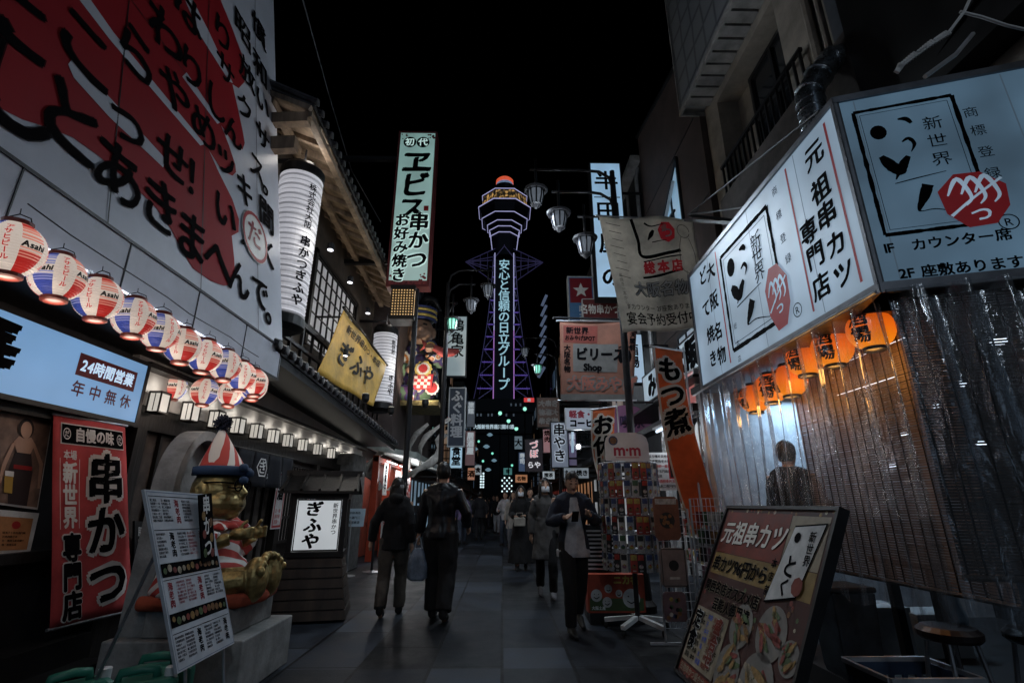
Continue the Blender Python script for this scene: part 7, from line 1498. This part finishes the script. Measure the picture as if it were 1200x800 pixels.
# dotted light panels
for i, (u0, v0, u1, v1, Y) in enumerate([(587, 558, 601, 577, 40), (562, 553, 568, 572, 36)]):
    a = at_y(u0, v1, Y); c = at_y(u1, v0, Y); t = thing('bulb_board', ['panel of round white lights on the right end of the street', 'narrow panel of round white lights left of the bigger one'][i], 'light panel', a); MB(M['black']).box(a.x, c.x, Y, Y + .1, a.z, c.z).build('panel', t); b = MB(glow('panel_bulb', (196, 220, 226), 1.3, 0)); n = 5 if i == 0 else 2
    for r_ in range(6):
        for k in range(n):
            if (r_ + k) % 2 == 0 or i: b.ball((a.x + (c.x - a.x) * (k + .5) / n, Y - .03, a.z + (c.z - a.z) * (r_ + .5) / 6), .07, .03, .07, 8, 5)
    b.build('bulb', t); b = MB(M['iron']); b.tube([((a.x + c.x) / 2, Y + .15, 0), ((a.x + c.x) / 2, Y + .15, a.z)], .05, 6); b.build('post', t)
# far signs
def wcol(txt, m, k=.8): return lambda s, w, h: s.col(txt, w / 2, h * .97, min(w * k, h / len(txt) * .95), m, 1, .04)
def wrow(txt, m, k=.6): return lambda s, w, h: s.line(txt, w / 2, h / 2, min(h * k, w / len(txt) * 1.0), m, 1, .04, anchor='c')
INK = M['ink']; WH = glow('far_white_letter', (160, 170, 176), .8, 0)
panel(519, 371, 545, 440, 15.5, 'shop_sign', 'pale lit sign with brush writing behind the festival figure', 'sign', glow('pale_sign', (116, 132, 136), 1, .3), M['black'], .2, lambda s, w, h: (s.col('鶴亀家', w * .6, h * .95, w * .62, INK, 1, .03, rough=.05), s.col('串かつ', w * .2, h * .9, w * .22, INK, 1, .02)), .03, -3.6)
panel(525, 455, 543, 522, 17.5, 'shop_sign', 'dark vertical sign edged with small lights on the left', 'sign', mat('dark_sign_face', (.02, .025, .035), .5, emit=s2l((22, 28, 36)), es=1, var=.2), glow('bulb_rim', (66, 74, 80), 1, .5), .2, wcol('ふぐ料理', glow('dim_letter', (60, 64, 70), 1, .3)), .04, -3.6)
panel(527, 522, 541, 548, 20, 'shop_sign', 'small bright pale blue sign low on the left beyond the man', 'sign', glow('bright_pale_blue', (136, 170, 190), 1, .2), M['black'], .2, wcol('食堂', INK), .02, -3.5)
panel(512, 556, 526, 566, 21, 'shop_sign', 'small orange plate sign beyond the man on the left', 'sign', glow('far_orange', (120, 66, 44), .8, .3), M['black'], .1, wrow('串', WH), .02, -3.5)
panel(545, 505, 556, 545, 26, 'shop_sign', 'dim reddish vertical sign down the left side', 'sign', glow('far_dim_red', (70, 44, 44), 1, .3), M['black'], .2, wcol('居酒屋', WH), .03, -3.8)
panel(614, 466, 626, 471, 30, 'shop_sign', 'tiny red lit sign under the tower foot', 'sign', glow('far_red', (200, 44, 40), 1, .1), M['black'], .2, wrow('薬', WH, .8), .02, 3.8)
panel(616, 515, 636, 552, 22, 'neon_sign', 'red and white neon sign above the far shops on the right', 'sign', mat('neon_back', (.02, .02, .025), .5, emit=s2l((26, 22, 26)), es=1, var=.2), M['black'], .15, lambda s, w, h: (s.outl('col', 'づぼ', w * .5, h * .98, w * .52, glow('neon_red', (190, 40, 44), 1, 0), glow('neon_white', (190, 190, 196), 1, 0), 1, .0, .06), s.line('らや', w * .1, h * .2, w * .4, glow('neon_white', (190, 190, 196), 1, 0), 1, .03)), .03, 3.6)
panel(647, 495, 666, 547, 14.2, 'shop_sign', 'blue sign with white edged black letters under the faded orange cloth', 'sign', glow('far_blue_sign', (34, 48, 72), 1, .3), M['black'], .2, lambda s, w, h: s.outl('col', '串やき', w * .5, h * .98, w * .8, INK, glow('edge_white', (140, 150, 164), 1, .2), 1, .03, .06), .03, 3.5)
panel(630, 466, 656, 500, 16, 'shop_sign', 'brown grey sign with faded figures left of the coffee sign', 'sign', mat('faded_brown', (.16, .12, .10), .7, emit=s2l((40, 32, 30)), es=1, var=.5, scale=3), M['dark'], .15, lambda s, w, h: [s.ch('大串名物酒'[i % 5], w * (.2 + .3 * (i % 3)), h * (.8 - .3 * (i // 3)), w * .3, M['dirtywhite'], 1, .05, rnd.uniform(-.3, .3)) for i in range(9)], .02, 3.5)
panel(661, 548, 690, 560, 13.8, 'shop_sign', 'low dim white sign behind the man with the phone', 'sign', glow('dim_white', (80, 90, 98), 1, .4), M['black'], .12, wrow('たこ焼き', INK), .02, 3.5)
for (u0, v0, u1, v1, Y, xe, lab, col_, tx, vert) in [
    (548, 548, 556, 562, 24, -3.5, 'tiny warm orange shop sign low on the left before the far crowd', (150, 92, 52), '酒', 0), (556, 545, 564, 556, 33, -3.8, 'tiny white shop sign above the man in the suit', (130, 140, 146), '食', 0),
    (604, 556, 618, 565, 30, 3.8, 'flat warm shop sign over the far crowd', (156, 104, 66), '名物', 0), (608, 530, 616, 552, 34, 3.8, 'narrow dim blue vertical sign beside the red and white neon sign', (46, 66, 96), '寿司', 1),
    (636, 552, 650, 561, 19, 3.5, 'flat white shop sign over the two masked women', (136, 146, 152), '喫茶', 0), (637, 503, 646, 530, 20, 3.5, 'narrow red vertical sign between the neon sign and the blue sign', (110, 36, 34), '焼肉', 1),
    (603, 511, 612, 526, 44, 4.0, 'tiny pale square sign under the green lamps', (96, 112, 122), '大', 0), (590, 548, 600, 556, 60, 4.4, 'tiny teal sign over the dotted light panel', (60, 110, 108), '宿', 0),
    (547, 470, 556, 500, 30, -3.8, 'narrow grey vertical sign under the tall green lamps on the left', (56, 62, 70), '旅館', 1), (667, 507, 676, 545, 15, 3.5, 'dim violet vertical sign behind the bright floodlight', (60, 50, 84), '麻雀', 1), (520, 498, 527, 520, 18.5, -3.5, 'small dim amber vertical sign behind the white streamers', (110, 80, 44), '鮨', 1)]:
    panel(u0, v0, u1, v1, Y, 'shop_sign', lab, 'sign', glow('sign_%s_%s' % (lab.split()[1], lab.split()[2]), col_, .9, .35), M['black'], .15, (wcol if vert else wrow)(tx, INK if max(col_) > 105 else WH), .02, xe)
for i, (u, v, Y) in enumerate([(574, 511, 44), (570, 525, 40), (579, 541, 48), (556, 528, 38), (572, 552, 44), (560, 549, 36)]):
    p = at_y(u, v, Y); t = thing('hanging_lamp', ['pale shaded lamp, top of the cluster at the far left end', 'pale shaded lamp second down in the far left cluster', 'pale shaded lamp nearest the dark end building', 'pale shaded lamp at the left of the far cluster', 'pale shaded lamp low in the far cluster', 'pale shaded lamp lowest left in the far cluster'][i], 'lamp', p, 0, 'far pale hanging lamps'); MB(glow('far_lamp_pale', (96, 124, 140), 1, .2)).lathe([(.10, 0), (.28, .12), (.1, .28)], p, 10).build('shade', t); b = MB(M['iron']); b.bar(p + V((0, 0, .28)), V((-3.9, Y, p.z + .5)), .04); b.build('bracket', t)
# bright white flood on the right
p = at_y(678, 523, 12.2); t = thing('floodlight', 'very bright small white floodlight under the coffee sign', 'light', p); MB(glow('flood_white', (240, 246, 255), 14, 0)).ball(p, .05, .03, .05, 12, 8).build('lens', t); b = MB(M['black']); b.box(p.x - .07, p.x + .07, p.y + .03, p.y + .12, p.z - .07, p.z + .07); b.bar(p + V((0, .1, 0)), (3.5, p.y + .1, p.z + .1), .04); b.build('housing', t); lamp('flood_glow', 'POINT', p + V((0, -.12, 0)), 12, (.8, .9, 1), t, .05)
b = MB(glow('white_tube_far', (120, 150, 172), 1, .3)); a = at_y(671, 530, 12.8); c = at_y(671, 506, 12.8); b.bar(a, c, .06); tag(b.build('tube_light'), 'upright pale tube left of the bright floodlight', 'light')
# ================================================================ people
SK = M['skin']
fab = lambda n, c, r=.85: mat('cloth_' + n, c, r, var=.3, scale=5, bump=.35, bscale=14)
F_ = {'black': fab('black', (.007, .007, .008)), 'leather': mat('cloth_leather', (.007, .007, .009), .34, var=.3, bump=.25, bscale=9), 'khaki': fab('khaki', (.065, .055, .045)), 'dkgrey': fab('dark_grey', (.022, .022, .025)), 'navy': fab('navy', (.018, .022, .035)), 'white': fab('white', (.38, .39, .41)), 'coat': fab('coat_grey', (.07, .067, .065)), 'beige': fab('beige', (.26, .24, .21)), 'suit': fab('suit', (.012, .012, .015)), 'purple': fab('purple', (.10, .08, .17)), 'grey': fab('grey', (.10, .10, .11)), 'pale': fab('pale_grey', (.30, .30, .31)), 'denim': fab('denim', (.03, .04, .06)), 'green': fab('green', (.04, .05, .04))}
shoe_m = mat('shoe_black', (.012, .012, .012), .4, var=.2); mask_m = fab('mask_white', (.62, .64, .68)); feat = mat('eye_dark', (.02, .012, .01), .4, var=0); lipm = mat('lip', (.28, .10, .09), .5, var=0)
def person(loc, deg, H, label, top='black', bottom='dkgrey', stride=.5, lead=1, arms=None, hair='short', mask=False, hem=.84, kind='jacket', wide=0.0, skirt=None, nod=0.0, shirt=None, vox=.010, group=None, female=False, turn=0.0, shoes=None):
    k = H / 1.72; t_loc = V(loc)
    root = MB(SK)
    sh = .165 if female else .185
    # joints, facing +y
    hipz = .90; J = {}
    for sd, s_ in (('L', -1), ('R', 1)):
        fwd = (1 if (lead > 0) == (s_ > 0) else -1) * stride / 2
        J[sd] = [V((s_ * .085, 0, hipz)), V((s_ * .095, fwd * .55 + (.07 if fwd > 0 else .05), .49)), V((s_ * .09, fwd - .02, .085 + (.07 * min(1, stride * 2) if fwd < 0 else 0)))]
    arms = arms or {}
    A = {}
    for sd, s_ in (('L', -1), ('R', 1)):
        S = V((s_ * sh, 0, 1.40)); sw = (-1 if (lead > 0) == (s_ > 0) else 1) * stride * .35
        e, w = arms.get(sd, ((s_ * .06, sw * .5, -.28), (s_ * .075, sw * 1.0 + .05, -.52)))
        A[sd] = [S, S + V(e), S + V(w)]
    tr = [(.86, .150, .105), (.93, .160, .112), (1.02, .140 if not female else .128, .100), (1.10, .132 if not female else .115, .096), (1.22, .158 if not female else .142, .110), (1.33, .172 if not female else .155, .108), (1.41, .135, .085), (1.455, .07, .065)]
    def torso(b, add, z0=None, z1=9):
        R = []
        for z, a, c in tr:
            if (z0 is None or z >= z0) and z <= z1: R.append([V(((a + add) * cos(q), (c + add) * sin(q) - .008, z)) for q in [2 * pi * i / 20 for i in range(20)]])
        b.loft(R)
    def limb(b, pts, rs, n=12):
        P = [pts[0], pts[0].lerp(pts[1], .5), pts[1], pts[1].lerp(pts[2], .35), pts[2]]; b.tube(P, rs, n)
    hz = 1.60; hc = V((0, .012 + nod * .1, hz - nod * .03))
    RX_ = Matrix.Rotation(-nod, 3, 'X') @ Matrix.Rotation(turn, 3, 'Z')
    def hp(x, y, z): return hc + RX_ @ V((x, y, z))
    torso(root, 0); root.tube([V((0, -.01, 1.42)), V((0, 0, 1.5)), hp(0, -.01, -.04)], [.062, .052, .052], 12)
    root.ball(hc, .074, .094, .112, 18, 12); root.ball(hp(0, .03, -.06), .052, .055, .052, 12, 8); root.ball(hp(0, .075, -.095), .024, .022, .02, 8, 6); root.tube([hp(0, .09, .02), hp(0, .112, -.028), hp(0, .095, -.038)], [.010, .016, .012], 8)
    for s_ in (-1, 1): root.ball(hp(s_ * .076, -.005, -.01), .011, .02, .032, 8, 6); root.ball(hp(s_ * .033, .078, .022), .02, .014, .012, 8, 6)
    for sd, s_ in (('L', -1), ('R', 1)):
        limb(root, J[sd], [.085, .075, .056, .055, .038])
        an = J[sd][2]; dn = -.04 if an.z > .1 else 0; root.tube([an + V((0, -.045, -.04)), an + V((0, .03, -.045)), an + V((0, .13, -.065 + dn)), an + V((0, .19, -.07 + dn * 1.4))], [(.036, .036), (.042, .036), (.044, .024), (.03, .016)], 10)
        limb(root, A[sd], [.052, .046, .038, .036, .026]); w = A[sd][2]; d = (A[sd][2] - A[sd][1]).normalized(); sx = V((-s_ * .25, 1, 0)); sx = (sx - d * sx.dot(d)).normalized(); nn = d.cross(sx)
        root.tube([w, w + d * .04, w + d * .085], [(.024, .02), (.024, .036), (.017, .038)], 10)
        for i, ln in enumerate((.062, .072, .068, .052)):
            o_ = w + d * .075 + sx * (.030 - .020 * i) * (1 if True else 0); o_ = w + d * .075 + nn * 0 + sx * (.030 - .020 * i); root.tube([o_, o_ + d * ln * .5 - nn * s_ * .006, o_ + d * ln * .85 - nn * s_ * .022], [.0085, .008, .006], 6)
        root.tube([w + d * .03 + sx * .025, w + d * .06 + sx * .05, w + d * .085 + sx * .052], [.011, .0095, .007], 6)
    bo = root.build('person', None, world=False); remesh(bo, vox if vox < .013 else .014, 1)
    me = bo.data; me.materials.append(feat); me.materials.append(lipm); inv = RX_.inverted()
    for p in me.polygons:
        q = inv @ (p.center - hc)
        if q.y > .06 and abs(abs(q.x) - .033) < .012 and abs(q.z - .018) < .005: p.material_index = 1
        elif q.y > .055 and abs(abs(q.x) - .034) < .018 and abs(q.z - .044) < .004: p.material_index = 1
        elif q.y > .06 and abs(q.x) < .02 and abs(q.z + .067) < .006: p.material_index = 2
    bo.location = t_loc; bo.rotation_euler = (0, 0, radians(deg)); bo.scale = (k, k, k); tag(bo, label, 'person', group)
    def cloth_(b, name, v=None, amp=.007, fr_=9, sm=2):
        o = b.build(name, bo, world=False); remesh(o, v or max(.012, vox), sm)
        sd_ = rnd.random() * 40
        if amp:
            co = [0.0] * (3 * len(o.data.vertices)); no = co[:]; o.data.vertices.foreach_get('co', co); o.data.vertices.foreach_get('normal', no)
            for i in range(0, len(co), 3):
                x, y, z = co[i:i + 3]; f = noise.noise((x * fr_ + sd_, y * fr_, z * fr_ * .8)) + .6 * noise.noise((x * fr_ * 2.3, y * fr_ * 2.3 + sd_, z * fr_ * 1.4))
                f = max(f, -.35)
                for q in range(3): co[i + q] += no[i + q] * f * amp
            o.data.vertices.foreach_set('co', co); o.data.update()
        return o
    # trousers
    if skirt:
        b = MB(F_[bottom]); b.loft([[V(((a) * cos(q) * (1 + .07 * sin(7 * q) * ((1.05 - z) / .9)), a * .8 * sin(q) * (1 + .07 * sin(7 * q + 1) * ((1.05 - z) / .9)), z)) for q in [2 * pi * i / 42 for i in range(42)]] for z, a in ((1.04, .14), (.9, .185), (.6, .23), (skirt, .285))]); cloth_(b, 'skirt', amp=.008)
    else:
        b = MB(F_[bottom]); torso(b, .012, z1=1.03)
        for sd in 'LR':
            pts = [J[sd][0] + V((0, 0, .02)), J[sd][1], J[sd][2] + V((0, -.01, .0))]; limb(b, pts, [.100 + wide, .092 + wide, .074 + wide, .072 + wide, .062 + wide])
        cloth_(b, 'trousers', amp=.011, fr_=8)
    # upper garment
    def sleeves(b, add):
        for sd in 'LR': a = A[sd]; limb(b, [V((a[0].x * .86, 0, 1.385)), a[1], a[1].lerp(a[2], .93)], [.056 + add, .058 + add, .052 + add, .052 + add, .042 + add])
    b = MB(F_[top]); torso(b, .026, z0=.90 if hem >= .84 else 1.0)
    R = []
    for z, a in ((hem, .19 + (.04 if hem < .8 else 0)), ((hem + 1.0) / 2, .182 + (.015 if hem < .8 else 0)), (1.02, .165), (1.12, .158)): R.append([V((a * cos(q), a * .78 * sin(q) - .005, z)) for q in [2 * pi * i / 24 for i in range(24)]])
    b.loft(R); sleeves(b, .017); b.tube([V((-.165, -.004, 1.385)), V((-.08, -.012, 1.42)), V((.08, -.012, 1.42)), V((.165, -.004, 1.385))], [.062, .07, .07, .062], 12); b.tube([V((0, -.02, 1.40)), V((0, -.012, 1.475))], [.11, .078], 14)
    if kind == 'hood': b.ball((0, -.10, 1.45), .10, .06, .075)
    cloth_(b, kind if kind != 'hood' else 'jacket', amp=.013, fr_=8)
    if shirt:
        b = MB(F_[shirt]); b.loft([[V((x, y, z)) for x, y in ((-w, .125), (0, yy + .012), (w, .125), (w, .06), (-w, .06))] for z, w, yy in ((.80, .13, .165), (.95, .115, .165), (1.15, .085, .160), (1.3, .06, .152), (1.42, .04, .115))]); b.loft([[V((.198 * cos(q), .16 * sin(q) - .003, z)) for q in [2 * pi * i / 22 for i in range(22)]] for z in (.765, .80, .85)]); cloth_(b, 'shirt', amp=.004)
    # shoes
    for sd in 'LR': b = MB(F_[shoes] if shoes else shoe_m); an = J[sd][2]; dn = -.04 if an.z > .1 else 0; b.tube([an + V((0, -.06, -.035)), an + V((0, .0, -.035)), an + V((0, .05, -.045)), an + V((0, .14, -.06 + dn)), an + V((0, .21, -.066 + dn * 1.4))], [(.04, .046), (.048, .05), (.05, .042), (.05, .030), (.034, .018)], 12); b.tube([an + V((0, -.02, -.04)), an + V((0, -.02, .05))], [.05, .05], 10); cloth_(b, 'shoe', amp=0, sm=1)
    # hair
    b = MB(M['hair']); n, m = 26, 16; P = []; Fc = []
    for i in range(m + 1):
        a = -pi / 2 + pi * i / m
        for j in range(n): q = 2 * pi * j / n; f = 1 + .05 * noise.noise((cos(q) * 4, sin(q) * 4, a * 4 + H)); P.append(V((.088 * cos(a) * cos(q) * f, (.106 * cos(a) * sin(q) - .010) * f, (.124 * sin(a) + .014) * f)))
    for i in range(m):
        for j in range(n):
            j2 = (j + 1) % n; c = (P[i * n + j] + P[i * n + j2] + P[(i + 1) * n + j] + P[(i + 1) * n + j2]) / 4
            if c.y > .018 and c.z < (.070 if abs(c.x) > .02 else .082): continue
            if c.y > -.02 and c.z < -.02 and hair == 'short': continue
            if c.z < -.075 and hair == 'short': continue
            Fc.append((i * n + j, i * n + j2, (i + 1) * n + j2, (i + 1) * n + j))
    b.add([hp(*p) for p in P], Fc)
    if hair == 'long':
        b.loft([[hp(a * cos(q) + .0, -.055 - .035 * dd + c * sin(q), z) for q in [2 * pi * i / 18 for i in range(18)]] for z, a, c, dd in ((.03, .085, .055, 0), (-.08, .095, .05, .3), (-.20, .11, .045, .9), (-.32, .10, .038, 1.2), (-.40, .06, .02, 1.2))])
        for s_ in (-1, 1): b.tube([hp(s_ * .072, .045, .06), hp(s_ * .088, .04, -.02), hp(s_ * .09, .045, -.12), hp(s_ * .085, .055, -.24), hp(s_ * .075, .06, -.34)], [(.018, .03), (.022, .032), (.026, .03), (.022, .022), (.008, .01)], 8)
    o = b.build('hair', bo, smooth=True, world=False)
    if mask:
        b = MB(mask_m); b.grid(lambda u, v: hp(.070 * sin((u - .5) * 2.3), .030 + (.088 - .02 * abs(v - .5)) * cos((u - .5) * 2.1) - .012 * v * 0, -.095 + .088 * v), 12, 8, thick=-.004); b.build('face_mask', bo, smooth=True, world=False)
    return bo
zg = 0.0
def gx(u, Y): return at_y(u, 650, Y).x
person((gx(461, 6.76), 6.76, zg), 3, 1.62, 'woman seen from behind in a black jacket and khaki trousers walking away on the left', 'black', 'khaki', .38, 1, {'L': ((-.10, -.02, -.27), (-.15, .06, -.50)), 'R': ((.05, -.05, -.28), (.06, .03, -.52))}, 'long', kind='hood', hem=.80, wide=.012, female=True)
person((gx(516, 6.55), 6.55, zg), -4, 1.80, 'man seen from behind in a shiny dark jacket and wide black trousers walking away', 'leather', 'black', .30, -1, {'L': ((-.06, .05, -.28), (-.10, .10, -.50)), 'R': ((.10, .02, -.26), (.10, .20, -.42))}, 'short', hem=.86, wide=.03)
person((gx(672, 6.0), 6.0, zg), 186, 1.66, 'young man looking down at a phone, in a navy jacket over a white shirt', 'navy', 'black', .40, 1, {'L': ((-.09, .05, -.26), (.05, .27, -.17)), 'R': ((.09, .06, -.26), (-.04, .27, -.20))}, 'short', nod=.38, hem=.84, shirt='white')
person((gx(640, 8.1), 8.1, zg), 178, 1.68, 'woman in a long grey coat with long hair and a white mask walking towards us', 'coat', 'black', .30, -1, {'L': ((-.05, .02, -.28), (-.06, .08, -.53)), 'R': ((.05, -.04, -.28), (.06, -.02, -.53))}, 'long', True, hem=.52, kind='coat', female=True, shoes='grey', turn=.1)
person((gx(611, 11.2), 11.2, zg), 175, 1.66, 'woman in a long black skirt with a white mask, hands folded at her waist', 'black', 'black', .2, 1, {'L': ((-.05, .03, -.28), (.08, .22, -.30)), 'R': ((.05, .03, -.28), (-.05, .22, -.32))}, 'long', True, hem=.84, skirt=.14, female=True, vox=.012)
person((gx(561, 20.2), 20.2, zg), 0, 1.76, 'man in a dark suit seen from behind, alone in the middle of the far street', 'suit', 'suit', .22, 1, None, 'short', hem=.78, vox=.016)
person((gx(592, 17.5), 17.5, zg), 160, 1.68, 'person in a pale puffy jacket and dark trousers on the right of the far street', 'pale', 'denim', .15, 1, {'L': ((-.06, .04, -.27), (.02, .22, -.30)), 'R': ((.06, .04, -.27), (-.02, .22, -.30))}, 'short', hem=.80, vox=.016)
person((gx(541, 17.8), 17.8, zg), 10, 1.68, 'person in a purple jacket just right of the man in the shiny dark jacket', 'purple', 'denim', .35, 1, None, 'long', hem=.8, vox=.016, female=True)
person((gx(582, 24), 24, zg), 175, 1.66, 'person in black with pale trousers walking towards us far away', 'black', 'pale', .25, -1, None, 'long', vox=.018, female=True)
person((gx(551, 25), 25, zg), 5, 1.72, 'far person in a grey jacket left of the man in the suit', 'grey', 'denim', .3, 1, None, 'short', vox=.018)
person((gx(572, 32), 32, zg), 0, 1.7, 'very far person in green walking away in mid street', 'green', 'denim', .3, -1, None, 'short', vox=.02)
person((gx(602, 15), 15, zg), 170, 1.64, 'person in a beige coat half behind the woman in the long black skirt', 'beige', 'grey', .15, 1, None, 'long', hem=.66, kind='coat', vox=.016, female=True)
person((gx(622, 14), 14, zg), 185, 1.70, 'dark coated person between the two masked women', 'dkgrey', 'black', .2, 1, None, 'short', hem=.7, kind='coat', vox=.016)
person((gx(588, 36), 36, zg), 180, 1.7, 'very far person in black nearest the dotted light panel', 'black', 'black', .3, 1, None, 'short', vox=.02)
person((gx(533, 22), 22, zg), 20, 1.7, 'far person in black at the left shop fronts', 'black', 'dkgrey', .3, 1, None, 'short', vox=.018)
person((2.85, 5.05, .12), -60, 1.78, 'man in dark clothes standing behind the clear plastic of the corner shop', 'black', 'black', .05, 1, {'L': ((-.05, .04, -.27), (.03, .24, -.28)), 'R': ((.05, .04, -.27), (-.03, .24, -.28))}, 'short', vox=.012)
for (u, Y, dg, H, tp_, bt, hr, lb) in [(597, 27, 185, 1.66, 'beige', 'denim', 'long', 'far woman in a beige top among the crowd near the dotted panel'), (578, 29, 170, 1.74, 'navy', 'black', 'short', 'far man in navy facing us in mid street'), (566, 27, 10, 1.68, 'grey', 'black', 'long', 'far woman in grey walking away right of the man in the suit'), (606, 22, 190, 1.72, 'dkgrey', 'denim', 'short', 'man in dark grey at the far shop fronts behind the pale jacket'), (549, 31, 0, 1.7, 'pale', 'black', 'short', 'very far person in a pale top at the left edge of the crowd'), (590, 42, 180, 1.7, 'dkgrey', 'grey', 'short', 'very far person in dark grey, smallest of the crowd')]:
    person((gx(u, Y), Y, zg), dg, H, lb, tp_, bt, .25, 1 if u % 2 else -1, None, hr, vox=.02, female=hr == 'long')
# things they carry
p = V((gx(672, 6.0), 6.0, 0)); b = MB(M['black']); q = p + V((-.01, -.33, 1.17)); b.box(-.036, .036, -.005, .005, -.075, .075, X=Matrix.Translation(q) @ Matrix.Rotation(.8, 4, 'X')); b.box(-.033, .033, .0052, .006, -.07, .07, m=glow('phone_screen', (40, 46, 56), 1, .2), X=Matrix.Translation(q) @ Matrix.Rotation(.8, 4, 'X')); tag(b.build('phone'), 'dark phone held by the young man in the navy jacket', 'phone')
p = V((gx(490, 6.6), 6.6, .42)); t = thing('shopping_bag', 'pale blue plastic shopping bag hanging between the couple walking away', 'bag', p)
b = MB(mat('bag_plastic', (.18, .23, .30), .25, var=.35, scale=6, bump=.6, bscale=10)); b.loft([[p + V((a * cos(q), c * sin(q) * (1 + .15 * sin(5 * q)), z)) for q in [2 * pi * i / 22 for i in range(22)]] for z, a, c in ((0, .08, .05), (.03, .125, .07), (.2, .12, .07), (.30, .09, .05), (.36, .05, .03))]); b.build('sack', t, smooth=True)
b = MB(mat('bag_handle', (.3, .33, .36), .4, var=.1)); b.tube([p + V((-.05, 0, .34)), p + V((-.02, .0, .47)), p + V((0, 0, .50)), p + V((.02, 0, .47)), p + V((.05, 0, .34))], .008, 6); b.build('handle', t)
p = V((gx(609, 10.9), 10.86, .86)); t = thing('handbag', 'small pale handbag in the folded hands of the woman in the long black skirt', 'bag', p); b = MB(F_['beige']); b.box(p.x - .12, p.x + .12, p.y - .05, p.y + .05, p.z, p.z + .17); b.build('body', t, bevel=.02); b = MB(F_['beige']); b.tube([p + V((-.08, 0, .17)), p + V((-.06, 0, .26)), p + V((.06, 0, .26)), p + V((.08, 0, .17))], .008, 6); b.build('handle', t)

bpy.data.scenes.remove(WORK)
